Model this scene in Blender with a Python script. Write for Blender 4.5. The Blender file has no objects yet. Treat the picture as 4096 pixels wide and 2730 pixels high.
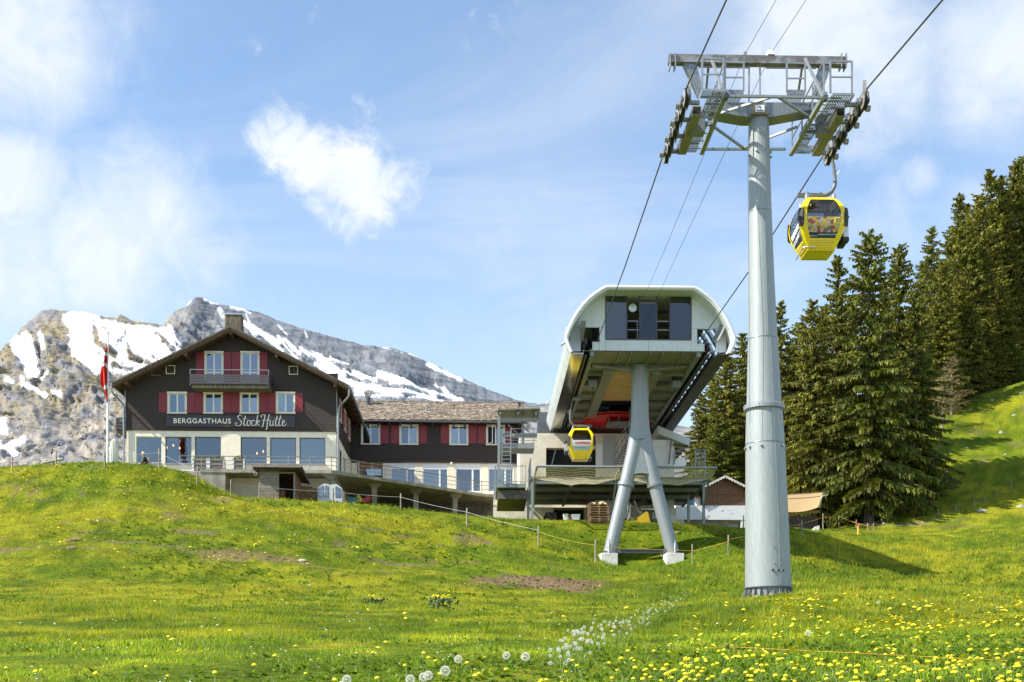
import bpy, math, random
import numpy as np
from mathutils import Vector, Matrix, noise as mnoise

R = math.radians
rng = random.Random(7)
nr = np.random.RandomState(11)
scene = bpy.context.scene
col = scene.collection

# ------------------------------------------------------------------ camera
FL, CX, HY = 4800.0, 2048.0, 2780.0          # focal length in photo pixels, principal column, horizon row
cam_d = bpy.data.cameras.new('camera')
cam = bpy.data.objects.new('camera', cam_d)
col.objects.link(cam)
cam.location = (0, 0, 0)
cam.rotation_euler = (R(90), 0, 0)
cam_d.sensor_width = 36.0
cam_d.lens = 36.0 * FL / 4096.0
cam_d.shift_y = (HY - 1365.0) / 4096.0
cam_d.clip_start = 0.1
cam_d.clip_end = 12000
scene.camera = cam

# ------------------------------------------------------------------ light
SUN_EL, SUN_AZ = R(44), R(-71)               # azimuth measured from "behind the camera", negative = left
to_sun = Vector((math.sin(SUN_AZ) * math.cos(SUN_EL), -math.cos(SUN_AZ) * math.cos(SUN_EL), math.sin(SUN_EL)))
sun_d = bpy.data.lights.new('sun', 'SUN')
sun_d.energy = 5.0
sun_d.angle = R(0.6)
sun_d.color = (1.0, 0.94, 0.84)
sun = bpy.data.objects.new('sun', sun_d)
col.objects.link(sun)
sun.rotation_euler = to_sun.to_track_quat('Z', 'Y').to_euler()
sun.location = (-60, -30, 80)

scene.view_settings.view_transform = 'Standard'
scene.view_settings.look = 'None'
scene.view_settings.exposure = 0.86
scene.view_settings.gamma = 1.0
scene.cycles.use_denoising = True
scene.cycles.max_bounces = 7
scene.cycles.transparent_max_bounces = 10
scene.cycles.sample_clamp_indirect = 6.0

world = bpy.data.worlds.new('World')
scene.world = world
world.use_nodes = True
wt = world.node_tree
for n in list(wt.nodes):
    wt.nodes.remove(n)


class NT:
    """tiny helper to write node graphs"""
    def __init__(self, tree):
        self.t = tree

    def n(self, typ, **kw):
        nd = self.t.nodes.new(typ)
        for k, v in kw.items():
            if k.startswith('i_'):
                nd.inputs[int(k[2:])].default_value = v
            else:
                setattr(nd, k, v)
        return nd

    def l(self, a, b):
        self.t.links.new(a, b)

    def math(self, op, a, b=None, clamp=False, c=None):
        nd = self.t.nodes.new('ShaderNodeMath')
        nd.operation = op
        nd.use_clamp = clamp
        for i, v in enumerate((a, b, c)):
            if v is None:
                continue
            if isinstance(v, (int, float)):
                nd.inputs[i].default_value = v
            else:
                self.l(v, nd.inputs[i])
        return nd.outputs[0]

    def maprange(self, v, a, b, c, d, smooth=True):
        nd = self.t.nodes.new('ShaderNodeMapRange')
        nd.interpolation_type = 'SMOOTHSTEP' if smooth else 'LINEAR'
        self.l(v, nd.inputs[0])
        for i, x in enumerate((a, b, c, d)):
            nd.inputs[i + 1].default_value = x
        return nd.outputs[0]

    def noise(self, vec, scale, detail=4, rough=0.55, dist=0.0, lac=2.0):
        nd = self.t.nodes.new('ShaderNodeTexNoise')
        self.l(vec, nd.inputs['Vector'])
        nd.inputs['Scale'].default_value = scale
        nd.inputs['Detail'].default_value = detail
        nd.inputs['Roughness'].default_value = rough
        nd.inputs['Distortion'].default_value = dist
        nd.inputs['Lacunarity'].default_value = lac
        return nd.outputs['Fac']

    def mix(self, fac, a, b, mode='MIX'):
        nd = self.t.nodes.new('ShaderNodeMix')
        nd.data_type = 'RGBA'
        nd.blend_type = mode
        for sock, v in ((nd.inputs[0], fac), (nd.inputs[6], a), (nd.inputs[7], b)):
            if isinstance(v, (int, float)):
                sock.default_value = v
            elif isinstance(v, (tuple, list)):
                sock.default_value = (*v[:3], 1)
            else:
                self.l(v, sock)
        return nd.outputs[2]


def pix_dir(px, py):
    """direction of a point of the photo given at 2353 px width"""
    s = 4096 / 2353
    return Vector(((px * s - CX) / FL, 1.0, (HY - py * s) / FL)).normalized()


W = NT(wt)
sky = W.n('ShaderNodeTexSky', sky_type='NISHITA')
sky.sun_disc = False
sky.sun_elevation = SUN_EL
sky.sun_rotation = math.atan2(to_sun.x, to_sun.y)
sky.altitude = 1300
sky.air_density = 1.0
sky.dust_density = 0.6
sky.ozone_density = 1.2
tc = W.n('ShaderNodeTexCoord')
dvec = tc.outputs['Generated']
sep = W.n('ShaderNodeSeparateXYZ')
W.l(dvec, sep.inputs[0])
# planar projection for thin high cloud
zz = W.math('MAXIMUM', sep.outputs[2], 0.0)
zz = W.math('ADD', zz, 0.25)
comb = W.n('ShaderNodeCombineXYZ')
W.l(W.math('DIVIDE', sep.outputs[0], zz), comb.inputs[0])
W.l(W.math('DIVIDE', sep.outputs[1], zz), comb.inputs[1])
mp = W.n('ShaderNodeMapping')
mp.inputs['Rotation'].default_value = (0, 0, R(28))
mp.inputs['Scale'].default_value = (1.0, 2.6, 1.0)
W.l(comb.outputs[0], mp.inputs['Vector'])
veil_n = W.noise(mp.outputs[0], 0.9, 7, 0.56, 0.9)
veil = W.maprange(veil_n, 0.38, 0.82, 0.06, 0.58)
low = W.maprange(sep.outputs[2], 0.05, 0.50, 0.60, 0.0)
veil = W.math('MAXIMUM', veil, low)
# cumulus: soft lumps in chosen directions broken up by noise
warp = W.noise(dvec, 9.0, 6, 0.6, 0.3)
fine = W.noise(dvec, 24.0, 10, 0.66, 0.7)


def blobs(lst, soft):
    acc = None
    for px, py, r, a in lst:
        vd = W.n('ShaderNodeVectorMath', operation='DISTANCE')
        W.l(dvec, vd.inputs[0])
        vd.inputs[1].default_value = pix_dir(px, py)
        v = W.maprange(vd.outputs['Value'], r / 2757 * 1.0, r / 2757 * soft, 0.0, a)
        acc = v if acc is None else W.math('MAXIMUM', acc, v)
    return acc


cum = blobs([(825, 430, 170, 1.0), (635, 312, 110, .9), (710, 365, 110, .9), (915, 410, 125, .85), (785, 480, 130, .8), (835, 290, 100, .62), (960, 400, 90, .7)], 0.1)
cum = W.math('ADD', cum, W.math('MULTIPLY', W.math('SUBTRACT', warp, 0.5), 1.5))
cum = W.math('ADD', cum, W.math('MULTIPLY', W.math('SUBTRACT', fine, 0.5), 1.9))
cum = W.maprange(cum, 0.26, 1.02, 0.0, 0.96)
soft_l = blobs([(330, 480, 260, .9), (30, 420, 210, .92), (230, 590, 290, .92), (60, 640, 300, .8), (40, 90, 330, .78), (250, 40, 260, .4),
                (430, 600, 230, .55), (1860, 60, 330, .9), (2010, 170, 260, .75), (2300, 110, 250, .85), (1980, 300, 190, .5),
                (2110, 410, 90, .5), (2040, 470, 160, .4), (2230, 480, 150, .42)], 0.02)
soft_l = W.math('ADD', soft_l, W.math('MULTIPLY', W.math('SUBTRACT', warp, 0.5), 0.9))
soft_l = W.math('ADD', soft_l, W.math('MULTIPLY', W.math('SUBTRACT', fine, 0.5), 0.45))
soft_l = W.maprange(soft_l, 0.14, 0.95, 0.0, 0.82)
# the same kind of broken cloud all round the rest of the sky
gen = W.noise(comb.outputs[0], 1.3, 6, 0.55, 0.4)
gen = W.maprange(gen, 0.54, 0.72, 0.0, 0.8)
ahead = W.maprange(sep.outputs[1], 0.25, 0.7, 1.0, 0.0)
gen = W.math('MULTIPLY', gen, ahead)
dens = W.math('MAXIMUM', W.math('MAXIMUM', cum, soft_l), gen)
tot = W.math('SUBTRACT', 1.0, W.math('MULTIPLY', W.math('SUBTRACT', 1.0, dens), W.math('SUBTRACT', 1.0, veil)))
cloud_col = W.mix(W.maprange(fine, 0.3, 0.7, 0, 1), (4.9, 5.35, 5.85), (5.6, 5.85, 6.1))
sky_tint = W.mix(1.0, sky.outputs[0], (1.42, 1.52, 1.50), 'MULTIPLY')
skyc = W.mix(tot, sky_tint, cloud_col)
bg = W.n('ShaderNodeBackground')
bg.inputs['Strength'].default_value = 0.10
W.l(skyc, bg.inputs['Color'])
wo = W.n('ShaderNodeOutputWorld')
W.l(bg.outputs[0], wo.inputs['Surface'])


# ------------------------------------------------------------------ materials
MATS = {}


def mat(name, c, rough=0.7, metal=0.0, var=0.12, scale=6.0, bump=0.0, bscale=40.0, spec=0.5, c2=None, stretch=(1, 1, 1), edge=(0.35, 0.65), emit=None, rand=0.0, coat=0.0):
    m = bpy.data.materials.new(name)
    m.use_nodes = True
    t = NT(m.node_tree)
    b = m.node_tree.nodes['Principled BSDF']
    b.inputs['Roughness'].default_value = rough
    b.inputs['Metallic'].default_value = metal
    b.inputs['Specular IOR Level'].default_value = spec
    b.inputs['Coat Weight'].default_value = coat
    cc = t.n('ShaderNodeTexCoord')
    mp_ = t.n('ShaderNodeMapping')
    mp_.inputs['Scale'].default_value = stretch
    t.l(cc.outputs['Object'], mp_.inputs['Vector'])
    vec = mp_.outputs[0]
    if c2 is None:
        c2 = tuple(x * (1 + var) for x in c)
        c1 = tuple(x * (1 - var) for x in c)
    else:
        c1 = c
    f = t.maprange(t.noise(vec, scale, 6, 0.6), edge[0], edge[1], 0, 1)
    out = t.mix(f, c1, c2)
    if rand:
        oi = t.n('ShaderNodeObjectInfo')
        out = t.mix(1.0, out, t.mix(oi.outputs['Random'], (1 - rand,) * 3, (1 + rand,) * 3), 'MULTIPLY')
    t.l(out, b.inputs['Base Color'])
    if bump:
        bn = t.n('ShaderNodeBump')
        bn.inputs['Strength'].default_value = bump
        bn.inputs['Distance'].default_value = 0.02
        t.l(t.noise(vec, bscale, 5, 0.6), bn.inputs['Height'])
        t.l(bn.outputs[0], b.inputs['Normal'])
    if emit:
        b.inputs['Emission Color'].default_value = (*emit[0], 1)
        b.inputs['Emission Strength'].default_value = emit[1]
    MATS[name] = m
    return m


# ------------------------------------------------------------------ builders
def P(px, py, Y):
    """a photo pixel (4096 wide) at depth Y -> world point"""
    return Vector(((px - CX) * Y / FL, Y, (HY - py) * Y / FL))


class Frame:
    """local axes of a building: x along the front, y into the depth"""
    def __init__(self, o, vpx):
        self.o = Vector(o)
        yaw = -math.atan2((vpx - CX) / FL, 1.0)
        self.yaw = yaw
        self.m = Matrix.Translation(self.o) @ Matrix.Rotation(yaw, 4, 'Z')
        self.mi = self.m.inverted()

    def px(self, px, py, ly):
        """pixel on the local plane y = ly -> (lx, lz)"""
        d = Vector(((px - CX) / FL, 1.0, (HY - py) / FL))
        a = self.mi @ Vector((0, 0, 0))
        dl = self.mi.to_3x3() @ d
        k = (ly - a.y) / dl.y
        p = a + dl * k
        return p.x, p.z

    def P(self, px, py, ly):
        x, z = self.px(px, py, ly)
        return Vector((x, ly, z))

    def w(self, p):
        return self.m @ Vector(p)


WM = {}      # world matrix of every empty / mesh we make


class MB:
    def __init__(self, fr=None):
        self.v, self.f, self.fr = [], [], fr

    def add(self, vs, fs):
        b = len(self.v)
        self.v += [Vector(p) for p in vs]
        self.f += [tuple(i + b for i in q) for q in fs]
        return self

    def box(self, x0, x1, y0, y1, z0, z1):
        vs = [(x0, y0, z0), (x1, y0, z0), (x1, y1, z0), (x0, y1, z0), (x0, y0, z1), (x1, y0, z1), (x1, y1, z1), (x0, y1, z1)]
        return self.add(vs, [(0, 3, 2, 1), (4, 5, 6, 7), (0, 1, 5, 4), (1, 2, 6, 5), (2, 3, 7, 6), (3, 0, 4, 7)])

    def cbox(self, c, s, m=None):
        x, y, z = (k / 2 for k in s)
        vs = [Vector(p) for p in ((-x, -y, -z), (x, -y, -z), (x, y, -z), (-x, y, -z), (-x, -y, z), (x, -y, z), (x, y, z), (-x, y, z))]
        if m is not None:
            vs = [m @ p for p in vs]
        c = Vector(c)
        return self.add([p + c for p in vs], [(0, 3, 2, 1), (4, 5, 6, 7), (0, 1, 5, 4), (1, 2, 6, 5), (2, 3, 7, 6), (3, 0, 4, 7)])

    def bar(self, p, q, w, h=None, up=(0, 0, 1)):
        p, q = Vector(p), Vector(q)
        h = h or w
        d = (q - p).normalized()
        u = Vector(up)
        if abs(d.dot(u)) > 0.98:
            u = Vector((0, 1, 0))
        s = d.cross(u).normalized()
        u = s.cross(d).normalized()
        vs = []
        for e in (p, q):
            for a, b in ((-1, -1), (1, -1), (1, 1), (-1, 1)):
                vs.append(e + s * (a * w / 2) + u * (b * h / 2))
        return self.add(vs, [(0, 1, 2, 3), (7, 6, 5, 4), (0, 4, 5, 1), (1, 5, 6, 2), (2, 6, 7, 3), (3, 7, 4, 0)])

    def tube(self, pts, r, n=8, cap=True):
        pts = [Vector(p) for p in pts]
        rr = r if isinstance(r, (list, tuple)) else [r] * len(pts)
        rings = []
        prev = None
        for i, p in enumerate(pts):
            if i == 0:
                d = pts[1] - pts[0]
            elif i == len(pts) - 1:
                d = pts[-1] - pts[-2]
            else:
                d = (pts[i + 1] - p).normalized() + (p - pts[i - 1]).normalized()
            d.normalize()
            if prev is None:
                u = Vector((0, 0, 1)) if abs(d.z) < 0.9 else Vector((0, 1, 0))
            else:
                u = prev
            s = d.cross(u).normalized()
            u = s.cross(d).normalized()
            prev = u
            rings.append([p + (s * math.cos(2 * math.pi * k / n) + u * math.sin(2 * math.pi * k / n)) * rr[i] for k in range(n)])
        b = len(self.v)
        for rg in rings:
            self.v += rg
        for i in range(len(rings) - 1):
            for k in range(n):
                a0, a1 = b + i * n + k, b + i * n + (k + 1) % n
                self.f.append((a0, a1, a1 + n, a0 + n))
        if cap:
            self.f.append(tuple(b + k for k in reversed(range(n))))
            self.f.append(tuple(b + (len(rings) - 1) * n + k for k in range(n)))
        return self

    def cyl(self, p, q, r0, r1=None, n=16):
        return self.tube([p, q], [r0, r0 if r1 is None else r1], n)

    def prism(self, poly, y0, y1):
        """polygon in (x, z) extruded along y"""
        n = len(poly)
        vs = [(x, y0, z) for x, z in poly] + [(x, y1, z) for x, z in poly]
        fs = [tuple(range(n)), tuple(reversed(range(n, 2 * n)))]
        fs += [(i, (i + 1) % n + 0, (i + 1) % n + n, i + n)[::-1] for i in range(n)]
        return self.add(vs, fs)

    def slab(self, poly, z0, z1):
        """polygon in (x, y) extruded along z"""
        n = len(poly)
        vs = [(x, y, z0) for x, y in poly] + [(x, y, z1) for x, y in poly]
        fs = [tuple(reversed(range(n))), tuple(range(n, 2 * n))]
        fs += [(i, (i + 1) % n, (i + 1) % n + n, i + n) for i in range(n)]
        return self.add(vs, fs)

    def lathe(self, prof, c, n=20, axis=None):
        """profile [(r, h)] turned about an axis through c"""
        c = Vector(c)
        ax = Vector(axis or (0, 0, 1)).normalized()
        u = ax.orthogonal().normalized()
        s = ax.cross(u)
        b = len(self.v)
        for r, h in prof:
            for k in range(n):
                a = 2 * math.pi * k / n
                self.v.append(c + ax * h + (u * math.cos(a) + s * math.sin(a)) * r)
        for i in range(len(prof) - 1):
            for k in range(n):
                a0, a1 = b + i * n + k, b + i * n + (k + 1) % n
                self.f.append((a0, a1, a1 + n, a0 + n))
        self.f.append(tuple(b + k for k in reversed(range(n))))
        self.f.append(tuple(b + (len(prof) - 1) * n + k for k in range(n)))
        return self

    def grid(self, fn, nu, nv):
        b = len(self.v)
        for i in range(nu + 1):
            for j in range(nv + 1):
                self.v.append(Vector(fn(i / nu, j / nv)))
        for i in range(nu):
            for j in range(nv):
                a = b + i * (nv + 1) + j
                self.f.append((a, a + nv + 1, a + nv + 2, a + 1))
        return self

    def build(self, name, m, parent=None, smooth=None, fr=None, bevel=0.0):
        fr = fr or self.fr
        vs = self.v
        if fr is not None:
            vs = [fr.m @ p for p in vs]
        pm = Matrix.Identity(4)
        if parent is not None:
            pm = WM[parent.name]
            inv = pm.inverted()
            vs = [inv @ p for p in vs]
        me = bpy.data.meshes.new(name)
        me.from_pydata([tuple(p) for p in vs], [], self.f)
        me.update()
        if smooth is not None:
            me.shade_smooth()
            me.set_sharp_from_angle(angle=R(smooth))
        me.materials.append(MATS[m] if isinstance(m, str) else m)
        ob = bpy.data.objects.new(name, me)
        col.objects.link(ob)
        ob.parent = parent
        WM[ob.name] = pm
        if bevel:
            bv = ob.modifiers.new('bevel', 'BEVEL')
            bv.width = bevel
            bv.segments = 2
            bv.limit_method = 'ANGLE'
            bv.angle_limit = R(40)
        return ob


def tag(o, label, cat, group=None):
    o['label'] = label
    o['category'] = cat
    if group:
        o['group'] = group
    return o


def thing(name, label, cat, loc=(0, 0, 0), yaw=0.0, group=None):
    e = bpy.data.objects.new(name, None)
    e.empty_display_size = 0.2
    col.objects.link(e)
    e.location = loc
    e.rotation_euler = (0, 0, yaw)
    WM[e.name] = Matrix.Translation(Vector(loc)) @ Matrix.Rotation(yaw, 4, 'Z')
    return tag(e, label, cat, group)


def rooted(mb, name, m, base, label, cat, group=None, smooth=None, bevel=0.0):
    """a thing that is one mesh, its origin at its base"""
    if mb.fr is not None:
        mb.v = [mb.fr.m @ p for p in mb.v]
        mb.fr = None
    b = Vector(base)
    mb.v = [p - b for p in mb.v]
    o = mb.build(name, m, None, smooth, None, bevel)
    o.location = b
    WM[o.name] = Matrix.Translation(b)
    return tag(o, label, cat, group)


def copy_tree(o, parent=None):
    c = o.copy()
    col.objects.link(c)
    c.parent = parent
    for ch in list(o.children):
        copy_tree(ch, c)
    return c


def structure(o):
    o['kind'] = 'structure'
    return o


def set_attr(me, name, arr):
    a = me.color_attributes.new(name, 'FLOAT_COLOR', 'POINT')
    full = np.ones((len(me.vertices), 4), dtype=np.float32)
    full[:, :3] = arr
    a.data.foreach_set('color', full.ravel())


def np_mesh(name, verts, faces, m, k=3):
    me = bpy.data.meshes.new(name)
    me.vertices.add(len(verts))
    me.vertices.foreach_set('co', np.asarray(verts, dtype=np.float32).ravel())
    f = np.asarray(faces, dtype=np.int32)
    me.loops.add(f.size)
    me.loops.foreach_set('vertex_index', f.ravel())
    me.polygons.add(len(f))
    me.polygons.foreach_set('loop_start', np.arange(0, f.size, k, dtype=np.int32))
    me.polygons.foreach_set('loop_total', np.full(len(f), k, dtype=np.int32))
    me.update(calc_edges=True)
    me.materials.append(m)
    return me
# ------------------------------------------------------------------ terrain
S = 4096 / 2353


def Q(px, py, Y):
    return P(px * S, py * S, Y)


ctrl = []
for px in (-500, -200, 100, 500, 1000, 1500, 2000, 2400, 2800):
    ctrl.append(Q(px, 1572, 8))
ctrl += [Q(*a) for a in [
    (-150, 1478, 15), (0, 1400, 25), (0, 1332, 38), (0, 1250, 46), (0, 1165, 54), (0, 1087, 62), (-400, 1100, 62), (-300, 1330, 38),
    (240, 1332, 38), (240, 1240, 46), (240, 1150, 55), (240, 1074, 62),
    (440, 1470, 15), (440, 1400, 25), (440, 1332, 39), (440, 1240, 47), (440, 1160, 56), (430, 1084, 64), (480, 1116, 65.5),
    (535, 1144, 67), (485, 1122, 63.5), (535, 1153, 63.5), (600, 1156, 64.5), (620, 1145, 68), (800, 1156, 68.5), (700, 1330, 40), (700, 1240, 51), (700, 1185, 60),
    (900, 1168, 69), (900, 1330, 42), (900, 1250, 55), (1130, 1190, 68.5), (1130, 1338, 43), (1130, 1270, 53), (1130, 1225, 61),
    (1000, 1400, 28), (1000, 1472, 15), (1300, 1202, 68), (1300, 1300, 55), (1300, 1250, 62),
    (1400, 1304, 63.5), (1550, 1302, 63.5), (1420, 1209, 67.5), (1540, 1211, 67.5), (1480, 1258, 65.6),
    (1400, 1400, 34), (1400, 1480, 17), (1600, 1480, 16), (1640, 1335, 48), (1640, 1280, 62), (1700, 1213, 72),
    (1765, 1380, 37), (1950, 1352, 33), (2150, 1356, 32), (2350, 1384, 28), (1690, 1386, 34), (2600, 1390, 28),
    (1850, 1460, 14), (2150, 1460, 14), (2380, 1466, 14), (1850, 1400, 22), (2150, 1402, 22),
    (2000, 1362, 46), (2200, 1364, 46), (2400, 1372, 46),
    (2000, 1340, 60), (2000, 1288, 68), (2000, 1217, 82), (1850, 1217, 80), (2160, 1342, 62), (2160, 1280, 70), (2150, 1207, 82),
    (2353, 1345, 58), (2353, 1280, 68), (2353, 1212, 80), (2600, 1215, 78),
    (2150, 1120, 92), (2150, 1040, 99), (2150, 965, 107), (2353, 1110, 92), (2353, 1000, 103), (2353, 876, 117), (2250, 920, 112),
    (2600, 1050, 92), (2600, 800, 125), (2500, 800, 165), (2200, 930, 145), (2000, 1050, 125), (1850, 1130, 105)]]
ctrl += [Vector(a) for a in [
    (-46, -14, -2.6), (0, -14, -2.4), (46, -14, -2.6), (0, 0, -1.35), (8, 0, -1.3), (-8, 0, -1.4), (-20, 4, -.7), (20, 4, -.6),
    (-28, 73, 13.3), (-23, 72, 13.3), (-36, 75, 13.5), (-24, 85, 13.2), (-40, 95, 13), (-10, 72, 11.0), (-14, 75, 11.0), (-4, 78, 11.0),
    (0, 74, 10.6), (5, 74, 10.2), (12, 74, 10.2), (12, 84, 10.8), (2, 84, 11), (-10, 90, 12), (20, 90, 12), (18, 80, 11.2),
    (-60, 130, 4), (0, 130, 8), (40, 130, 16), (-120, 120, 2), (-90, 70, 12), (95, 60, 16), (80, 30, 5), (-70, 30, 2.5),
    (-100, 200, -30), (0, 200, -10), (80, 170, 40), (130, 110, 42), (150, 200, 50)]]
CP = np.array([[c.x, c.y, c.z] for c in ctrl])


def _k(r2):
    return np.where(r2 > 1e-9, 0.5 * r2 * np.log(np.maximum(r2, 1e-9)), 0.0)


_n = len(CP)
_d2 = ((CP[:, None, :2] - CP[None, :, :2]) ** 2).sum(-1)
_A = np.zeros((_n + 3, _n + 3))
_A[:_n, :_n] = _k(_d2) + np.eye(_n) * 1.5
_A[:_n, _n] = 1
_A[:_n, _n + 1:] = CP[:, :2]
_A[_n, :_n] = 1
_A[_n + 1:, :_n] = CP[:, :2].T
_w = np.linalg.solve(_A, np.concatenate([CP[:, 2], [0, 0, 0]]))


def _hash(ix, iy, seed):
    h = (ix.astype(np.int64) * 374761393 + iy.astype(np.int64) * 668265263 + seed * 974634541) & 0x7fffffff
    h = ((h ^ (h >> 13)) * 1274126177) & 0x7fffffff
    return ((h ^ (h >> 16)) & 0xffff) / 65535.0


def vnoise(x, y, seed=0):
    ix, iy = np.floor(x), np.floor(y)
    fx, fy = x - ix, y - iy
    fx, fy = fx * fx * (3 - 2 * fx), fy * fy * (3 - 2 * fy)
    a, b = _hash(ix, iy, seed), _hash(ix + 1, iy, seed)
    c, d = _hash(ix, iy + 1, seed), _hash(ix + 1, iy + 1, seed)
    return (a + (b - a) * fx) * (1 - fy) + (c + (d - c) * fx) * fy


def fbm(x, y, seed=0, oct=4):
    s, a, t = 0.0, 0.5, 0.0
    for o in range(oct):
        s = s + a * vnoise(x * 2 ** o, y * 2 ** o, seed + o)
        t += a
        a *= 0.5
    return s / t


def gz(x, y, detail=True):
    x, y = np.atleast_1d(np.asarray(x, float)), np.atleast_1d(np.asarray(y, float))
    sh = x.shape
    x, y = x.ravel(), y.ravel()
    out = np.empty(len(x))
    for i in range(0, len(x), 40000):
        xx, yy = x[i:i + 40000], y[i:i + 40000]
        d2 = (xx[:, None] - CP[None, :, 0]) ** 2 + (yy[:, None] - CP[None, :, 1]) ** 2
        out[i:i + 40000] = _k(d2) @ _w[:_n] + _w[_n] + xx * _w[_n + 1] + yy * _w[_n + 2]
    if detail:
        bank = np.clip((y - 36) / 8, 0, 1) * np.clip((66 - y) / 6, 0, 1) * np.clip((6 - x) / 8, 0, 1)
        out += bank * (0.68 * (fbm(x * 0.35, y * 0.95 + 0.2 * x, 3, 3) - 0.5) + 0.22 * np.sin((out * 3.1 + 5 * fbm(x * .12, y * .12, 9, 2)) * 2) * vnoise(x * .3, y * .3, 5))
        out += 0.10 * (fbm(x * 0.8, y * 0.8, 21, 3) - 0.5) * np.clip(y / 12, 0.3, 1)
    return out.reshape(sh)


def g1(x, y):
    return float(gz([x], [y])[0])


def ray_ground(px, py):
    """photo pixels (2353 wide) -> points of the ground they show"""
    px, py = np.asarray(px, float) * S, np.asarray(py, float) * S
    Ys = np.concatenate([np.arange(2.5, 30, 0.5), np.arange(30, 122, 0.7)])
    dx, dz = (px - CX) / FL, (HY - py) / FL
    X = dx[:, None] * Ys[None]
    Z = dz[:, None] * Ys[None]
    G = gz(X, np.broadcast_to(Ys, X.shape))
    hit = G >= Z
    idx = np.where(hit.any(1), hit.argmax(1), -1)
    ok = idx > 0
    i = np.maximum(idx, 1)
    ar = np.arange(len(px))
    e0, e1 = (Z - G)[ar, i - 1], (Z - G)[ar, i]
    f = np.clip(e0 / np.maximum(e0 - e1, 1e-6), 0, 1)
    Y = Ys[i - 1] + f * (Ys[i] - Ys[i - 1])
    return np.stack([dx * Y, Y, gz(dx * Y, Y)], 1), ok


# bare soil: ellipse of trampled earth and little scars on the bank
def soil(x, y):
    e = ((x - 1.1) / 2.6) ** 2 + ((y - 43.5) / 2.3) ** 2 + (fbm(x * 1.1, y * .8, 31, 4) - .5) * 1.6
    m = np.clip((1.15 - e) / 0.5, 0, 1)
    bank = np.clip((y - 40) / 4, 0, 1) * np.clip((63 - y) / 4, 0, 1) * np.clip((4 - x) / 5, 0, 1)
    sc = np.clip((fbm(x * .55, y * 1.3, 41, 3) - .66) / .06, 0, 1) * bank
    hill = np.clip((y - 78) / 6, 0, 1) * np.clip((x - 20) / 6, 0, 1) * np.clip((fbm(x * .5, y * .6, 55, 3) - .68) / .05, 0, 1)
    return np.maximum(m, np.maximum(sc * .8, hill * .5))


rows = np.concatenate([np.linspace(-14, 4.5, 14), np.geomspace(5, 130, 330), np.geomspace(135, 420, 30)])
ts = np.linspace(-1, 1, 341)
GX = np.array([ts * (max(14.0, abs(y) * 0.62 + 14)) for y in rows])
GY = np.repeat(rows[:, None], len(ts), 1)
GZ = gz(GX, GY)
far = np.clip((GY - 150) / 120, 0, 1)
GZ = GZ * (1 - far) + far * (np.minimum(GZ, 0) * .3 - 20 + GX * .12)
gv = np.stack([GX, GY, GZ], -1).reshape(-1, 3)
nc = len(ts)
ii = (np.arange(len(rows) - 1)[:, None] * nc + np.arange(nc - 1)[None]).ravel()
gf = np.stack([ii, ii + 1, ii + nc + 1, ii + nc], 1)

gm = bpy.data.materials.new('meadow_soil')
gm.use_nodes = True
t = NT(gm.node_tree)
b = gm.node_tree.nodes['Principled BSDF']
b.inputs['Roughness'].default_value = 1.0
b.inputs['Specular IOR Level'].default_value = 0.1
at = t.n('ShaderNodeAttribute', attribute_name='Col')
geo = t.n('ShaderNodeNewGeometry')
nf = t.noise(geo.outputs['Position'], 7.0, 8, 0.7)
nf2 = t.noise(geo.outputs['Position'], 38.0, 4, 0.7)
c_ = t.mix(1.0, at.outputs['Color'], t.mix(t.maprange(nf, .3, .7, 0, 1), (.6, .6, .55), (1.35, 1.35, 1.35)), 'MULTIPLY')
c_ = t.mix(1.0, c_, t.mix(t.maprange(nf2, .3, .7, 0, 1), (.6, .6, .55), (1.3, 1.3, 1.3)), 'MULTIPLY')
t.l(c_, b.inputs['Base Color'])
bn = t.n('ShaderNodeBump')
bn.inputs['Strength'].default_value = 0.7
bn.inputs['Distance'].default_value = 0.08
t.l(nf2, bn.inputs['Height'])
t.l(bn.outputs[0], b.inputs['Normal'])


def grass_tone(x, y):
    """large patches of lush, yellowish and worn turf"""
    n1 = fbm(x * .10, y * .10, 61, 3)
    n2 = fbm(x * .55, y * .55, 71, 3)
    n3 = fbm(x * 1.7, y * 1.3, 77, 3)
    lush = np.array([.165, .245, .012])
    yel = np.array([.375, .375, .020])
    k = np.clip((n1 - .38) * 2.2 + (n2 - .5) * 1.6 + (n3 - .5) * 1.6 + .1, 0, 1)[:, None]
    return (lush * (1 - k) + yel * k) * (.80 + .40 * np.clip((n3 - .25) * 2, 0, 1))[:, None]


me = np_mesh('ground', gv, gf, gm, 4)
so = soil(gv[:, 0], gv[:, 1])[:, None]
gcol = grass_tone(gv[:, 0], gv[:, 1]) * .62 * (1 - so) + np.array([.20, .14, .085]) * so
set_attr(me, 'Col', gcol)
me.shade_smooth()
ground = bpy.data.objects.new('ground', me)
col.objects.link(ground)
structure(ground)

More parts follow.
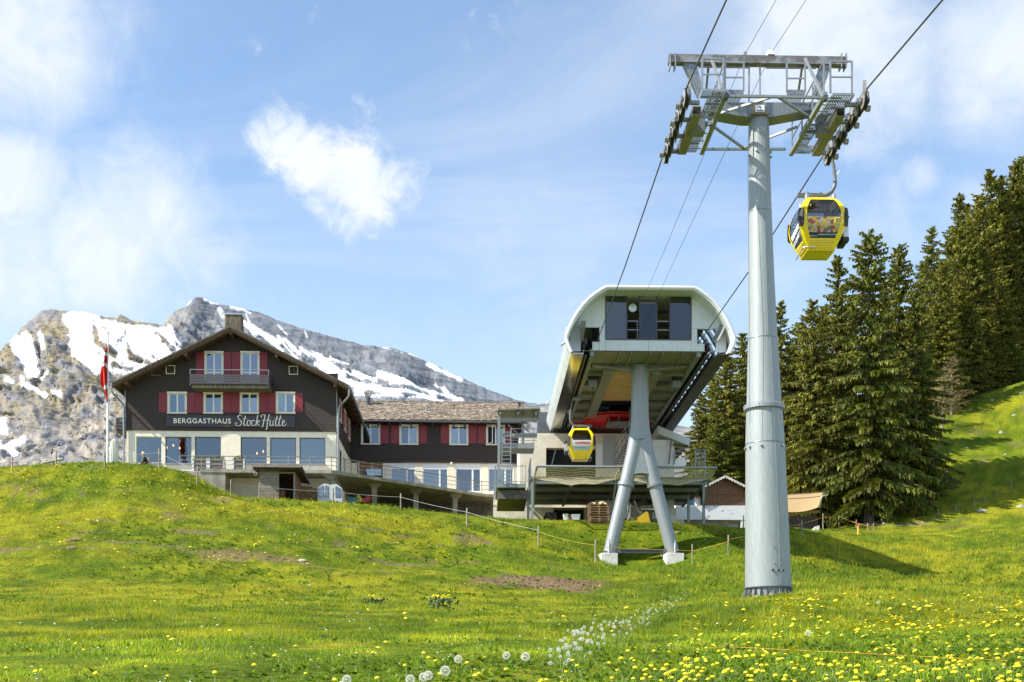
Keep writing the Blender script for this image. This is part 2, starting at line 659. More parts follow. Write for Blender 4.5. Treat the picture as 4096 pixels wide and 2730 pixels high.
# ------------------------------------------------------------------ grass: blades, thinning out and coarser with distance
def leaf_mat(name, attr='Col', trans=0.35, rough=0.55, spec=0.25):
    m = bpy.data.materials.new(name)
    m.use_nodes = True
    t = NT(m.node_tree)
    nt = m.node_tree
    b = nt.nodes['Principled BSDF']
    b.inputs['Roughness'].default_value = rough
    b.inputs['Specular IOR Level'].default_value = spec
    a = t.n('ShaderNodeAttribute', attribute_name=attr)
    t.l(a.outputs['Color'], b.inputs['Base Color'])
    tr = t.n('ShaderNodeBsdfTranslucent')
    t.l(t.mix(1.0, a.outputs['Color'], (1.25, 1.3, .7), 'MULTIPLY'), tr.inputs['Color'])
    mx = t.n('ShaderNodeMixShader')
    mx.inputs[0].default_value = trans
    t.l(b.outputs[0], mx.inputs[1])
    t.l(tr.outputs[0], mx.inputs[2])
    t.l(mx.outputs[0], nt.nodes['Material Output'].inputs['Surface'])
    return m


grass_m = leaf_mat('grass_blade', trans=.4)


def grass(name, n, y0, y1, seg, hmin, hmax, wide, label):
    Y = np.exp(nr.uniform(math.log(y0), math.log(y1), n))
    X = nr.uniform(-1, 1, n) * (Y * .485 + 1.6)
    # gather into tufts
    tx, ty = fbm(X * 2.2, Y * 2.2, 81, 2), fbm(X * 2.2 + 40, Y * 2.2, 83, 2)
    X += (tx - .5) * .5
    Y += (ty - .5) * .5
    s = soil(X, Y)
    shade = ((Y > 69) & (X < 14.5) & (X > -26)) | ((Y > 84) & (X > 0) & (X < 24))
    keep = (nr.uniform(0, 1, n) > s * .80) & ~shade
    X, Y, s = X[keep], Y[keep], s[keep]
    n = len(X)
    Z = gz(X, Y)
    tall = np.clip((fbm(X * .22, Y * .22, 91, 3) - .45) * 4, 0, 1)
    knoll = np.clip((X - 4) / 5, 0, 1) * np.clip((Y - 26) / 6, 0, 1) * np.clip((78 - Y) / 6, 0, 1)
    tall = np.maximum(tall * .6, knoll)
    h = nr.uniform(hmin, hmax, n) * (.62 + .75 * tall) * np.clip(Y / 40, .8, 1.25)
    h *= (.55 + 1.0 * np.clip((fbm(X * 1.5, Y * 1.2, 95, 3) - .3) * 2.4, 0, 1)) * np.where(nr.uniform(0, 1, n) < .02, 1.8, 1)
    w = np.maximum(.0045, wide * Y) * nr.uniform(.6, 1.3, n)
    ang = nr.uniform(0, 2 * math.pi, n)
    lean = nr.uniform(.1, .75, n) * h
    la = nr.uniform(0, 2 * math.pi, n)
    tone = grass_tone(X, Y)
    tone = tone * nr.uniform(.62, 1.4, (n, 1)) * (1 + nr.uniform(-.13, .13, (n, 3)))
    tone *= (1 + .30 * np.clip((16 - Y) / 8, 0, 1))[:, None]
    dry = (nr.uniform(0, 1, n) < .05)[:, None]
    tone = np.where(dry, np.array([.30, .27, .09]), tone)
    sx, sy = np.cos(ang) * w / 2, np.sin(ang) * w / 2
    lx, ly = np.cos(la) * lean, np.sin(la) * lean
    base = np.stack([X, Y, Z - .02], 1)
    side = np.stack([sx, sy, np.zeros(n)], 1)
    if seg == 1:
        tip = base + np.stack([lx, ly, h], 1)
        V = np.stack([base - side, base + side, tip], 1).reshape(-1, 3)
        Fa = np.arange(3 * n).reshape(-1, 3)
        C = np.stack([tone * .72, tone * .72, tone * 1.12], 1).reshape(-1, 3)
    else:
        mid = base + np.stack([lx * .28, ly * .28, h * .62], 1)
        tip = base + np.stack([lx, ly, h], 1)
        V = np.stack([base - side, base + side, mid - side * .8, mid + side * .8, tip], 1).reshape(-1, 3)
        o = np.arange(n)[:, None] * 5
        Fa = np.concatenate([o + np.array([[0, 1, 3]]), o + np.array([[0, 3, 2]]), o + np.array([[2, 3, 4]])], 0)
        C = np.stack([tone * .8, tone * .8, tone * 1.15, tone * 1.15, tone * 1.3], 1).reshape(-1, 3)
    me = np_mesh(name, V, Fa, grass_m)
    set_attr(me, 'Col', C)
    ob = bpy.data.objects.new(name, me)
    col.objects.link(ob)
    ob['kind'] = 'stuff'
    ob['label'] = label
    ob['category'] = 'grass'
    return ob


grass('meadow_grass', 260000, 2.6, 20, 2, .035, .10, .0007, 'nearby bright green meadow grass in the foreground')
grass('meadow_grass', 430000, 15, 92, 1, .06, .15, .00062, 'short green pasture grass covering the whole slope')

# broad leafy weeds between the blades
def weeds(n, y0, y1, seed):
    r = np.random.RandomState(seed)
    Y = np.exp(r.uniform(math.log(y0), math.log(y1), n * 6))
    X = r.uniform(-1, 1, n * 6) * (Y * .445 + 1)
    k = (fbm(X * .25, Y * .25, 101, 3) + r.uniform(0, .25, len(X))) > .68
    k &= ~((Y > 68) & (X < 15))
    X, Y = X[k][:n], Y[k][:n]
    n = len(X)
    Z = gz(X, Y)
    vs, fs, cs = [], [], []
    L = 6
    a = r.uniform(0, 6.28, (n, L))
    ln = r.uniform(.03, .085, (n, L)) * np.clip(Y / 26, .6, 2.4)[:, None]
    up = r.uniform(.2, .9, (n, L))
    cx, sx = np.cos(a), np.sin(a)
    B = np.stack([X, Y, Z], 1)[:, None, :] + np.zeros((n, L, 3))
    d = np.stack([cx, sx, up], -1) * ln[..., None]
    sd = np.stack([-sx, cx, 0 * sx], -1) * ln[..., None] * .33
    V = np.stack([B, B + d * .55 - sd, B + d, B + d * .55 + sd], 2).reshape(-1, 3)
    Fa = np.arange(len(V)).reshape(-1, 4)
    tone = np.array([.115, .185, .02]) * r.uniform(.7, 1.5, (n, 1, 1, 1)) * np.ones((n, L, 4, 1))
    tone = (tone * r.uniform(.8, 1.25, (n, L, 1, 1))).reshape(-1, 3)
    me = np_mesh('broadleaf_weed', V, Fa, grass_m, 4)
    set_attr(me, 'Col', tone)
    ob = bpy.data.objects.new('ground_cover', me)
    col.objects.link(ob)
    ob['kind'] = 'stuff'
    ob['label'] = 'darker broad-leaved weeds scattered through the meadow'
    ob['category'] = 'weeds'


weeds(10500, 6, 68, 5)

# ------------------------------------------------------------------ mountain
ridge = [(-420, 985), (-250, 930), (-120, 905), (-40, 872), (0, 855), (12, 820), (30, 780), (50, 752), (70, 735), (96, 713), (112, 711), (140, 714), (190, 717), (240, 729), (268, 731), (277, 721), (290, 730),
         (310, 739), (350, 743), (376, 748), (388, 728), (402, 715), (425, 706), (436, 694), (450, 683), (466, 684), (484, 694), (505, 699), (545, 707), (590, 716), (640, 737), (700, 757), (760, 774), (800, 785),
         (850, 795), (900, 800), (960, 820), (1010, 845), (1060, 868), (1120, 895), (1180, 917), (1240, 930), (1300, 925), (1400, 950), (1600, 985), (2100, 1010), (2700, 1000)]
RX = np.array([p[0] for p in ridge]) * S
RYp = np.array([p[1] for p in ridge]) * S
MY = 2300.0
nu_, nv_ = 560, 230
u = np.concatenate([np.linspace(-420, -60, 50), np.linspace(-58, 1260, 440), np.linspace(1270, 2700, 71)])
nu_ = len(u)
vv = np.linspace(0, 1, nv_) ** 1.15
ry = np.interp(u * S, RX, RYp)
jit = np.array([mnoise.fractal(Vector((x * .045, 3.1, 0)), .7, 2.1, 6) for x in u]) * 4.0
ry = ry + jit
RZ = (HY - ry) / FL * MY
RXw = (u * S - CX) / FL * MY
V = np.zeros((nu_, nv_, 3))
for i in range(nu_):
    x0, z0 = RXw[i], RZ[i]
    yy = MY - vv * 1350
    prof = z0 * ((1 - vv) ** 1.12) * (1 - .1 * np.sin(vv * math.pi)) + vv * 60
    V[i, :, 0] = x0 * (1 - vv * .12)
    V[i, :, 1] = yy + 120 * (1 - vv) * min(1, max(0, (u[i] - 300) / 260))
    V[i, :, 2] = prof
# keep the skyline where it belongs although parts of it stand further back
back = (V[:, 0, 1] / MY)[:, None]
V[:, :, 0] *= 1 + (back - 1) * (1 - vv)[None]
V[:, :, 2] *= 1 + (back - 1) * (1 - vv)[None]
fl = V.reshape(-1, 3)
amp = np.repeat((np.clip(vv * 9, 0, 1) * (1 - .25 * vv))[None], nu_, 0).ravel()
dz = np.empty(len(fl))
bg_ = np.empty(len(fl))
dy = np.empty(len(fl))
for i, (x, y, z) in enumerate(fl):
    wq = mnoise.fractal(Vector((x * .005, y * .004, z * .005)), .8, 2.1, 4)
    bg_[i] = mnoise.ridged_multi_fractal(Vector((x * .0052 + z * .0040, 2.5, z * .0022 - x * .0015)), 1.0, 2.1, 4, 1.0, 2.0) - 1.0
    al, ac = (x - z) * .707, (x + z) * .707
    q = Vector((al * .010 + wq * .9, y * .003, ac * .034 + wq * .8))
    dz[i] = mnoise.ridged_multi_fractal(q, .85, 2.3, 8, 1.0, 2.0) - 1.15
    sw_ = (z * .80 + x * .52) * .046 + wq * 1.8
    led = sw_ - math.floor(sw_)
    dy[i] = (led ** 3 - .25) * .9 + .75 * mnoise.fractal(Vector((al * .028 + wq, y * .012, ac * .085 + wq)), .55, 2.2, 6)
mi_ = (np.arange(nu_ - 1)[:, None] * nv_ + np.arange(nv_ - 1)[None]).ravel()
mf = np.stack([mi_, mi_ + nv_, mi_ + nv_ + 1, mi_ + 1], 1)

# snow lies where the photograph shows it: bowls and gullies given in slope coordinates
ppx = (fl[:, 0] / fl[:, 1] * FL + CX) / S
ppy = (HY - fl[:, 2] / fl[:, 1] * FL) / S
nz = np.array([mnoise.fractal(Vector((a * .030, b_ * .030, 0)), .75, 2.1, 6) for a, b_ in zip(ppx, ppy)])
nz2 = np.array([mnoise.fractal(Vector((a * .055 + b_ * .035, b_ * .09 - a * .06, 7)), .7, 2.1, 5) for a, b_ in zip(ppx, ppy)])


def seg_d(ax, ay, bx, by):
    dx_, dy_ = bx - ax, by - ay
    tt = np.clip(((ppx - ax) * dx_ + (ppy - ay) * dy_) / (dx_ * dx_ + dy_ * dy_), 0, 1)
    return np.hypot(ppx - ax - tt * dx_, ppy - ay - tt * dy_)


snow = np.zeros(len(fl))
strokes = [(165, 742, 330, 745, 24), (180, 775, 370, 778, 34), (200, 800, 365, 805, 26), (235, 820, 345, 825, 22), (160, 725, 210, 735, 9),
           (170, 800, 225, 850, 14), (190, 815, 230, 842, 10), (35, 785, 78, 860, 15), (55, 775, 75, 835, 12), (88, 765, 98, 800, 7),
           (300, 835, 360, 800, 12), (250, 845, 335, 855, 9),
           (0, 965, 12, 990, 12), (0, 1040, 55, 1012, 11), (0, 1020, 40, 1045, 8), (72, 893, 110, 912, 7), (22, 875, 34, 882, 6), (130, 905, 150, 915, 4),
           (100, 870, 118, 860, 5), (55, 870, 62, 895, 5),
           (388, 770, 402, 812, 9), (388, 800, 440, 808, 7), (400, 775, 420, 800, 6), (506, 712, 515, 730, 6), (430, 700, 440, 692, 3), (470, 690, 500, 698, 4), (530, 706, 560, 712, 4), (560, 712, 575, 720, 5), (565, 720, 575, 745, 4),
           (552, 735, 590, 770, 9), (575, 750, 640, 790, 10), (600, 765, 650, 810, 8), (640, 750, 660, 770, 4), (655, 780, 690, 815, 7), (690, 800, 720, 830, 6),
           (720, 815, 790, 860, 12), (730, 840, 800, 880, 12), (790, 850, 860, 870, 10), (800, 880, 900, 905, 11), (850, 895, 1000, 912, 9), (870, 862, 950, 885, 10), (900, 880, 1060, 912, 8), (760, 825, 800, 835, 5),
           (800, 910, 1050, 918, 6), (955, 815, 1040, 852, 6), (985, 838, 1060, 872, 8), (940, 812, 990, 832, 4), (880, 798, 925, 812, 3), (1000, 880, 1040, 905, 6), (820, 900, 850, 915, 10), (640, 775, 700, 850, 5), (700, 760, 705, 775, 3)]
for ax, ay, bx, by, wd in strokes:
    d_ = seg_d(ax, ay, bx, by)
    wd *= .62 if ax > 540 else .9
    snow = np.maximum(snow, np.clip((1.15 * wd + (nz * .6 + nz2 * .3) * (3.5 + wd * .4) - d_) / 2.2, 0, 1))
snow *= np.clip((nz2 + nz * .5 + .86) * 7, 0, 1)
for ax, ay, bx, by, wd in ((216, 750, 224, 792, 5), (232, 790, 262, 812, 4), (288, 768, 296, 806, 3), (300, 822, 345, 832, 6), (236, 729, 378, 747, 5), (268, 728, 286, 732, 7), (365, 770, 395, 800, 5), (255, 838, 300, 846, 4), (120, 716, 150, 760, 7)):
    snow *= np.clip((seg_d(ax, ay, bx, by) - wd - nz * 6) / 2.5, 0, 1)
smo = 1 - .8 * np.clip(snow, 0, 1)
fl[:, 1] -= amp * (smo * (dz * 12 + dy * 9) + bg_ * 36)
fl[:, 2] += amp * smo * (dz * 3 + dy * 3.5)
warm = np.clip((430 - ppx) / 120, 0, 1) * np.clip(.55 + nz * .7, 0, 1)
rock_b = np.array([.165, .180, .205])  # grey rock with the blue cast of distance haze put into its colour
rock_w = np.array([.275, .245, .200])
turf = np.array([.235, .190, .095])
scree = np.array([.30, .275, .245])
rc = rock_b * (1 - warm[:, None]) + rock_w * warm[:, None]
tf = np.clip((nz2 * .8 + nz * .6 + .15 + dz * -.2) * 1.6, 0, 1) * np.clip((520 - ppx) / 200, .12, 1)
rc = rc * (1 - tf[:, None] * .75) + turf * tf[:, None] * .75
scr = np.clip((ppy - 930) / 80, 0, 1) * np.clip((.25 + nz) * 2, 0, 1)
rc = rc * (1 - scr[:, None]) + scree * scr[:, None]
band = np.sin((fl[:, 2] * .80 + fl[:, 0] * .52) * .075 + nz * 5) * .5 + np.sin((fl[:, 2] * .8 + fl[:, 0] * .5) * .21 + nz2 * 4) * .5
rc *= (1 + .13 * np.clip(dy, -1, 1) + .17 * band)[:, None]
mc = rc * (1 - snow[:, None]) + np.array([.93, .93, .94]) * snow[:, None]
mm = bpy.data.materials.new('mountain_rock')
mm.use_nodes = True
t = NT(mm.node_tree)
b = mm.node_tree.nodes['Principled BSDF']
b.inputs['Roughness'].default_value = .95
b.inputs['Specular IOR Level'].default_value = .1
at = t.n('ShaderNodeAttribute', attribute_name='Col')
geo = t.n('ShaderNodeNewGeometry')
mp2 = t.n('ShaderNodeMapping')
mp2.inputs['Rotation'].default_value = (0, R(32), 0)
mp2.inputs['Scale'].default_value = (.5, .5, 2.6)
t.l(geo.outputs['Position'], mp2.inputs['Vector'])
st = t.noise(mp2.outputs[0], .016, 5, .55, .8)
c_ = t.mix(1.0, at.outputs['Color'], t.mix(t.maprange(st, .3, .7, 0, 1), (.74, .76, .80), (1.15, 1.13, 1.10)), 'MULTIPLY')
isn = t.maprange(W_ := t.math('MINIMUM', 1.0, t.math('MULTIPLY', 1.0, at.outputs['Fac'])), .62, .8, 0, 1)
c_ = t.mix(isn, c_, at.outputs['Color'])
t.l(c_, b.inputs['Base Color'])
bn = t.n('ShaderNodeBump')
bn.inputs['Strength'].default_value = 1.0
bn.inputs['Distance'].default_value = 11
t.l(t.math('MULTIPLY', st, t.math('SUBTRACT', 1.0, t.math('MULTIPLY', isn, .85))), bn.inputs['Height'])
t.l(bn.outputs[0], b.inputs['Normal'])
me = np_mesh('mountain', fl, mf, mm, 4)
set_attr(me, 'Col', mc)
me.shade_smooth()
mount = bpy.data.objects.new('mountain', me)
col.objects.link(mount)
structure(mount)
# ------------------------------------------------------------------ spruces
needle_m = leaf_mat('spruce_needles', trans=.22, rough=.6, spec=.2)
mat('bark', (.13, .10, .08), .95, var=.35, scale=9, bump=.6, bscale=30, stretch=(1, 1, .3))
mat('bark_pale', (.22, .185, .14), .95, var=.3, scale=9, bump=.5, bscale=30)


def spruce_meshes(H, Rm, seed, warm, bare=0.0):
    r = np.random.RandomState(seed)
    V, C, LV = [], [], MB()
    z = H * r.uniform(.03, .06)
    nb = 0
    gap = .37
    while z < H * .992:
        t_ = z / H
        Lm = Rm * (1 - t_) ** .60 * (1 if t_ > .08 else .82 + t_ * 2.2) + .12
        k = int(r.randint(5, 8)) if t_ < .85 else 5
        a0 = r.uniform(0, 6.28)
        for j in range(k):
            if r.uniform() < .10 + bare * .4:
                continue
            a = a0 + j * 6.283 / k + r.uniform(-.3, .3)
            L = Lm * r.choice([r.uniform(.45, .9), r.uniform(.85, 1.2)])
            zz_ = z + r.uniform(-.2, .2)
            rise = .55 * t_ ** 2 - .02 + r.uniform(-.08, .1)
            droop = .50 * (1 - t_) + .10
            d = np.array([math.cos(a), math.sin(a)])
            side = np.array([-d[1], d[0]])
            n = max(4, int(L / .17))
            s = np.linspace(.14, 1, n)
            zc = zz_ + L * (rise * s - droop * s ** 2 + .30 * droop * s ** 4)
            cx_ = d[0] * L * s
            cy_ = d[1] * L * s
            LV.tube([(0, 0, zz_ + .02), (cx_[n // 2], cy_[n // 2], zc[n // 2]), (cx_[-1], cy_[-1], zc[-1])], [.012 * L + .01, .008 * L + .006, .003], 3, False)
            bt = r.uniform(.6, 1.35)
            wm = np.clip(warm + r.uniform(-.35, .35), 0, 1)
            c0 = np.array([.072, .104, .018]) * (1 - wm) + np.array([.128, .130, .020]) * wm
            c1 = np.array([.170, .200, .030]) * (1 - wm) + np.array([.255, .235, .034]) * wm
            dens = 7
            for i in range(n):
                tw = (.20 + .34 * L * (1 - s[i]) * .55 + .05 * L) * r.uniform(.6, 1.2)
                for sgn in (-1, 1):          # twigs spreading in the plane of the bough
                    ang = r.uniform(.5, 1.25)
                    dd = d * math.cos(ang) + side * sgn * math.sin(ang)
                    p0 = np.array([cx_[i], cy_[i], zc[i]])
                    p1 = p0 + np.array([dd[0] * tw, dd[1] * tw, -tw * r.uniform(.05, .5)])
                    wv = np.array([d[0], d[1], .3]) * (.07 + .06 * r.uniform())
                    V += [p0 - wv, p0 + wv, p1]
                    e = bt * r.uniform(.8, 1.2)
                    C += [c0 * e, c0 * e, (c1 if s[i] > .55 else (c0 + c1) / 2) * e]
                for q in range(4):              # hanging curtains of twigs
                    off = r.uniform(-1, 1) * tw * .7
                    p0 = np.array([cx_[i] + side[0] * off, cy_[i] + side[1] * off, zc[i] - abs(off) * .25])
                    hl = (.16 + .24 * (1 - t_)) * r.uniform(.5, 1.5)
                    yaw = r.uniform(0, 6.28)
                    wv = np.array([math.cos(yaw), math.sin(yaw), r.uniform(-.3, .3)]) * (.07 + .09 * r.uniform())
                    p1 = p0 + np.array([d[0] * .12 * r.uniform(), d[1] * .12 * r.uniform(), -hl])
                    V += [p0 - wv, p0 + wv, p1]
                    e = bt * r.uniform(.7, 1.2)
                    if t_ > .45 and r.uniform() < .012:
                        cc = np.array([.30, .17, .07])
                        C += [cc, cc, cc]
                    else:
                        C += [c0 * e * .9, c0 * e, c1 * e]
            # bright shoot at the tip
            p0 = np.array([cx_[-1], cy_[-1], zc[-1]])
            V += [p0 - np.array([side[0], side[1], 0]) * .06, p0 + np.array([side[0], side[1], 0]) * .06, p0 + np.array([d[0] * .3, d[1] * .3, .06])]
            C += [c1 * bt] * 3
            nb += 1
        z += gap * r.uniform(.8, 1.2) * (1.0 if t_ < .8 else .7)
    # leader
    for q in range(26):
        zt = H - q * .05
        a = r.uniform(0, 6.28)
        l_ = .06 + q * .012
        V += [np.array([0, 0, zt + .12]), np.array([0.02, 0.02, zt]), np.array([math.cos(a) * l_, math.sin(a) * l_, zt + .02])]
        C += [np.array([.10, .11, .025])] * 3
    V, C = np.array(V), np.array(C)
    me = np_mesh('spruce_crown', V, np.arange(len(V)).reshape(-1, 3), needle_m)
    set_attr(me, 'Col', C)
    tr = MB()
    tr.tube([(0, 0, -.6), (0, 0, H * .02), (0.02, 0, H * .3), (0, .03, H * .6), (0, 0, H * .995)], [H * .021, H * .017, H * .0125, H * .007, .012], 8)
    tm = tr.build('trunk_source', 'bark').data
    lm = LV.build('limb_source', 'bark_pale').data
    for n_ in ('trunk_source', 'limb_source'):
        bpy.data.objects.remove(bpy.data.objects[n_])
    return me, tm, lm, H


SPR = [spruce_meshes(22, 3.6, 1, .6), spruce_meshes(22, 3.2, 2, .85), spruce_meshes(21, 4.2, 3, .45), spruce_meshes(23, 2.8, 4, .65, .3), spruce_meshes(20, 3.7, 5, 1.0)]

TREE_LIST = [
    # px, top row, depth, variant, width factor, label, group
    (1612, 905, 96, 1, 1.0, 'short spruce low beside the right edge of the station deck', None),
    (1640, 860, 99, 0, 1.0, 'olive spruce rising right behind the station roof edge', None),
    (1672, 808, 93, 4, 1.0, 'yellowish spruce left of the tower, taller than its left neighbour', None),
    (1706, 765, 97, 1, 1.0, 'spruce whose tip touches the tower pole from the left', None),
    (1750, 742, 94, 0, 1.0, 'spruce almost wholly hidden behind the tower pole', None),
    (1793, 694, 92, 3, 1.05, 'thin spruce standing just right of the tower pole', None),
    (1842, 735, 95, 2, 1.0, 'lower spruce between the tower pole and the airborne gondola', None),
    (1868, 690, 88, 4, 1.0, 'golden green spruce below the airborne gondola', None),
    (1925, 592, 91, 3, 1.15, 'sparse tall spruce rising right under the gondola floor', None),
    (1996, 530, 86, 2, 1.1, 'largest spruce at the front, full from tip to ground', None),
    (2066, 563, 92, 0, 1.05, 'spruce just right of the largest front spruce', None),
    (2104, 660, 90, 2, 1.0, 'dark spruce at the foot of the pasture hillside', None),
    (2141, 522, 104, 3, 1.0, 'slim spruce with pale tip left of the forest climb', None),
    (2168, 600, 100, 1, .95, 'shorter spruce in front of the slim pale tipped one', None),
    (2205, 450, 112, 3, 1.1, 'pointed spruce standing clear against the sky on the slope', None),
    (2232, 520, 111, 0, 1.0, 'bushy spruce in the middle of the hillside forest', None),
    (2252, 450, 118, 4, 1.1, 'broad olive spruce just left of the twin tall tips', None),
    (2276, 393, 121, 3, 1.05, 'left one of two tall spruce tips near the right edge', None),
    (2301, 405, 122, 1, 1.05, 'right one of two tall spruce tips near the right edge', None),
    (2296, 600, 116, 4, 1.0, 'warm brown green spruce at the upper pasture border', None),
    (2335, 372, 124, 0, 1.1, 'tallest spruce at the right edge of the picture', None),
    (2356, 352, 128, 2, 1.1, 'spruce cut by the right edge, highest up the slope', None),
    (2330, 560, 120, 1, 1.0, 'spruce near the right edge below the tallest tips', None),
    (2392, 520, 122, 4, 1.2, 'yellow green spruce leaning into the right picture edge', None),
    (1815, 790, 99, 1, 1.0, 'low spruce filling the gap right of the tower pole', None),
    (1895, 700, 97, 0, 1.0, 'spruce filling the gap behind the sparse tall one', None),
    (1955, 680, 98, 4, 1.0, 'golden spruce behind the left flank of the largest one', None),
    (2030, 640, 98, 1, 1.0, 'spruce behind the right flank of the largest one', None),
    (2120, 600, 108, 0, 1.0, 'spruce filling the gap at the foot of the hillside forest', None),
    (2188, 520, 118, 2, 1.0, 'deep green spruce behind the pointed one on the slope', None),
    (2222, 470, 122, 1, 1.0, 'olive spruce behind the hillside forest edge', None),
    (2318, 440, 128, 2, 1.0, 'deep green spruce between the twin tips and the tallest', None),
    (2262, 560, 112, 1, 1.1, 'brownish spruce at the pasture border below the twin tips', None),
    (2345, 690, 118, 0, 1.0, 'small spruce at the upper right pasture border', None),
    (2205, 640, 107, 4, 1.0, 'yellowish young spruce at the pasture corner', None),
    (2152, 700, 100, 1, .9, 'middle-sized spruce at the left upper corner of the pasture', None),
    (2180, 730, 103, 2, .8, 'small dense spruce on the upper pasture border', None),
    (2228, 700, 106, 0, .8, 'small spruce right of the dense one on the pasture border', None),
    (2275, 720, 110, 4, .8, 'small yellowish spruce on the upper pasture border', None),
    (2312, 700, 112, 2, .8, 'small deep green spruce near the right end of the pasture border', None),
    (1655, 960, 90, 2, .9, 'small dark spruce left of the hut gable', None),
]
proto = {}
for px, py, Y, vi, wf, lab, grp in TREE_LIST:
    if px >= 2120:
        Y += 10
    top = Q(px, py, Y)
    base = g1(top.x, Y)
    cm, tm, lm, H0 = SPR[vi]
    k = (top.z - base) / H0
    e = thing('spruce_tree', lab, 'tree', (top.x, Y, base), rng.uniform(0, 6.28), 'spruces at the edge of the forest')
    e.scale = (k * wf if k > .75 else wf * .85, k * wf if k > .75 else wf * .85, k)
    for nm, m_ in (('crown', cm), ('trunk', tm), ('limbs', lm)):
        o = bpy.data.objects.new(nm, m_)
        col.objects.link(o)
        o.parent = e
        if nm == 'limbs':
            o['kind'] = 'stuff'

# low branches and a leafless tree between the conifers
def bare_tree(px, py0, py1, Y, seed, lab):
    r = random.Random(seed)
    top = Q(px, py0, Y)
    base = Q(px, py1, Y)
    e = thing('bare_tree', lab, 'tree', base, 0, 'leafless trees between the spruces')
    H = top.z - base.z
    mb = MB()
    mb.tube([base, base + Vector((.1, 0, H * .5)), top], [.13, .08, .015], 6)
    mb.build('trunk', 'bark_pale', e, smooth=60)
    mb = MB()
    for i in range(110):
        h = H * r.uniform(.15, .98)
        a = r.uniform(0, 6.28)
        l_ = (1.1 - h / H) * r.uniform(.8, 2.4) + .3
        p = base + Vector((0, 0, h))
        q = p + Vector((math.cos(a) * l_ * .6, math.sin(a) * l_ * .6, l_ * .25))
        q2 = q + Vector((math.cos(a) * l_ * .4, math.sin(a) * l_ * .4, l_ * .0))
        mb.tube([p, q, q2], [.03, .018, .006], 3, False)
        for j in range(5):
            s_ = p.lerp(q2, r.uniform(.3, 1))
            mb.tube([s_, s_ + Vector((r.uniform(-.4, .4), r.uniform(-.4, .4), r.uniform(-.25, .3)))], [.012, .004], 3, False)
    mb.build('branches', MATS['twig'], e)
    return e


mat('twig', (.28, .22, .10), .9, var=.3)
bare_tree(2165, 850, 985, 104, 3, 'leafless pale tree between the front spruces and the hillside')
bare_tree(2185, 820, 965, 108, 8, 'thin leafless birch beside the upper pasture corner')
# ------------------------------------------------------------------ materials of the buildings
mat('slate_dark', (.044, .031, .024), .75, var=.05, scale=3, bump=.15, bscale=60, rand=.06)
mat('slate_under', (.016, .014, .013), .8, var=.2)
mat('plaster', (.80, .73, .58), .9, var=.05, scale=2.5, bump=.06, bscale=120)
mat('shutter_red', (.235, .022, .030), .5, var=.08, scale=8)
mat('cream_trim', (.76, .72, .56), .6, var=.05)
mat('white_paint', (.80, .80, .79), .5, var=.03)
mat('wood_dark', (.075, .050, .035), .8, var=.35, scale=6, stretch=(1, 4, 4))
mat('wood_eave', (.12, .055, .028), .75, var=.3, scale=6)
mat('wood_grey', (.24, .20, .165), .9, var=.38, scale=5, stretch=(.6, 4, 6), bump=.5, bscale=20, rand=.15)
mat('wood_post', (.27, .225, .17), .9, var=.35, scale=8, stretch=(4, 4, .6), bump=.5, bscale=24, rand=.15)
mat('wood_brown', (.23, .115, .058), .75, var=.28, scale=5, stretch=(.5, 4, 6), bump=.3, bscale=20, rand=.12)
mat('roof_shingle', (.24, .185, .135), .95, var=.4, scale=5, c2=(.42, .35, .28), bump=.4, bscale=30, rand=.1)
mat('roof_edge', (.105, .085, .065), .9, var=.35, scale=8, bump=.4)
mat('roof_board', (.26, .21, .15), .85, var=.3, scale=7)
mat('gutter_zinc', (.30, .31, .32), .45, .7, var=.12)
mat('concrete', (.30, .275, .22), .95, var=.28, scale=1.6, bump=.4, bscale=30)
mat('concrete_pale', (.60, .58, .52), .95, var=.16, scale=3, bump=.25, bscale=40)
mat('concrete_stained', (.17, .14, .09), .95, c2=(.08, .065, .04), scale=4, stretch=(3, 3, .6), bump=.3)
mat('galv', (.30, .32, .33), .5, .5, var=.16, scale=30, bump=.05)
mat('galv_matt', (.24, .26, .26), .55, .3, var=.14, scale=24)
mat('steel_dark', (.10, .11, .12), .5, .4, var=.2)
mat('rail_dark', (.065, .060, .065), .5, .1, var=.1)
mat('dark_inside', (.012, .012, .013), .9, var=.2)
mat('room_wall', (.50, .50, .50), .9, var=.05)
mat('ceiling_wood', (.62, .60, .56), .7, var=.06, scale=5)
mat('curtain', (.16, .26, .46), .9, var=.15, scale=4, stretch=(9, 9, .3))
mat('lamp_glow', (1, .6, .25), .5, emit=((1.0, .50, .16), 2.5))
mat('sign_board', (.045, .036, .040), .55, var=.06)
mat('sign_letter', (.90, .86, .70), .6, var=.02)
mat('soil', (.13, .085, .05), 1, var=.4, scale=9, bump=.5)
mat('leaf', (.10, .19, .03), .6, var=.4, scale=12)
mat('leaf_dark', (.05, .10, .025), .6, var=.4, scale=12)
mat('cloth_cream', (.74, .71, .62), .9, var=.06)
mat('rubber', (.018, .018, .02), .7, var=.2)
mat('metal_cowl', (.55, .55, .53), .35, .8, var=.1)


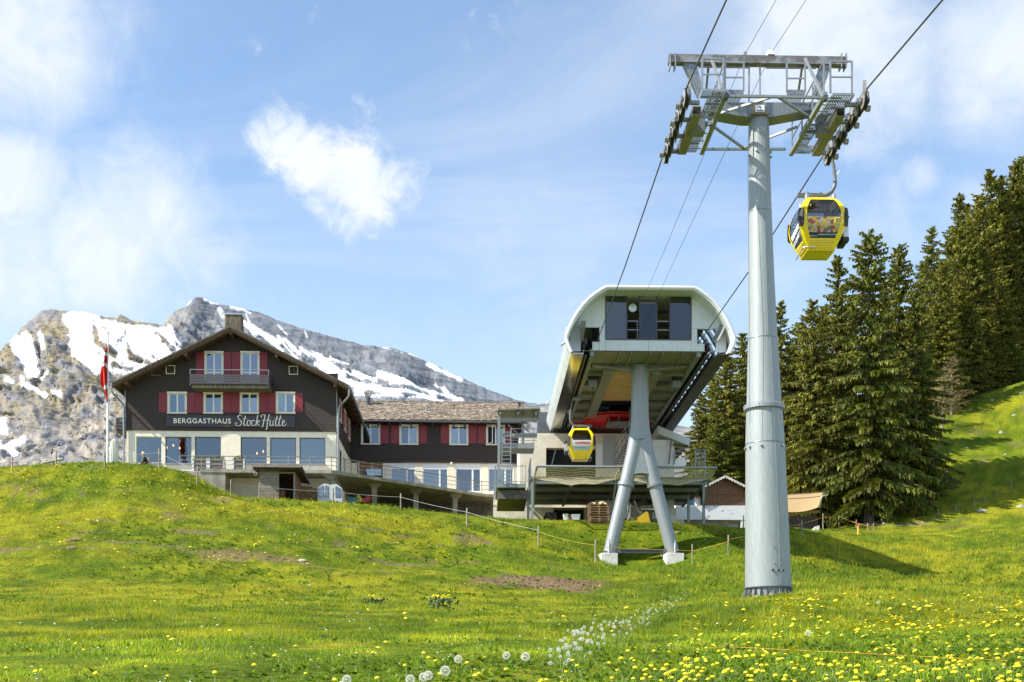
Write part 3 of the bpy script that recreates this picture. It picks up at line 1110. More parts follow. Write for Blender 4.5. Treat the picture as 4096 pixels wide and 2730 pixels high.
def glass_mat(name, tint, refl, rough=.02, base=(.02, .025, .03), alpha=.0):
    """pane: reflects the sky, partly see-through"""
    m = bpy.data.materials.new(name)
    m.use_nodes = True
    t = NT(m.node_tree)
    nt = m.node_tree
    for n_ in list(nt.nodes):
        if n_.type == 'BSDF_PRINCIPLED':
            nt.nodes.remove(n_)
    g = t.n('ShaderNodeBsdfGlossy')
    g.inputs['Color'].default_value = (*tint, 1)
    g.inputs['Roughness'].default_value = rough
    cc = t.n('ShaderNodeTexCoord')
    bn = t.n('ShaderNodeBump')
    bn.inputs['Strength'].default_value = .12
    bn.inputs['Distance'].default_value = .06
    t.l(t.noise(cc.outputs['Object'], 1.1, 3), bn.inputs['Height'])
    t.l(bn.outputs[0], g.inputs['Normal'])
    oi = t.n('ShaderNodeObjectInfo')
    t.l(t.mix(1.0, (*tint, 1), t.mix(oi.outputs['Random'], (.62, .64, .68), (1.2, 1.2, 1.18)), 'MULTIPLY'), g.inputs['Color'])
    if alpha:
        o = t.n('ShaderNodeBsdfTransparent')
        o.inputs['Color'].default_value = (*[alpha] * 3, 1)
    else:
        o = t.n('ShaderNodeBsdfDiffuse')
        o.inputs['Color'].default_value = (*base, 1)
    fr_ = t.n('ShaderNodeFresnel')
    fr_.inputs['IOR'].default_value = 1.5
    f = t.math('MAXIMUM', fr_.outputs[0], refl)
    mx = t.n('ShaderNodeMixShader')
    t.l(f, mx.inputs[0])
    t.l(o.outputs[0], mx.inputs[1])
    t.l(g.outputs[0], mx.inputs[2])
    t.l(mx.outputs[0], nt.nodes['Material Output'].inputs['Surface'])
    MATS[name] = m


glass_mat('pane_blue', (.40, .45, .50), .5, base=(.03, .035, .04))
glass_mat('pane_clear', (.40, .47, .52), .42, alpha=.80)
glass_mat('pane_smoke', (.9, .95, 1), .10, base=(.016, .017, .024), alpha=.14)
glass_mat('pane_cabin', (.9, .95, 1), .10, alpha=.42)


def holed(mb, x0, x1, z0, ztop, holes, y=0.0, cuts=(), depth=.16):
    """upright wall face at local y with rectangular holes and their reveals"""
    zt = ztop if callable(ztop) else (lambda x: ztop)
    xs = sorted({x0, x1, *cuts, *[h[0] for h in holes], *[h[1] for h in holes]})
    for a, b_ in zip(xs[:-1], xs[1:]):
        hs = sorted([h for h in holes if h[0] <= a + 1e-6 and h[1] >= b_ - 1e-6], key=lambda h: h[2])
        lo = z0
        for h in hs:
            if h[2] > lo + 1e-6:
                mb.add([(a, y, lo), (b_, y, lo), (b_, y, h[2]), (a, y, h[2])], [(0, 1, 2, 3)])
            lo = h[3]
        mb.add([(a, y, lo), (b_, y, lo), (b_, y, zt(b_)), (a, y, zt(a))], [(0, 1, 2, 3)])
    for a, b_, c, d in holes:
        mb.add([(a, y, c), (b_, y, c), (b_, y, d), (a, y, d), (a, y + depth, c), (b_, y + depth, c), (b_, y + depth, d), (a, y + depth, d)],
               [(0, 1, 5, 4), (1, 2, 6, 5), (2, 3, 7, 6), (3, 0, 4, 7)])
    return mb


def shutter(root, fr, ly, x0, x1, z0, z1, name='shutter'):
    mb = MB(fr)
    n = 5
    w = (x1 - x0) / n
    for i in range(n):
        mb.box(x0 + i * w + .008, x0 + (i + 1) * w - .008, ly - .052, ly - .022, z0, z1)
    mb.box(x0 + .004, x1 - .004, ly - .036, ly - .018, z0 + .01, z1 - .01)
    s = mb.build(name, 'shutter_red', root)
    mb = MB(fr)
    for z in (z0 + .13, z1 - .13):
        mb.box(x0 + .02, x1 - .02, ly - .068, ly - .052, z - .035, z + .035)
    mb.build('ledge', 'shutter_red', s)
    mb = MB(fr)
    for z in (z0 + .13, z1 - .13):
        for x in (x0 - .02, x1 + .02):
            mb.box(x - .03, x + .03, ly - .06, ly - .03, z - .012, z + .012)
    mb.build('hinge', 'steel_dark', s)
    return s


def casement(root, fr, ly, x0, x1, z0, z1, t=.10, glass='pane_blue', leaves=2, frame='cream_trim', sash='white_paint', open_leaf=False, sill=True, door=False):
    """window with trim, sash bars and panes; x0..z1 is the outside of the trim"""
    mb = MB(fr)
    yo = ly - .055
    mb.box(x0, x0 + t, yo, ly + .05, z0 + t, z1 - t)
    mb.box(x1 - t, x1, yo, ly + .05, z0 + t, z1 - t)
    mb.box(x0 - .02, x1 + .02, yo - .03, ly + .05, z1 - t, z1)
    mb.box(x0 - .02, x1 + .02, yo - .05, ly + .05, z0, z0 + t * .7)
    w = mb.build('window', frame, root)
    a, b_, c, d = x0 + t, x1 - t, z0 + t * .7, z1 - t
    s = .045
    mb = MB(fr)
    y0, y1 = ly + .02, ly + .07
    mb.box(a, b_, y0, y1, c, c + s)
    mb.box(a, b_, y0, y1, d - s, d)
    xs = [a + (b_ - a) * i / leaves for i in range(leaves + 1)]
    for i, x in enumerate(xs):
        e = s if 0 < i < leaves else s
        lo = x - (e if 0 < i < leaves else 0) if i else x
        hi = x + (e if i < leaves else 0)
        if i == leaves:
            lo = x - s
        mb.box(lo, hi, y0 - .004, y1, c + s, d - s)
    if door:
        zz_ = c + (d - c) * .33
        mb.box(a + s, b_ - s, y0 + .004, y1, zz_ - .03, zz_ + .03)
    mb.build('sash', sash, w)
    for i in range(leaves):
        if open_leaf and i == 0:
            mb = MB(fr)
            mb.box(xs[i] + s, xs[i + 1] - s, ly + .10, ly + .11, c + s, d - s)
            mb.build('opening', 'dark_inside', w)
            mb = MB(fr)
            k = .34
            mb.bar((xs[i] + .02, ly + .05, c + s), (xs[i] + .02, ly + .05, d - s), .04)
            mb.bar((xs[i] + k, ly - .42, c + s), (xs[i] + k, ly - .42, d - s), .05)
            mb.bar((xs[i] + .02, ly + .05, c + s), (xs[i] + k, ly - .42, c + s), .05)
            mb.bar((xs[i] + .02, ly + .05, d - s), (xs[i] + k, ly - .42, d - s), .05)
            mb.build('open_sash', sash, w)
            continue
        mb = MB(fr)
        mb.add([(xs[i] + s, ly + .045, c + s), (xs[i + 1] - s, ly + .045, c + s), (xs[i + 1] - s, ly + .045, d - s), (xs[i] + s, ly + .045, d - s)], [(0, 1, 2, 3)])
        mb.build('pane', glass, w)
    return w


def text_mesh(body, size, bold=.0, shear=0.0, space=1.0):
    cu = bpy.data.curves.new('lettering', 'FONT')
    cu.body = body
    cu.size = size
    cu.offset = bold
    cu.shear = shear
    cu.space_character = space
    cu.align_x = 'CENTER'
    cu.align_y = 'CENTER'
    cu.extrude = .006
    cu.resolution_u = 3
    ob = bpy.data.objects.new('lettering', cu)
    col.objects.link(ob)
    dg = bpy.context.evaluated_depsgraph_get()
    me = bpy.data.meshes.new_from_object(ob.evaluated_get(dg))
    bpy.data.objects.remove(ob)
    return me


def lettering(parent, body, m, o, ex, ez, size, fit=None, bold=0.0, shear=0.0, space=1.0, name='lettering', proud=.012):
    """flat letters standing at o (world) with reading direction ex and up ez"""
    me = text_mesh(body, size, bold, shear, space)
    ex, ez = Vector(ex).normalized(), Vector(ez)
    ez = (ez - ex * ez.dot(ex)).normalized()
    nn = ex.cross(ez)
    xs = [v.co.x for v in me.vertices]
    ys = [v.co.y for v in me.vertices]
    mx, my = (max(xs) + min(xs)) / 2, (max(ys) + min(ys)) / 2
    k = fit / (max(xs) - min(xs)) if fit else 1.0
    inv = WM[parent.name].inverted()
    for v in me.vertices:
        p = Vector(o) + ex * ((v.co.x - mx) * k) + ez * ((v.co.y - my) * (k if fit else 1)) + nn * (proud + v.co.z * .4)
        v.co = inv @ p
    me.materials.clear()
    me.materials.append(MATS[m])
    ob = bpy.data.objects.new(name, me)
    col.objects.link(ob)
    ob.parent = parent
    WM[ob.name] = WM[parent.name]
    return ob


# ------------------------------------------------------------------ the mountain inn
HF = Frame(P(924, 1881, 75), 1880)


def z1px(x, y, ly=0.0):        # coordinates read off the 400,1150 crop (0.5102 px each)
    return HF.px(400 + x * .5102, 1150 + y * .5102, ly)


inn = thing('mountain_inn', 'dark shingled mountain inn with red shutters and cream ground floor', 'building', HF.o, HF.yaw)
xl, zb = z1px(203, 1121)
xr, _ = z1px(1853, 1121)
zband = zb
ze = z1px(203, 760)[1]
xm, zapx = z1px(1026, 352)
xm = (xl + xr) / 2


def gable(x):
    return zapx - (zapx - ze) * abs(x - xm) / (xr - xm)


up_holes, row2, row3 = [], [], []
for a, b_ in ((530, 682), (813, 965), (1097, 1247), (1380, 1531)):
    x0, z1_ = z1px(a, 820)
    x1, z0 = z1px(b_, 994)
    row2.append((x0, x1, z0, z1_))
for a, b_ in ((820, 969), (1103, 1252)):
    x0, z1_ = z1px(a, 502)
    x1, z0 = z1px(b_, 752)
    row3.append((x0, x1, z0, z1_))
vents = []
for a, b_, c, d in ((523, 584, 618, 676), (1487, 1547, 624, 681)):
    x0, z1_ = z1px(a, c)
    x1, z0 = z1px(b_, d)
    vents.append((x0, x1, z0, z1_))
big = []
for a, b_, c, d in ((281, 483, 1168, 1378), (510, 715, 1170, 1380), (742, 947, 1170, 1382), (1101, 1305, 1173, 1380), (1332, 1536, 1176, 1382), (1563, 1766, 1177, 1383)):
    x0, z1_ = z1px(a, c)
    x1, z0 = z1px(b_, d)
    big.append((x0, x1, z0, z1_))

HD = 14.0
inset = [(h[0] + .06, h[1] - .06, h[2] + .05, h[3] - .06) for h in row2 + row3]
mb = MB(HF)
holed(mb, xl, xr, zband, gable, inset + vents, 0, (xm,))
mb.add([(xr, 0, zband), (xr, HD, zband), (xr, HD, gable(xr)), (xr, 0, gable(xr))], [(0, 1, 2, 3)])
mb.add([(xl, 0, zband), (xl, HD, zband), (xl, HD, gable(xl)), (xl, 0, gable(xl))], [(3, 2, 1, 0)])
mb.add([(xl, HD, -3), (xr, HD, -3), (xr, HD, gable(xr)), (xm, HD, zapx), (xl, HD, gable(xl))], [(4, 3, 2, 1, 0)])
mb.add([(xl + .02, 1.2, zband), (xr - .02, 1.2, zband), (xr - .02, 1.2, zapx - 2.2), (xl + .02, 1.2, zapx - 2.2)], [(0, 1, 2, 3)])
upper = mb.build('upper_wall', 'slate_under', inn)
mb = MB(HF)
holed(mb, xl + .03, xr - .03, -3.2, zband, big, .04, (), .22)
mb.add([(xr - .03, .04, -3.2), (xr - .03, HD, -3.2), (xr - .03, HD, zband), (xr - .03, .04, zband)], [(0, 1, 2, 3)])
mb.add([(xl + .03, .04, -3.2), (xl + .03, HD, -3.2), (xl + .03, HD, zband), (xl + .03, .04, zband)], [(3, 2, 1, 0)])
mb.build('ground_floor_wall', 'plaster', inn)

# slate shingles, course by course
sh_me = None
mbS = MB(HF)
singles = []
ch, sw = .150, .30
nrow = int((zapx - zband) / ch) + 1
blocked = row2 + row3 + vents
for j in range(nrow):
    z0 = zband + j * ch
    off = (j % 2) * .5 * sw
    x = xl - off
    while x < xr:
        a, b_ = max(x, xl), min(x + sw, xr)
        x += sw
        if b_ - a < .05:
            continue
        zt_ = min(gable(a), gable(b_))
        if z0 + .03 > zt_:
            continue
        hit = [h for h in blocked if h[0] < b_ - .01 and h[1] > a + .01 and h[2] < z0 + ch * .9 and h[3] > z0 + .02]
        if hit:
            h = hit[0]
            if a < h[0] - .04:
                b_ = h[0]
            elif b_ > h[1] + .04:
                a = h[1]
            else:
                continue
        t1 = min(z0 + ch + .02, zt_)
        jit_ = rng.uniform(-.004, .004)
        g = .006
        vs = [(a + g, -.018 + jit_ * .5, z0), (b_ - g, -.018 + jit_ * .5, z0), (b_ - g, -.008, t1), (a + g, -.008, t1), (a + g, 0, z0), (b_ - g, 0, z0)]
        fs = [(0, 1, 2, 3), (4, 5, 1, 0)]
        full = abs((b_ - a) - sw) < 1e-4 and t1 > z0 + ch
        if full and j < 12 and len(singles) < 298 and rng.random() < .62:
            singles.append((a, z0, jit_))
        else:
            mbS.add(vs, fs)
rest = mbS.build('shingle_courses', 'slate_dark', upper)
rest['kind'] = 'stuff'
mb = MB()
g = .006
mb.add([(g, -.018, 0), (sw - g, -.018, 0), (sw - g, -.008, ch + .02), (g, -.008, ch + .02), (g, 0, 0), (sw - g, 0, 0)], [(0, 1, 2, 3), (4, 5, 1, 0)])
so_ = mb.build('shingle', 'slate_dark', None)
so_.parent = upper
for i, (a, z0, jt) in enumerate(singles):
    o = so_ if i == 0 else so_.copy()
    if i:
        col.objects.link(o)
    o.location = (a, jt * .5, z0)
# side wall courses (seen at a glance only)
mb = MB(HF)
j = 0
z = zband
while z < ze - .02:
    mb.add([(xr + .03, 0, z), (xr + .03, HD, z), (xr + .006, HD, z + ch), (xr + .006, 0, z + ch), (xr, 0, z), (xr, HD, z)], [(0, 1, 2, 3), (4, 5, 1, 0)])
    z += ch
mb.build('side_courses', 'slate_dark', upper)

for h in row2:
    casement(inn, HF, 0, *h)
for h in row3:
    casement(inn, HF, 0, *h, door=True)
for a, b_ in ((462, 530), (676, 745), (747, 815), (958, 1028), (1030, 1100), (1241, 1311), (1312, 1381), (1523, 1591)):
    x0, z1_ = z1px(a, 828)
    x1, z0 = z1px(b_, 984)
    shutter(inn, HF, 0, x0, x1, z0, z1_)
for a, b_ in ((753, 822), (962, 1031), (1036, 1105), (1246, 1314)):
    x0, z1_ = z1px(a, 510)
    x1, z0 = z1px(b_, 750)
    shutter(inn, HF, 0, x0, x1, z0, z1_)
for h in vents:
    mb = MB(HF)
    t_ = .045
    mb.box(h[0] - t_, h[0], -.05, .03, h[2] - t_, h[3] + t_).box(h[1], h[1] + t_, -.05, .03, h[2] - t_, h[3] + t_).box(h[0], h[1], -.05, .03, h[3], h[3] + t_).box(h[0], h[1], -.05, .03, h[2] - t_, h[2])
    v_ = mb.build('vent_opening', 'cream_trim', inn)
    MB(HF).box(h[0], h[1], .10, .12, h[2], h[3]).build('louvre', 'wood_dark', v_)

# restaurant behind the big panes
mb = MB(HF)
zr = big[0][3] + .32
zf = big[0][2] - .75
mb.add([(xl + .1, 7, zf), (xr - .1, 7, zf), (xr - .1, 7, zr), (xl + .1, 7, zr)], [(0, 1, 2, 3)])
mb.add([(xl + .1, .3, zf), (xr - .1, .3, zf), (xr - .1, 7, zf), (xl + .1, 7, zf)], [(0, 1, 2, 3)])
mb.add([(xl + .1, .3, zf), (xl + .1, 7, zf), (xl + .1, 7, zr), (xl + .1, .3, zr)], [(0, 1, 2, 3)])
mb.add([(xr - .1, .3, zf), (xr - .1, 7, zf), (xr - .1, 7, zr), (xr - .1, .3, zr)], [(3, 2, 1, 0)])
room = mb.build('dining_room', 'room_wall', inn)
for k in range(24):
    a = xl + .1 + k * (xr - xl - .2) / 24
    MB(HF).box(a + .015, a + (xr - xl - .2) / 24 - .015, .3, 7, zr, zr + .02).build('ceiling_plank', 'ceiling_wood', room)
MB(HF).box(xl + .1, xr - .1, .3, 7, zr + .02, zr + .04).build('ceiling', 'wood_grey', room)
for i, h in enumerate(big):
    mb = MB(HF)
    t_ = .05
    y0, y1 = .13, .21
    mb.box(h[0], h[0] + t_, y0, y1, h[2], h[3]).box(h[1] - t_, h[1], y0, y1, h[2], h[3]).box(h[0] + t_, h[1] - t_, y0, y1, h[3] - t_, h[3]).box(h[0] + t_, h[1] - t_, y0, y1, h[2], h[2] + t_)
    w = mb.build('window', 'concrete_pale' if i < 1 else 'steel_dark', inn)
    MB(HF).box(h[0] - .03, h[1] + .03, -.06, .14, h[2] - .07, h[2] - .004).build('sill', 'gutter_zinc', w)
    MB(HF).add([(h[0] + t_, .17, h[2] + t_), (h[1] - t_, .17, h[2] + t_), (h[1] - t_, .17, h[3] - t_), (h[0] + t_, .17, h[3] - t_)], [(0, 1, 2, 3)]).build('pane', 'pane_clear', w)
for a, b_ in ((286, 318), (330, 372), (915, 945)):
    x0 = z1px(a, 1200)[0]
    x1 = z1px(b_, 1200)[0]
    n = 14
    MB(HF).grid(lambda u_, v_: (x0 + (x1 - x0) * u_, .45 + .06 * math.sin(u_ * 30), zf + (zr - zf) * v_), n, 1).build('curtain', 'curtain', room, smooth=80)
mb = MB(HF)
a = z1px(322, 1200)[0]
MB(HF).box(a - .03, a + .03, .5, .56, zf, zr).build('room_post', 'wood_dark', room)
for px_, py_ in ((523, 1258), (575, 1240), (625, 1262), (1231, 1303), (1280, 1288)):
    x, z = z1px(px_, py_, 2.2)
    l_ = MB(HF)
    l_.tube([(x, 2.2, z + .12), (x, 2.2, zr)], .012, 5)
    p = l_.build('lamp_cord', 'steel_dark', room)
    MB(HF).lathe([(.0, -.07), (.035, -.055), (.05, 0), (.03, .05), (.02, .09)], (x, 2.2, z), 10).build('light_bulb', 'lamp_glow', p)
MB(HF).box(*sorted((z1px(515, 1215, 1.5)[0], z1px(640, 1215, 1.5)[0])), 1.5, 1.75, z1px(0, 1222, 1.5)[1], z1px(0, 1210, 1.5)[1]).build('ceiling_beam', 'curtain', room)

# roof
of = 1.15
ax_, az_ = HF.px(921.5, 1303, -of)
tl = HF.px(447, 1528, -of)
tr_ = HF.px(1392, 1538, -of)
sl_ = (az_ - tl[1]) / (ax_ - tl[0])
sr_ = (az_ - tr_[1]) / (tr_[0] - ax_)
sl_ = sr_ = (sl_ + sr_) / 2
hw = (tr_[0] - tl[0]) / 2
th = .17
mb = MB(HF)
ridge_x = ax_
for sgn in (-1, 1):
    e0, e1 = ridge_x + sgn * hw, ridge_x
    zt0, zt1 = az_ - sl_ * hw, az_
    vs = []
    for y in (-of, HD + .6):
        vs += [(e0, y, zt0), (e1, y, zt1), (e1, y, zt1 - th), (e0, y, zt0 - th)]
    mb.add(vs, [(0, 1, 2, 3), (7, 6, 5, 4), (0, 4, 5, 1), (3, 2, 6, 7), (0, 3, 7, 4)])
roof = mb.build('roof', 'roof_edge', inn)
for sgn in (-1, 1):           # verge boards, one lapping over the other
    for k, (dz_, dy_, m_) in enumerate(((-.03, -.03, 'roof_edge'), (-.14, .05, 'roof_board'), (-.23, .16, 'wood_eave'))):
        p = (ridge_x, -of + dy_, az_ + dz_ - .05)
        q = (ridge_x + sgn * hw, -of + dy_, az_ - sl_ * hw + dz_ - .05)
        MB(HF).bar(p, q, .05, .11).build('verge_board', m_, roof)
    for k in range(9):            # rafter ends and purlins under the eaves
        y = -of + .35 + k * 1.35
        x = ridge_x + sgn * (hw - .05)
        MB(HF).bar((x, y, az_ - sl_ * (hw - .05) - th - .06), (ridge_x + sgn * (xr - xm - .1), y, az_ - sl_ * (xr - xm - .1) - th - .06), .09, .13).build('rafter', 'wood_eave', roof)
    y = -of
    MB(HF).tube([(ridge_x + sgn * (hw + .05), y, az_ - sl_ * hw - .12), (ridge_x + sgn * (hw + .05), HD + .6, az_ - sl_ * hw - .12)], .085, 10).build('gutter', 'gutter_zinc', roof, smooth=50)
for fx in (-.98, -.52, 0, .52, .98):
    x = ridge_x + fx * (xr - xm) * (1 if abs(fx) > .9 else .82)
    MB(HF).box(x - .09, x + .09, -of + .12, .05, az_ - sl_ * abs(x - ridge_x) - th - .34, az_ - sl_ * abs(x - ridge_x) - th - .09).build('purlin', 'wood_eave', roof)
# soffit boards
for sgn in (-1, 1):
    for k in range(5):
        y = -of + .08 + k * .24
        MB(HF).bar((ridge_x + sgn * .05, y, az_ - th - .02 - sl_ * .05), (ridge_x + sgn * (hw - .1), y, az_ - th - .02 - sl_ * (hw - .1)), .22, .03).build('soffit_board', 'wood_dark', roof)
# chimney
cxp = HF.px(938, 1268, 3.0)
mb = MB(HF)
hwc = .50
mb.add([(cxp[0] - hwc * 1.08, 2.5, az_ - 1.0), (cxp[0] + hwc * 1.12, 2.5, az_ - 1.0), (cxp[0] + hwc * 1.12, 3.5, az_ - 1.0), (cxp[0] - hwc * 1.08, 3.5, az_ - 1.0),
        (cxp[0] - hwc, 2.55, cxp[1]), (cxp[0] + hwc, 2.55, cxp[1]), (cxp[0] + hwc, 3.45, cxp[1]), (cxp[0] - hwc, 3.45, cxp[1])],
       [(0, 3, 2, 1), (4, 5, 6, 7), (0, 1, 5, 4), (1, 2, 6, 5), (2, 3, 7, 6), (3, 0, 4, 7)])
chim = mb.build('chimney', 'concrete_stained', roof)
MB(HF).box(cxp[0] - hwc - .05, cxp[0] + hwc + .05, 2.5, 3.5, cxp[1] + .002, cxp[1] + .06).build('chimney_cap', 'metal_cowl', chim)
# downpipes
gx, gzz = ridge_x + hw + .05, az_ - sl_ * hw - .2
MB(HF).tube([(gx, -of + .1, gzz), (gx, -of + .1, gzz - .45), (gx - .1, -of + .2, gzz - .6), (xr + .18, -.12, gzz - .95), (xr + .12, -.1, gzz - 1.2), (xr + .12, -.1, -.02)], .062, 8).build('downpipe', 'gutter_zinc', inn, smooth=60)
gx = ridge_x - hw - .05
MB(HF).tube([(gx, -of + .1, gzz), (gx, -of + .1, gzz - .3), (gx + .1, -of + .2, gzz - .5), (xl - .14, -.1, gzz - .9), (xl - .1, -.1, gzz - 1.1), (xl - .1, -.1, -1.2)], .062, 8).build('downpipe', 'gutter_zinc', inn, smooth=60)
MB(HF).tube([(xr + .03, -.03, zband), (xr + .03, -.03, ze)], .03, 6).build('corner_strip', 'gutter_zinc', inn)
MB(HF).tube([(xl - .03, -.03, zband), (xl - .03, -.03, ze)], .03, 6).build('corner_strip', 'gutter_zinc', inn)
# antenna and outdoor lamp hanging from the verge
x, z = z1px(407, 690, -.6)
mb = MB(HF).tube([(x, -.6, z + .75), (x, -.6, z)], .012, 5).tube([(x - .1, -.6, z), (x + .55, -.6, z)], .012, 5)
for i in range(4):
    mb.tube([(x + .1 + i * .13, -.75, z), (x + .1 + i * .13, -.45, z)], .008, 4)
mb.build('antenna', 'galv_matt', inn)
# balcony
bx0, bzt = z1px(720, 752, -1.2)
bx1, bzb = z1px(1325, 789, -1.2)
balc = MB(HF).box(bx0, bx1, -1.2, -.005, bzb - .02, bzb + .17).build('balcony', 'concrete_stained', inn)
sx0, sx1 = z1px(704, 700, -1.24)[0], z1px(1326, 700, -1.24)[0]
for k, (a, b_) in enumerate(((675, 689), (692, 708), (711, 728), (731, 749))):
    zt_, zb_ = z1px(0, a, -1.24)[1], z1px(0, b_, -1.24)[1]
    MB(HF).box(sx0, sx1, -1.25, -1.22, zb_, zt_).build('balcony_slat', 'rail_dark', balc)
    for xs_ in (sx0, sx1 - .03):
        MB(HF).box(xs_, xs_ + .03, -1.215, -.02, zb_, zt_).build('balcony_slat', 'rail_dark', balc)
zr_ = z1px(0, 637, -1.24)[1]
for px_ in (707, 905, 1118, 1322):
    x = z1px(px_, 700, -1.2)[0]
    MB(HF).tube([(x, -1.2, bzb + .1), (x, -1.2, zr_)], .022, 6).build('balcony_post', 'galv_matt', balc)
MB(HF).tube([(sx0 + .02, -.02, zr_), (sx0 + .02, -1.2, zr_), (sx1 - .02, -1.2, zr_), (sx1 - .02, -.02, zr_)], .024, 6).build('handrail', 'galv_matt', balc)
# name board with lettering
x0, z1_ = z1px(520, 1003)
x1, z0 = z1px(1531, 1101)
sb = MB(HF).box(x0, x1, -.085, -.04, z0, z1_).build('name_board', 'sign_board', inn)
x, z = z1px(805, 1050)
xa, xb = z1px(581, 0)[0], z1px(1030, 0)[0]
ex_, ez_ = HF.m.to_3x3() @ Vector((1, 0, 0)), Vector((0, 0, 1))
lettering(sb, 'BERGGASTHAUS', 'sign_letter', HF.w((x, -.088, z)), ex_, ez_, .42, fit=xb - xa, bold=.006, space=1.15)


def stroke_text(parent, fr, strokes, x0, z0, k, y, m, wid):
    """brush lettering: flat ribbons along smoothed strokes"""
    mb = MB(fr)
    for s_ in strokes:
        pts = [Vector((a, b_)) for a, b_ in s_]
        pp = []
        for i in range(len(pts) - 1):
            p0, p1, p2, p3 = pts[max(i - 1, 0)], pts[i], pts[i + 1], pts[min(i + 2, len(pts) - 1)]
            for q in range(6):
                t_ = q / 6
                pp.append(.5 * ((2 * p1) + (p2 - p0) * t_ + (2 * p0 - 5 * p1 + 4 * p2 - p3) * t_ ** 2 + (3 * p1 - p0 - 3 * p2 + p3) * t_ ** 3))
        pp.append(pts[-1])
        L, Rr = [], []
        for i, p in enumerate(pp):
            d = (pp[min(i + 1, len(pp) - 1)] - pp[max(i - 1, 0)])
            if d.length < 1e-6:
                d = Vector((1, 0))
            d.normalize()
            w = wid * (.55 + .75 * abs(d.y) * (1 if d.y < 0 else .55))
            nrm = Vector((-d.y, d.x)) * w
            L.append(p + nrm)
            Rr.append(p - nrm)
        b0 = len(mb.v)
        for a, c in zip(L, Rr):
            mb.v.append(Vector((x0 + a.x * k, y, z0 + a.y * k)))
            mb.v.append(Vector((x0 + c.x * k, y, z0 + c.y * k)))
        for i in range(len(L) - 1):
            mb.f.append((b0 + 2 * i, b0 + 2 * i + 1, b0 + 2 * i + 3, b0 + 2 * i + 2))
    return mb.build('script_lettering', m, parent)


STK = [
    [(.62, .92), (.55, 1.0), (.38, 1.0), (.26, .84), (.36, .62), (.54, .46), (.60, .22), (.42, 0), (.16, 0), (.02, .14), (.08, .28), (.2, .22)],       # S
    [(.98, .95), (.84, .40), (.84, .08), (.94, 0), (1.06, .12)], [(.70, .66), (1.10, .68)],                                                              # t
    [(1.36, .52), (1.22, .50), (1.14, .24), (1.22, 0), (1.36, .04), (1.44, .30), (1.36, .52), (1.50, .44)],                                              # o
    [(1.84, .44), (1.74, .54), (1.60, .40), (1.58, .12), (1.70, 0), (1.88, .10)],                                                                         # c
    [(2.16, 1.02), (2.04, .5), (1.96, 0)], [(2.02, .30), (2.24, .52), (2.26, .36), (2.08, .28), (2.24, .04), (2.36, .06)],                                # k
    [(2.52, .80), (2.46, .96), (2.62, 1.06), (2.84, 1.0)], [(2.86, 1.08), (2.74, .50), (2.62, -.06), (2.50, -.10)],
    [(3.24, 1.10), (3.10, .50), (3.04, .0), (2.98, -.32), (2.88, -.28)], [(2.56, .50), (2.80, .56), (3.10, .54), (3.30, .62)],                            # H
    [(3.36, .54), (3.30, .14), (3.40, 0), (3.54, .14), (3.62, .54)], [(3.62, .54), (3.58, .12), (3.68, .02)], [(3.42, .76), (3.43, .73)], [(3.60, .78), (3.61, .75)],   # ue
    [(4.02, .98), (3.86, .40), (3.84, .08), (3.94, 0), (4.04, .10)], [(3.72, .66), (4.12, .68)],
    [(4.34, 1.0), (4.18, .40), (4.16, .08), (4.26, 0), (4.36, .10)], [(4.04, .68), (4.46, .72)],
    [(4.48, .24), (4.70, .36), (4.68, .54), (4.54, .48), (4.48, .20), (4.58, 0), (4.78, .10), (4.86, .24)],
]
x0, zb_ = z1px(1062, 1082)
x1, zt_ = z1px(1462, 1020)
kk = (x1 - x0) / 4.86
stroke_text(sb, HF, STK, x0, zb_ - .04, kk, -.093, 'sign_letter', .032)
# windows on the right-hand side wall with red shutters
def side_window(y0):
    mb = MB(HF)
    zt_, zb_ = row2[0][3], row2[0][2]
    mb.box(xr + .01, xr + .09, y0, y0 + 1.15, zt_ - .1, zt_).box(xr + .01, xr + .11, y0, y0 + 1.15, zb_, zb_ + .09)
    mb.box(xr + .01, xr + .08, y0, y0 + .1, zb_ + .09, zt_ - .1).box(xr + .01, xr + .08, y0 + 1.05, y0 + 1.15, zb_ + .09, zt_ - .1)
    w = mb.build('side_window', 'cream_trim', inn)
    MB(HF).box(xr + .012, xr + .05, y0 + .1, y0 + 1.05, zb_ + .09, zt_ - .1).build('pane', 'pane_blue', w)
    for yy in (y0 - .58, y0 + 1.17):
        mb = MB(HF)
        for i in range(4):
            mb.box(xr + .035, xr + .075, yy + i * .14 + .006, yy + (i + 1) * .14 - .006, zb_ + .05, zt_ - .05)
        mb.box(xr + .075, xr + .09, yy + .02, yy + .54, zb_ + .2, zb_ + .28).box(xr + .075, xr + .09, yy + .02, yy + .54, zt_ - .3, zt_ - .22)
        mb.build('side_shutter', 'shutter_red', w)


for y0 in (1.2, 4.0, 6.7):
    side_window(y0)
for y0 in (1.6, 4.4):
    w = MB(HF).box(xr - .01, xr + .02, y0, y0 + 1.2, -.1, 1.9).build('side_door', 'cream_trim', inn)
    MB(HF).box(xr + .02, xr + .03, y0 + .15, y0 + 1.05, .2, 1.7).build('pane', 'pane_blue', w)
# dark slat balcony on the far left side wall
z = z1px(0, 1060)[1]
lb = MB(HF).box(xl - .75, xl - .01, .5, 4.5, z - .45, z - .33).build('side_balcony', 'wood_dark', inn)
for k in range(4):
    MB(HF).box(xl - .78, xl - .74, .5, 4.5, z - .30 + k * .19, z - .15 + k * .19).build('balcony_slat', 'rail_dark', lb)
    MB(HF).box(xl - .74, xl - .02, .46, .5, z - .30 + k * .19, z - .15 + k * .19).build('balcony_slat', 'rail_dark', lb)

# ------------------------------------------------------------------ annex with shingle roof
AY = 9.6


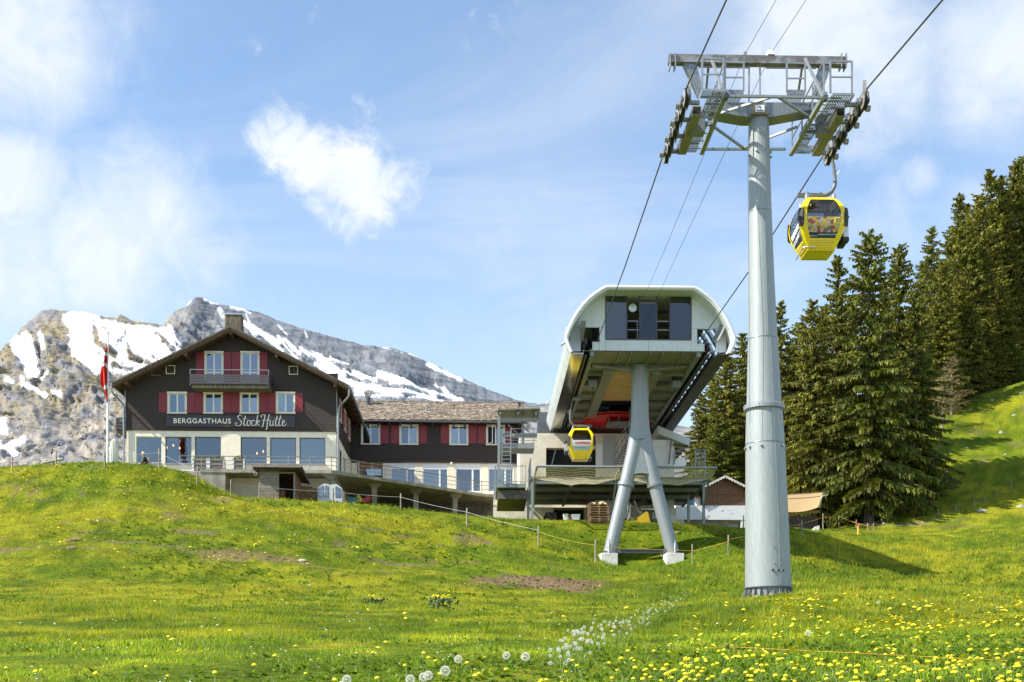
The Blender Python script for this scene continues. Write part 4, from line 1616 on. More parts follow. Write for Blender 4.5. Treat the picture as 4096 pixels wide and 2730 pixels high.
def z2px(x, y, ly=AY):         # crop 1200,1500 (0.4675)
    return HF.px(1200 + x * .4675, 1500 + y * .4675, ly)


an_x0 = xr + .02
an_x1 = z2px(1880, 600)[0]
an_zt = z2px(0, 395)[1]
an_zm = z2px(0, 748)[1]
annex = thing('inn_annex', 'long low annex with weathered shingle roof joining the inn to the station', 'building', HF.w((an_x0, AY, 0)), HF.yaw)
wins = []
for a, b_, c, d in ((522, 687, 422, 600), (850, 1013, 424, 602), (1277, 1440, 426, 604), (1592, 1755, 427, 605)):
    x0, z1_ = z2px(a, c)
    x1, z0 = z2px(b_, d)
    wins.append((x0, x1, z0, z1_))
inset = [(h[0] + .06, h[1] - .06, h[2] + .05, h[3] - .06) for h in wins]
mb = MB(HF)
holed(mb, an_x0, an_x1, an_zm, an_zt, inset, AY, (), .3)
mb.add([(an_x1, AY, an_zm), (an_x1, AY + 6, an_zm), (an_x1, AY + 6, an_zt + 2), (an_x1, AY + 3, an_zt + 2.4), (an_x1, AY, an_zt)], [(0, 1, 2, 3, 4)])
mb.add([(an_x0, AY + .9, an_zm), (an_x1, AY + .9, an_zm), (an_x1, AY + .9, an_zt), (an_x0, AY + .9, an_zt)], [(0, 1, 2, 3)])
aw = mb.build('upper_wall', 'slate_under', annex)
mb = MB(HF)
j = 0
z = an_zm
while z < an_zt - .03:
    x = an_x0 - (j % 2) * .2
    while x < an_x1:
        a, b_ = max(x, an_x0), min(x + .4, an_x1)
        x += .4
        if any(h[0] < b_ - .01 and h[1] > a + .01 and h[2] < z + ch and h[3] > z for h in wins) or b_ - a < .03:
            continue
        mb.add([(a + .006, AY - .03, z), (b_ - .006, AY - .03, z), (b_ - .006, AY - .008, z + ch), (a + .006, AY - .008, z + ch), (a + .006, AY, z), (b_ - .006, AY, z)], [(0, 1, 2, 3), (4, 5, 1, 0)])
    z += ch
    j += 1
o = mb.build('shingle_courses', 'slate_dark', aw)
o['kind'] = 'stuff'
for i, h in enumerate(wins):
    casement(annex, HF, AY, *h, open_leaf=(i == 3))
for a, b_ in ((687, 760), (776, 850), (1013, 1086), (1202, 1276), (1440, 1512), (1519, 1592), (1757, 1828)):
    x0, z1_ = z2px(a, 430)
    x1, z0 = z2px(b_, 590)
    shutter(annex, HF, AY, x0 + .02, x1 - .01, z0, z1_)
lowg = []
for a, b_ in ((775, 985), (1053, 1265), (1333, 1547), (1612, 1826)):
    x0, z1_ = z2px(a, 755)
    x1, z0 = z2px(b_, 1000)
    lowg.append((x0, x1, z0, z1_))
dx0, dz1 = z2px(487, 752)
dx1, _ = z2px(707, 752)
dz0 = lowg[0][2] - .2
mb = MB(HF)
holed(mb, an_x0, an_x1 + .6, -3.4, an_zm, lowg + [(dx0, dx1, dz0, dz1 - .01)], AY + .05, (), .2)
mb.add([(an_x1 + .6, AY + .05, -3.4), (an_x1 + .6, AY + 6, -3.4), (an_x1 + .6, AY + 6, an_zm), (an_x1 + .6, AY + .05, an_zm)], [(0, 1, 2, 3)])
mb.build('ground_floor_wall', 'plaster', annex)
for h in lowg:
    zb_ = h[2]
    zt_ = h[3]
    zbx = zt_ - (zt_ - zb_) * .21
    w = MB(HF).box(h[0], h[1], AY + .08, AY + .2, zbx, zt_).build('blind_box', 'white_paint', annex)
    t_ = .06
    xm_ = h[0] + (h[1] - h[0]) * .67
    mb = MB(HF)
    mb.box(h[0], h[0] + t_, AY + .10, AY + .18, zb_, zbx).box(h[1] - t_, h[1], AY + .10, AY + .18, zb_, zbx).box(xm_ - .06, xm_ + .06, AY + .10, AY + .18, zb_, zbx)
    mb.box(h[0] + t_, xm_ - .06, AY + .10, AY + .18, zb_, zb_ + t_).box(xm_ + .06, h[1] - t_, AY + .10, AY + .18, zb_, zb_ + t_)
    s_ = mb.build('glass_door', 'white_paint', annex)
    MB(HF).box(h[0] + t_, xm_ - .06, AY + .14, AY + .15, zb_ + t_, zbx).build('pane', 'pane_blue', s_)
    MB(HF).box(xm_ + .06, h[1] - t_, AY + .14, AY + .15, zb_ + t_, zbx).build('pane', 'pane_blue', s_)
mb = MB(HF)
dw = dx1 - dx0
mb.box(dx0, dx1, AY + .14, AY + .24, dz0, dz1 - .01)
bd = mb.build('brown_door', 'wood_brown', annex)
za = dz1 - .42
MB(HF).box(dx0 + .45, dx1 - .1, AY + .12, AY + .135, za - .45, za).build('pane', 'pane_blue', bd)
MB(HF).box(dx0 + .1, dx0 + dw * .42, AY + .12, AY + .135, za - 1.35, za - .62).build('pane', 'pane_blue', bd)
MB(HF).box(dx0 + dw * .55, dx1 - .12, AY + .12, AY + .135, za - 1.35, za - .62).build('pane', 'pane_blue', bd)
MB(HF).box(dx0, dx1, AY + .09, AY + .138, za - .56, za - .48).build('cross_bar', 'wood_eave', bd)
# annex roof: battens of shingles, real pieces
rz0, ry0 = z2px(0, 378, AY - .7)[1], AY - .7
ridge_ly = AY + 3.2
rz1 = z2px(0, 226, ridge_ly)[1]
rx0, rx1 = xr - .2, HF.px(1200 + 1893 * .4675, 1605, ridge_ly)[0] + .25
mb = MB(HF)
mb.add([(rx0, ry0, rz0 - .14), (rx1, ry0, rz0 - .14), (rx1, ridge_ly, rz1 - .14), (rx0, ridge_ly, rz1 - .14), (rx0, ry0, rz0 - .03), (rx1, ry0, rz0 - .03), (rx1, ridge_ly, rz1 - .03), (rx0, ridge_ly, rz1 - .03)],
       [(0, 3, 2, 1), (4, 5, 6, 7), (0, 1, 5, 4), (1, 2, 6, 5), (3, 0, 4, 7)])
mb.add([(rx0, ridge_ly, rz1 - .03), (rx1, ridge_ly, rz1 - .03), (rx1, ridge_ly + 4, rz0), (rx0, ridge_ly + 4, rz0)], [(0, 1, 2, 3)])
ar = mb.build('roof', 'roof_edge', annex)
mbt = [MB(HF), MB(HF), MB(HF)]
slope = math.atan2(rz1 - rz0, ridge_ly - ry0)
SL = math.hypot(rz1 - rz0, ridge_ly - ry0)
ncr = 22
for j in range(ncr):
    x = rx0 - rng.uniform(0, .15)
    s0 = SL * j / ncr
    s1 = s0 + SL / ncr + .05
    while x < rx1:
        w = rng.uniform(.13, .26)
        lift = rng.uniform(.015, .05)
        d0 = s0 + rng.uniform(-.035, .02)
        a, b_ = x + .006, min(x + w - .006, rx1)
        x += w
        if b_ - a < .03:
            continue

        def pt(xx, s_, up_):
            return (xx, ry0 + s_ * math.cos(slope) - up_ * math.sin(slope), rz0 + s_ * math.sin(slope) + up_ * math.cos(slope))
        vs = [pt(a, d0, .02 + lift), pt(b_, d0, .02 + lift * rng.uniform(.6, 1.2)), pt(b_, s1, .005), pt(a, s1, .005), pt(a, d0, -.01), pt(b_, d0, -.01)]
        rng.choice(mbt).add(vs, [(0, 1, 2, 3), (4, 5, 1, 0)])
for mb_, m_ in zip(mbt, ('roof_shingle', mat('roof_shingle_b', (.20, .15, .11), .95, c2=(.33, .26, .20), scale=6), mat('roof_shingle_c', (.36, .30, .23), .95, c2=(.50, .43, .34), scale=6))):
    o = mb_.build('roof_shingles', m_, ar)
    o['kind'] = 'stuff'
for k in range(60):
    x = rx0 + (rx1 - rx0) * k / 60
    MB(HF).box(x + .01, x + (rx1 - rx0) / 60 - .01, ridge_ly - .12, ridge_ly + .12, rz1 + rng.uniform(-.01, .02), rz1 + .06).build('ridge_tile', 'roof_shingle', ar)
MB(HF).tube([(rx0 + .5, ry0 - .06, rz0 - .12), (rx1, ry0 - .06, rz0 - .16)], .075, 8).build('gutter', 'rail_dark', ar, smooth=50)
for k in range(16):
    x = an_x0 + .4 + k * (an_x1 - an_x0 - .5) / 15
    MB(HF).box(x - .05, x + .05, ry0 + .06, AY, rz0 - .30, rz0 - .16).build('rafter', 'wood_dark', ar)
# steel flue with cowl and a small vent pipe
fx, fzb = z2px(580, 240, ridge_ly - .7)
fzt = z2px(580, 133, ridge_ly - .7)[1]
hh = fzt - fzb
fl_ = MB(HF).cyl((fx, ridge_ly - .7, fzb - .4), (fx, ridge_ly - .7, fzb + hh * .45), .20, n=16).build('flue', 'steel_dark', annex, smooth=40)
MB(HF).lathe([(.20, hh * .46), (.33, hh * .80), (.33, hh * .84), (.22, hh * .98), (.2, hh)], (fx, ridge_ly - .7, fzb), 18).build('flue_cowl', 'metal_cowl', fl_, smooth=40)
vx, vz = z2px(1083, 300, AY + 1.2)
MB(HF).cyl((vx, AY + 1.2, vz - .2), (vx, AY + 1.2, vz + .28), .07, n=10).build('vent_pipe', 'gutter_zinc', annex, smooth=40)
x = z2px(1885, 600)[0]
MB(HF).tube([(x - .9, AY - .65, rz0 - .25), (x - .2, AY - .2, rz0 - .8), (x - .05, AY - .08, rz0 - 1.0), (x - .05, AY - .08, -1)], .055, 8).build('downpipe', 'gutter_zinc', annex, smooth=60)
x, z = z2px(1297, 760)
MB(HF).lathe([(.05, .08), (.09, .05), (.09, -.02), (.05, -.09), (.01, -.1)], (x, AY - .05, z), 10).build('camera_dome', 'white_paint', annex, smooth=50)
# ------------------------------------------------------------------ the lift station
mat('clad_white', (.58, .62, .61), .45, var=.05, scale=2.2, stretch=(2, .5, .4))
mat('rim_white', (.78, .79, .79), .3, .2, var=.03)
mat('steel_mirror', (.52, .49, .44), .16, .95, var=.15, scale=2)
mat('steel_green_bounce', (.22, .215, .17), .55, .2, var=.15, scale=8)  # galvanised steel with green ground bounce put into its olive colour
mat('tyre', (.016, .016, .018), .6, var=.2)
mat('rail_steel', (.20, .20, .20), .4, .7, var=.2, scale=10)
mat('bull_red', (.68, .022, .028), .35, var=.1, coat=.3)
mat('pine_board', (.66, .40, .17), .55, c2=(.48, .25, .085), scale=3.2, stretch=(.5, 5, 5), rand=.10)
mat('motor_blue', (.05, .17, .28), .5, var=.1)
mat('galv_mast', (.27, .295, .305), .5, .3, var=.10, scale=16)
mat('lamp_glass', (.62, .68, .56), .15, .4, var=.3, scale=6)
mat('cream_wall', (.66, .60, .48), .9, var=.08, scale=2)
mat('white_wall', (.76, .76, .74), .9, var=.05, scale=2)
mat('checker_plate', (.40, .40, .39), .5, .5, var=.25, scale=60)
mat('net_cord', (.74, .68, .50), .9, var=.1)
mat('under_deck', (.12, .11, .095), .9, var=.3, scale=3)
mat('cable', (.09, .09, .095), .5, .6, var=.3, scale=60)

SF = Frame((P(2594, 0, 61.5).x, 61.5, 0), 1920)


def z3(x, y, ly=0.0):
    return SF.px(1950 + x * .4464, 1080 + y * .4464, ly)


def z4(x, y, ly=0.0):
    return SF.px(1950 + x * .4464, 1650 + y * .4464, ly)


def V3(x, y, ly):
    a = z3(x, y, ly)
    return Vector((a[0], ly, a[1]))


def V4(x, y, ly):
    a = z4(x, y, ly)
    return Vector((a[0], ly, a[1]))


stn = thing('lift_station', 'white barrel-roofed cable car terminal raised on a forked steel mast', 'lift station', SF.w((0, 3, 7.6)), SF.yaw)
lipL = -.75
prof = [(730, 735), (700, 668), (687, 622), (692, 590), (712, 525), (740, 450), (775, 385), (820, 322), (875, 265), (940, 215), (1005, 178), (1062, 153)]
prL = [z3(x, y, lipL) for x, y in prof]
profr = [(2145, 748), (2178, 668), (2197, 615), (2190, 585), (2160, 520), (2120, 448), (2080, 390), (2035, 330), (1985, 272), (1930, 225), (1885, 188), (1845, 162)]
prR = [z3(x, y, lipL) for x, y in profr]
# one symmetric section
HWs = [(abs(a[0]) + abs(b_[0])) / 2 for a, b_ in zip(prL, prR)]
HZ = [(a[1] + b_[1]) / 2 for a, b_ in zip(prL, prR)]
sec = [(-w, z) for w, z in zip(HWs, HZ)] + [(w, z) for w, z in reversed(list(zip(HWs, HZ)))]
BACK = 19.6
tk = .12


def inset_pt(p):
    return (p[0] * (1 - tk / 4.3), p[1] - (tk if p[1] > 18.6 else tk * .3))


mb = MB(SF)
n = len(sec)
ysp = [lipL] + [1.2 + 1.15 * i for i in range(16)] + [BACK]
for jy in range(len(ysp) - 1):
    for i in range(n - 1):
        win = i in (16, 17, 18, 19) and 1 <= jy <= 14
        y0, y1 = ysp[jy], ysp[jy + 1]
        if win:
            y1 = y0 + .34
        vs = [(*[sec[i][0]], y0, sec[i][1]), (sec[i + 1][0], y0, sec[i + 1][1]), (sec[i + 1][0], y1, sec[i + 1][1]), (sec[i][0], y1, sec[i][1])]
        q = [inset_pt(sec[i]), inset_pt(sec[i + 1])]
        vs += [(q[0][0], y0, q[0][1]), (q[1][0], y0, q[1][1]), (q[1][0], y1, q[1][1]), (q[0][0], y1, q[0][1])]
        fs = [(0, 1, 2, 3)[::-1], (4, 5, 6, 7)]
        if jy == 0 or win:
            fs += [(0, 1, 5, 4)]
        if win or jy == len(ysp) - 2:
            fs += [(3, 2, 6, 7)[::-1]]
        mb.add(vs, fs)
shell = mb.build('roof_shell', 'clad_white', stn, smooth=35)
MB(SF).tube([(x, lipL, z) for x, z in sec], .10, 8).build('roof_rim', 'rim_white', shell, smooth=60)  # whiter than the cladding: the rim highlight is put into the colour
for k in range(8):
    a_, b_ = sec[0], sec[2]
    y = lipL + 1.7 + k * 2.3
    MB(SF).bar((a_[0] - .012, y, a_[1]), (b_[0] - .012, y, b_[1]), .012, .012).build('panel_joint', 'galv_matt', shell)
# rear closing wall
MB(SF).add([(x, BACK - .05, z) for x, z in sec], [tuple(range(n))]).build('rear_wall', 'steel_green_bounce', shell)


def top_at(x):
    ax = abs(x)
    for (w0, z0), (w1, z1_) in zip(list(zip(HWs, HZ))[2:-1], list(zip(HWs, HZ))[3:]):
        if w1 <= ax <= w0:
            return z0 + (z1_ - z0) * (w0 - ax) / (w0 - w1) - .10
    return HZ[-1] - .10 if ax < HWs[-1] else HZ[2] - .1


FW = .25
def sx(x):
    return z3(x, 400, FW)[0]
def sz(y):
    return z3(1440, y, FW)[1]


wL, wR, wT, wB = sx(1060), sx(1823), sz(213), sz(626)
zlow, zmid = sz(727), sz(520)
cuts_prof = [x for w in HWs[2:] for x in (-w, w)]
openL = [(sx(836), sx(1003), sz(649), sz(516)), (sx(836), sx(940), zlow - .2, sz(649))]
openR = [(sx(1880), sx(2045), sz(658), sz(527)), (sx(1945), sx(2045), zlow - .2, sz(658))]
panels = [(sx(735), sx(836), zlow - .05, zmid), (sx(836), sx(1003), zlow, zmid), (sx(1003), wL, zlow, zmid), (wL, sx(1443), zlow, wB), (sx(1443), wR, zlow, wB), (wR, sx(1880), zlow, zmid), (sx(1880), sx(2045), zlow, zmid), (sx(2045), sx(2140), zlow - .05, zmid)]
for xa, xb, za, zb_ in panels:
    mb = MB(SF)
    hs = [(max(h[0], xa), min(h[1], xb), max(h[2], za), min(h[3], zb_)) for h in openL + openR if h[0] < xb - .01 and h[1] > xa + .01]
    hs = [(a, b_, c if c > za + .01 else za, d) for a, b_, c, d in hs]
    holed(mb, xa + .006, xb - .006, za, zb_ - .006, [(max(a, xa + .006), min(b_, xb - .006), c, d) for a, b_, c, d in hs], FW, (), .12)
    mb.build('cladding_panel', 'clad_white', stn)
for xa, xb in ((sx(700), wL), (wR, sx(2180))):
    mb = MB(SF)
    xs_ = sorted({xa, xb, *[c for c in cuts_prof if xa < c < xb]})
    holed(mb, xa + .006, xb - .006, zmid + .006, top_at, [], FW, [c for c in xs_[1:-1]])
    mb.build('cladding_panel', 'clad_white', stn)
mb = MB(SF)
holed(mb, wL, wR, wT, lambda x: HZ[-1] - .08, [], FW)
mb.build('cladding_panel', 'clad_white', stn)
# the long window: tinted panes and two open bays
wf = MB(SF)
edges = [1060, 1247, 1364, 1516, 1635, 1823]
for x in edges:
    wf.box(sx(x) - .03, sx(x) + .03, FW - .03, FW + .06, wB, wT)
wf.box(wL, wR, FW - .035, FW + .055, wB - .03, wB + .03).box(wL, wR, FW - .035, FW + .055, wT - .03, wT + .03)
wfo = wf.build('machine_room_window', 'rail_dark', stn)
for i, (a, b_) in enumerate(zip(edges[:-1], edges[1:])):
    if i in (0, 2, 4):
        zt_ = wT if i != 2 else sz(300)
        MB(SF).box(sx(a) + .03, sx(b_) - .03, FW, FW + .012, wB + .03, zt_ - .03).build('pane', 'pane_smoke', wfo)
    else:
        for yy in (455, 533):
            MB(SF).box(sx(a) + .03, sx(b_) - .03, FW + .1, FW + .14, sz(yy) - .02, sz(yy) + .02).build('guard_bar', 'galv', wfo)
MB(SF).box(sx(1345) - .015, sx(1345) + .015, FW + .1, FW + .14, wB, sz(455)).build('guard_bar', 'galv', wfo)
for yy in (255, 297):
    MB(SF).box(sx(1368), sx(1512), FW + .02, FW + .05, sz(yy) - .018, sz(yy) + .018).build('guard_bar', 'galv', wfo)
x, z = z3(1300, 342, .6)
MB(SF).lathe([(.0, -.06), (.20, -.05), (.235, 0), (.22, .04), (.1, .16)], (x, .6, z), 22, (0, 1, 0)).build('floodlight', 'lamp_glass', wfo, smooth=50)
# machine room innards: floor, frames, dark back
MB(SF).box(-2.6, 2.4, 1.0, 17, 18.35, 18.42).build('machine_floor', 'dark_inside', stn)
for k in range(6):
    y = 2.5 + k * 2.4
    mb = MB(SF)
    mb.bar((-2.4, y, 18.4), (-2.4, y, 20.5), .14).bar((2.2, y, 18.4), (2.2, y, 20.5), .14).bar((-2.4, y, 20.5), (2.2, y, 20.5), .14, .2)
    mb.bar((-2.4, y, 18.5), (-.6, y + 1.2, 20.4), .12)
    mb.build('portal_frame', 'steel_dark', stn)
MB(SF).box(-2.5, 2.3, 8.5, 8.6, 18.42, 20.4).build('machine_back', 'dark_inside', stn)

# underside
zs = zlow - .02
MB(SF).box(sx(945), sx(1940), .4, 2.7, zs, zs + .06).build('soffit_plate', 'steel_green_bounce', stn)
for px_ in (1190, 1295, 1470, 1580, 1760):
    MB(SF).bar((sx(px_), .4, zs - .05), (sx(px_), 2.6, zs - .05), .07, .10).build('soffit_rib', 'steel_green_bounce', stn)
GY_ = 2.85
g = [V3(940, 792, GY_), V3(1800, 800, GY_), V3(1800, 868, GY_), V3(1445, 908, GY_), V3(1280, 908, GY_), V3(940, 858, GY_)]
gird = MB(SF).prism([(p.x, p.z) for p in g], GY_ - .05, GY_ + .05).build('cross_girder', 'steel_green_bounce', stn)
for a, b_ in ((0, 1), (5, 4), (3, 2), (4, 3)):
    MB(SF).bar(g[a] + Vector((0, 0, 0)), g[b_], .42, .05, (0, 0, 1)).build('girder_flange', 'galv_matt', gird)
for px_ in (1098, 1165, 1575, 1640):
    p = V3(px_, 795, GY_)
    q = V3(px_, 880, GY_)
    MB(SF).bar(p, q, .03, .36, (1, 0, 0)).build('girder_stiffener', 'steel_green_bounce', gird)
for bx, nm in ((-1.74, 0), (.88, 1)):
    MB(SF).box(bx - .26, bx + .26, 3.1, 13.2, 17.25, 17.75).build('box_girder', 'steel_green_bounce', stn)
for k in range(9):
    y0 = 3.2 + k * .70
    MB(SF).box(-1.47, .61, y0 + .006, y0 + .694, 17.40, 17.46).build('ceiling_plank', 'pine_board', stn)
for sgn, bx in ((-1, -2.86), (1, 2.66)):
    MB(SF).box(bx - .10, bx + .10, .35, 17.3, 17.45, 17.80).build('edge_beam', 'galv_matt', stn)
    for k in range(6):
        y = 4 + k * 2.2
        xi = -2.0 if sgn < 0 else 1.14
        MB(SF).box(*sorted((bx + sgn * -.1, xi)), y, y + .14, 17.42, 17.62).build('cross_member', 'steel_green_bounce', stn)
    for y0, y1 in ((3.2, 6.0), (6.3, 10.4), (10.7, 15)):
        MB(SF).box(*sorted((bx - sgn * .12, (-2.0 if sgn < 0 else 1.14))), y0, y1, 17.63, 17.67).build('soffit_plate', 'steel_green_bounce', stn)
    # gearbox hanging below
    gx = bx - sgn * .45
    gb = MB(SF).box(gx - .22, gx + .22, 4.6, 5.5, 16.95, 17.4).build('gearbox', 'galv_matt', stn)
    MB(SF).cyl((gx, 4.5, 17.32), (gx, 4.5, 17.58), .3, n=18).build('pulley', 'tyre', gb, smooth=40)
    MB(SF).box(gx - .08, gx + .08, 4.7, 5.2, 16.80, 16.95).build('gearbox_foot', 'steel_dark', gb)
    # tyre conveyor in the slot
    rx = bx + sgn * .34
    cv = MB(SF).box(rx - .06, rx + .06, .2, 17.2, 18.02, 18.30).build('conveyor_beam', 'rail_dark', stn)
    MB(SF).tube([(rx + sgn * .16, -.3, 17.52), (rx + sgn * .16, 17.0, 17.52)], .05, 6).build('guide_rail', 'rail_steel', cv)
    MB(SF).box(rx - .05, rx + .05, .3, 17.2, 17.38, 17.50).build('lower_rail', 'rail_dark', cv)
    for k in range(27):
        y = .35 + k * .62
        MB(SF).lathe([(.10, -.07), (.24, -.065), (.26, 0), (.24, .065), (.10, .07)], (rx + sgn * .10, y, 17.90), 14, (1, 0, 0)).build('drive_tyre', 'tyre', cv, smooth=50)
        if k % 3 == 0:
            MB(SF).bar((rx, y + .3, 18.1), (rx + sgn * .16, y + .3, 17.54), .05).build('rail_hanger', 'rail_steel', cv)
    # return strip along the lower edge of the shell
    xo = HWs[0]
    MB(SF).box(*sorted((sgn * xo, sgn * (xo - .62))), lipL + .1, BACK - .1, HZ[0] - .06, HZ[0] - .01).build('edge_soffit', 'steel_mirror' if sgn < 0 else 'rail_dark', shell)  # right strip is the same metal, its dark reflection put in as colour
    MB(SF).box(*sorted((sgn * (xo - .62), sgn * (xo - .66))), lipL + .6, BACK - .1, HZ[0] - .06, HZ[0] + .30).build('edge_soffit', 'rail_dark', shell)
    # inlet guide
    if sgn < 0:
        MB(SF).grid(lambda u_, v_: tuple(V3(838 + 46 * u_ * (1 - v_) + 20 * u_ * v_, 458 + 185 * v_, -.45 + .6 * u_)), 3, 6).build('inlet_guide', 'steel_green_bounce', stn, smooth=60)
    else:
        MB(SF).grid(lambda u_, v_: tuple(V3(2088 - 92 * v_ ** 1.3 + u_ * (50 + 22 * v_), 465 + 185 * v_ - u_ * 20 * v_ ** 2, -.5 + .5 * (1 - u_) + .3 * v_)), 3, 8).build('inlet_guide', 'galv_matt', stn, smooth=60)
# bullwheel
bw = (-.03, 17.0, 17.82)
mb = MB(SF)
mb.lathe([(2.05, -.10), (2.55, -.14), (2.66, -.10), (2.60, 0), (2.66, .10), (2.55, .14), (2.05, .10)], bw, 56)
bull = mb.build('bullwheel', 'bull_red', stn, smooth=40)
mb = MB(SF)
mb.lathe([(.0, -.36), (.55, -.36), (.62, -.28), (2.1, -.12), (2.1, -.06), (.62, .24), (.5, .3)], bw, 40)
mb.build('bullwheel_hub', 'bull_red', bull, smooth=40)
for k in range(6):
    a = k * math.pi / 3 + .3
    d = Vector((math.cos(a), math.sin(a), 0))
    s_ = Vector((-d.y, d.x, 0))
    c = Vector(bw)
    mb = MB(SF)
    p = [c + d * .5 - s_ * .55, c + d * .5 + s_ * .55, c + d * 2.15 + s_ * .28, c + d * 2.15 - s_ * .28]
    mb.add([q + Vector((0, 0, -.10)) for q in p] + [q + Vector((0, 0, .05)) for q in p], [(0, 3, 2, 1), (4, 5, 6, 7), (0, 1, 5, 4), (1, 2, 6, 5), (2, 3, 7, 6), (3, 0, 4, 7)])
    mb.build('bullwheel_spoke', 'bull_red', bull)
MB(SF).tube([(2.95 * math.cos(math.pi * k / 20) - .1, 17.2 + 2.95 * math.sin(math.pi * k / 20), 17.42) for k in range(21)], .09, 6).build('turning_rail', 'rail_steel', stn, smooth=60)
MB(SF).cyl((-.03, 17.2, 17.9), (-.03, 17.2, 18.6), .35, n=18).build('drive_shaft', 'steel_dark', stn, smooth=40)
# drive motor and maintenance platform
mp_l, mp_r = z3(1075, 1340, 15.2), z3(1275, 1400, 15.2)
plat = MB(SF).box(mp_l[0], mp_r[0] + .4, 14.9, 16.3, mp_r[1] + .1, mp_r[1] + .22).build('maintenance_platform', 'galv_matt', stn)
zt_ = mp_r[1] + .22
for x in (mp_l[0] + .05, (mp_l[0] + mp_r[0]) / 2, mp_r[0] + .3):
    MB(SF).bar((x, 14.95, zt_), (x, 14.95, zt_ + 1.1), .05).build('platform_post', 'galv', plat)
for dz_ in (.55, 1.1):
    MB(SF).bar((mp_l[0], 14.95, zt_ + dz_), (mp_r[0] + .4, 14.95, zt_ + dz_), .04).build('platform_rail', 'galv', plat)
    MB(SF).bar((mp_l[0] + .02, 14.95, zt_ + dz_), (mp_l[0] + .02, 16.3, zt_ + dz_), .04).build('platform_rail', 'galv', plat)
MB(SF).box(*sorted((z3(1140, 0, 15.8)[0], z3(1175, 0, 15.8)[0])), 15.6, 15.9, zt_ - .2, 18.3).build('platform_hanger', 'steel_green_bounce', plat)
for px_, py_ in ((975, 1262), (1050, 1235)):
    p = V3(px_, py_, 15.0)
    MB(SF).cyl(p + Vector((-.28, 0, 0)), p + Vector((.28, 0, 0)), .17, n=14).build('drive_motor', 'motor_blue', stn, smooth=40)
# rear dark skirt boxes, outrigger pipes
p0, p1 = z3(455, 1275, 17.5), z3(600, 1495, 17.5)
MB(SF).box(p0[0], p1[0] + .3, 17.5, 19.4, p1[1], p0[1]).build('rear_skirt', 'steel_dark', stn)
p0, p1 = z3(1500, 1320, 18.0), z3(1700, 1500, 18.0)
MB(SF).prism([(p.x, p.z) for p in (V3(1640, 1335, 18), V3(1705, 1335, 18), V3(1545, 1560, 18), V3(1470, 1560, 18))], 17.6, 19.3).build('rear_skirt', 'steel_dark', stn)
MB(SF).box(-3.4, 3.4, 18.6, 19.4, 16.5, 17.3).build('rear_cover', 'clad_white', stn)
MB(SF).tube([V3(365, 1226, 17), V3(530, 1195, 17), V3(555, 1172, 17), V3(640, 1155, 17)], .045, 6).build('outrigger_pipe', 'galv', stn)
MB(SF).tube([V3(1998, 1250, 13), V3(1835, 1212, 13), V3(1810, 1195, 13), V3(1750, 1190, 13)], .045, 6).build('outrigger_pipe', 'galv', stn)
MB(SF).tube([V3(657, 676, 0), V3(692, 655, 0)], .06, 6).build('outrigger_pipe', 'galv', stn)
MB(SF).tube([V3(2188, 688, 0), V3(2165, 676, 0)], .06, 6).build('outrigger_pipe', 'galv', stn)
# steep stair up to the machinery
st0, st1 = V4(1130, 470, 13.5), V4(1285, 200, 10.5)
stair = MB(SF).bar(st0, st1, .05, .26).bar(st0 + Vector((.75, 0, 0)), st1 + Vector((.75, 0, 0)), .05, .26).build('stair', 'galv_matt', stn)
for k in range(12):
    p = st0.lerp(st1, (k + .5) / 12)
    MB(SF).box(p.x + .03, p.x + .72, p.y - .13, p.y + .13, p.z - .02, p.z + .02).build('tread', 'galv_matt', stair)
for k in range(5):
    p = st0.lerp(st1, k / 4.3)
    MB(SF).bar(p, p + Vector((0, 0, 1.0)), .045).build('stair_post', 'galv', stair)
for dz_ in (.5, 1.0):
    MB(SF).bar(st0 + Vector((0, 0, dz_)), st1 + Vector((0, 0, dz_)), .045).build('stair_rail', 'galv', stair)

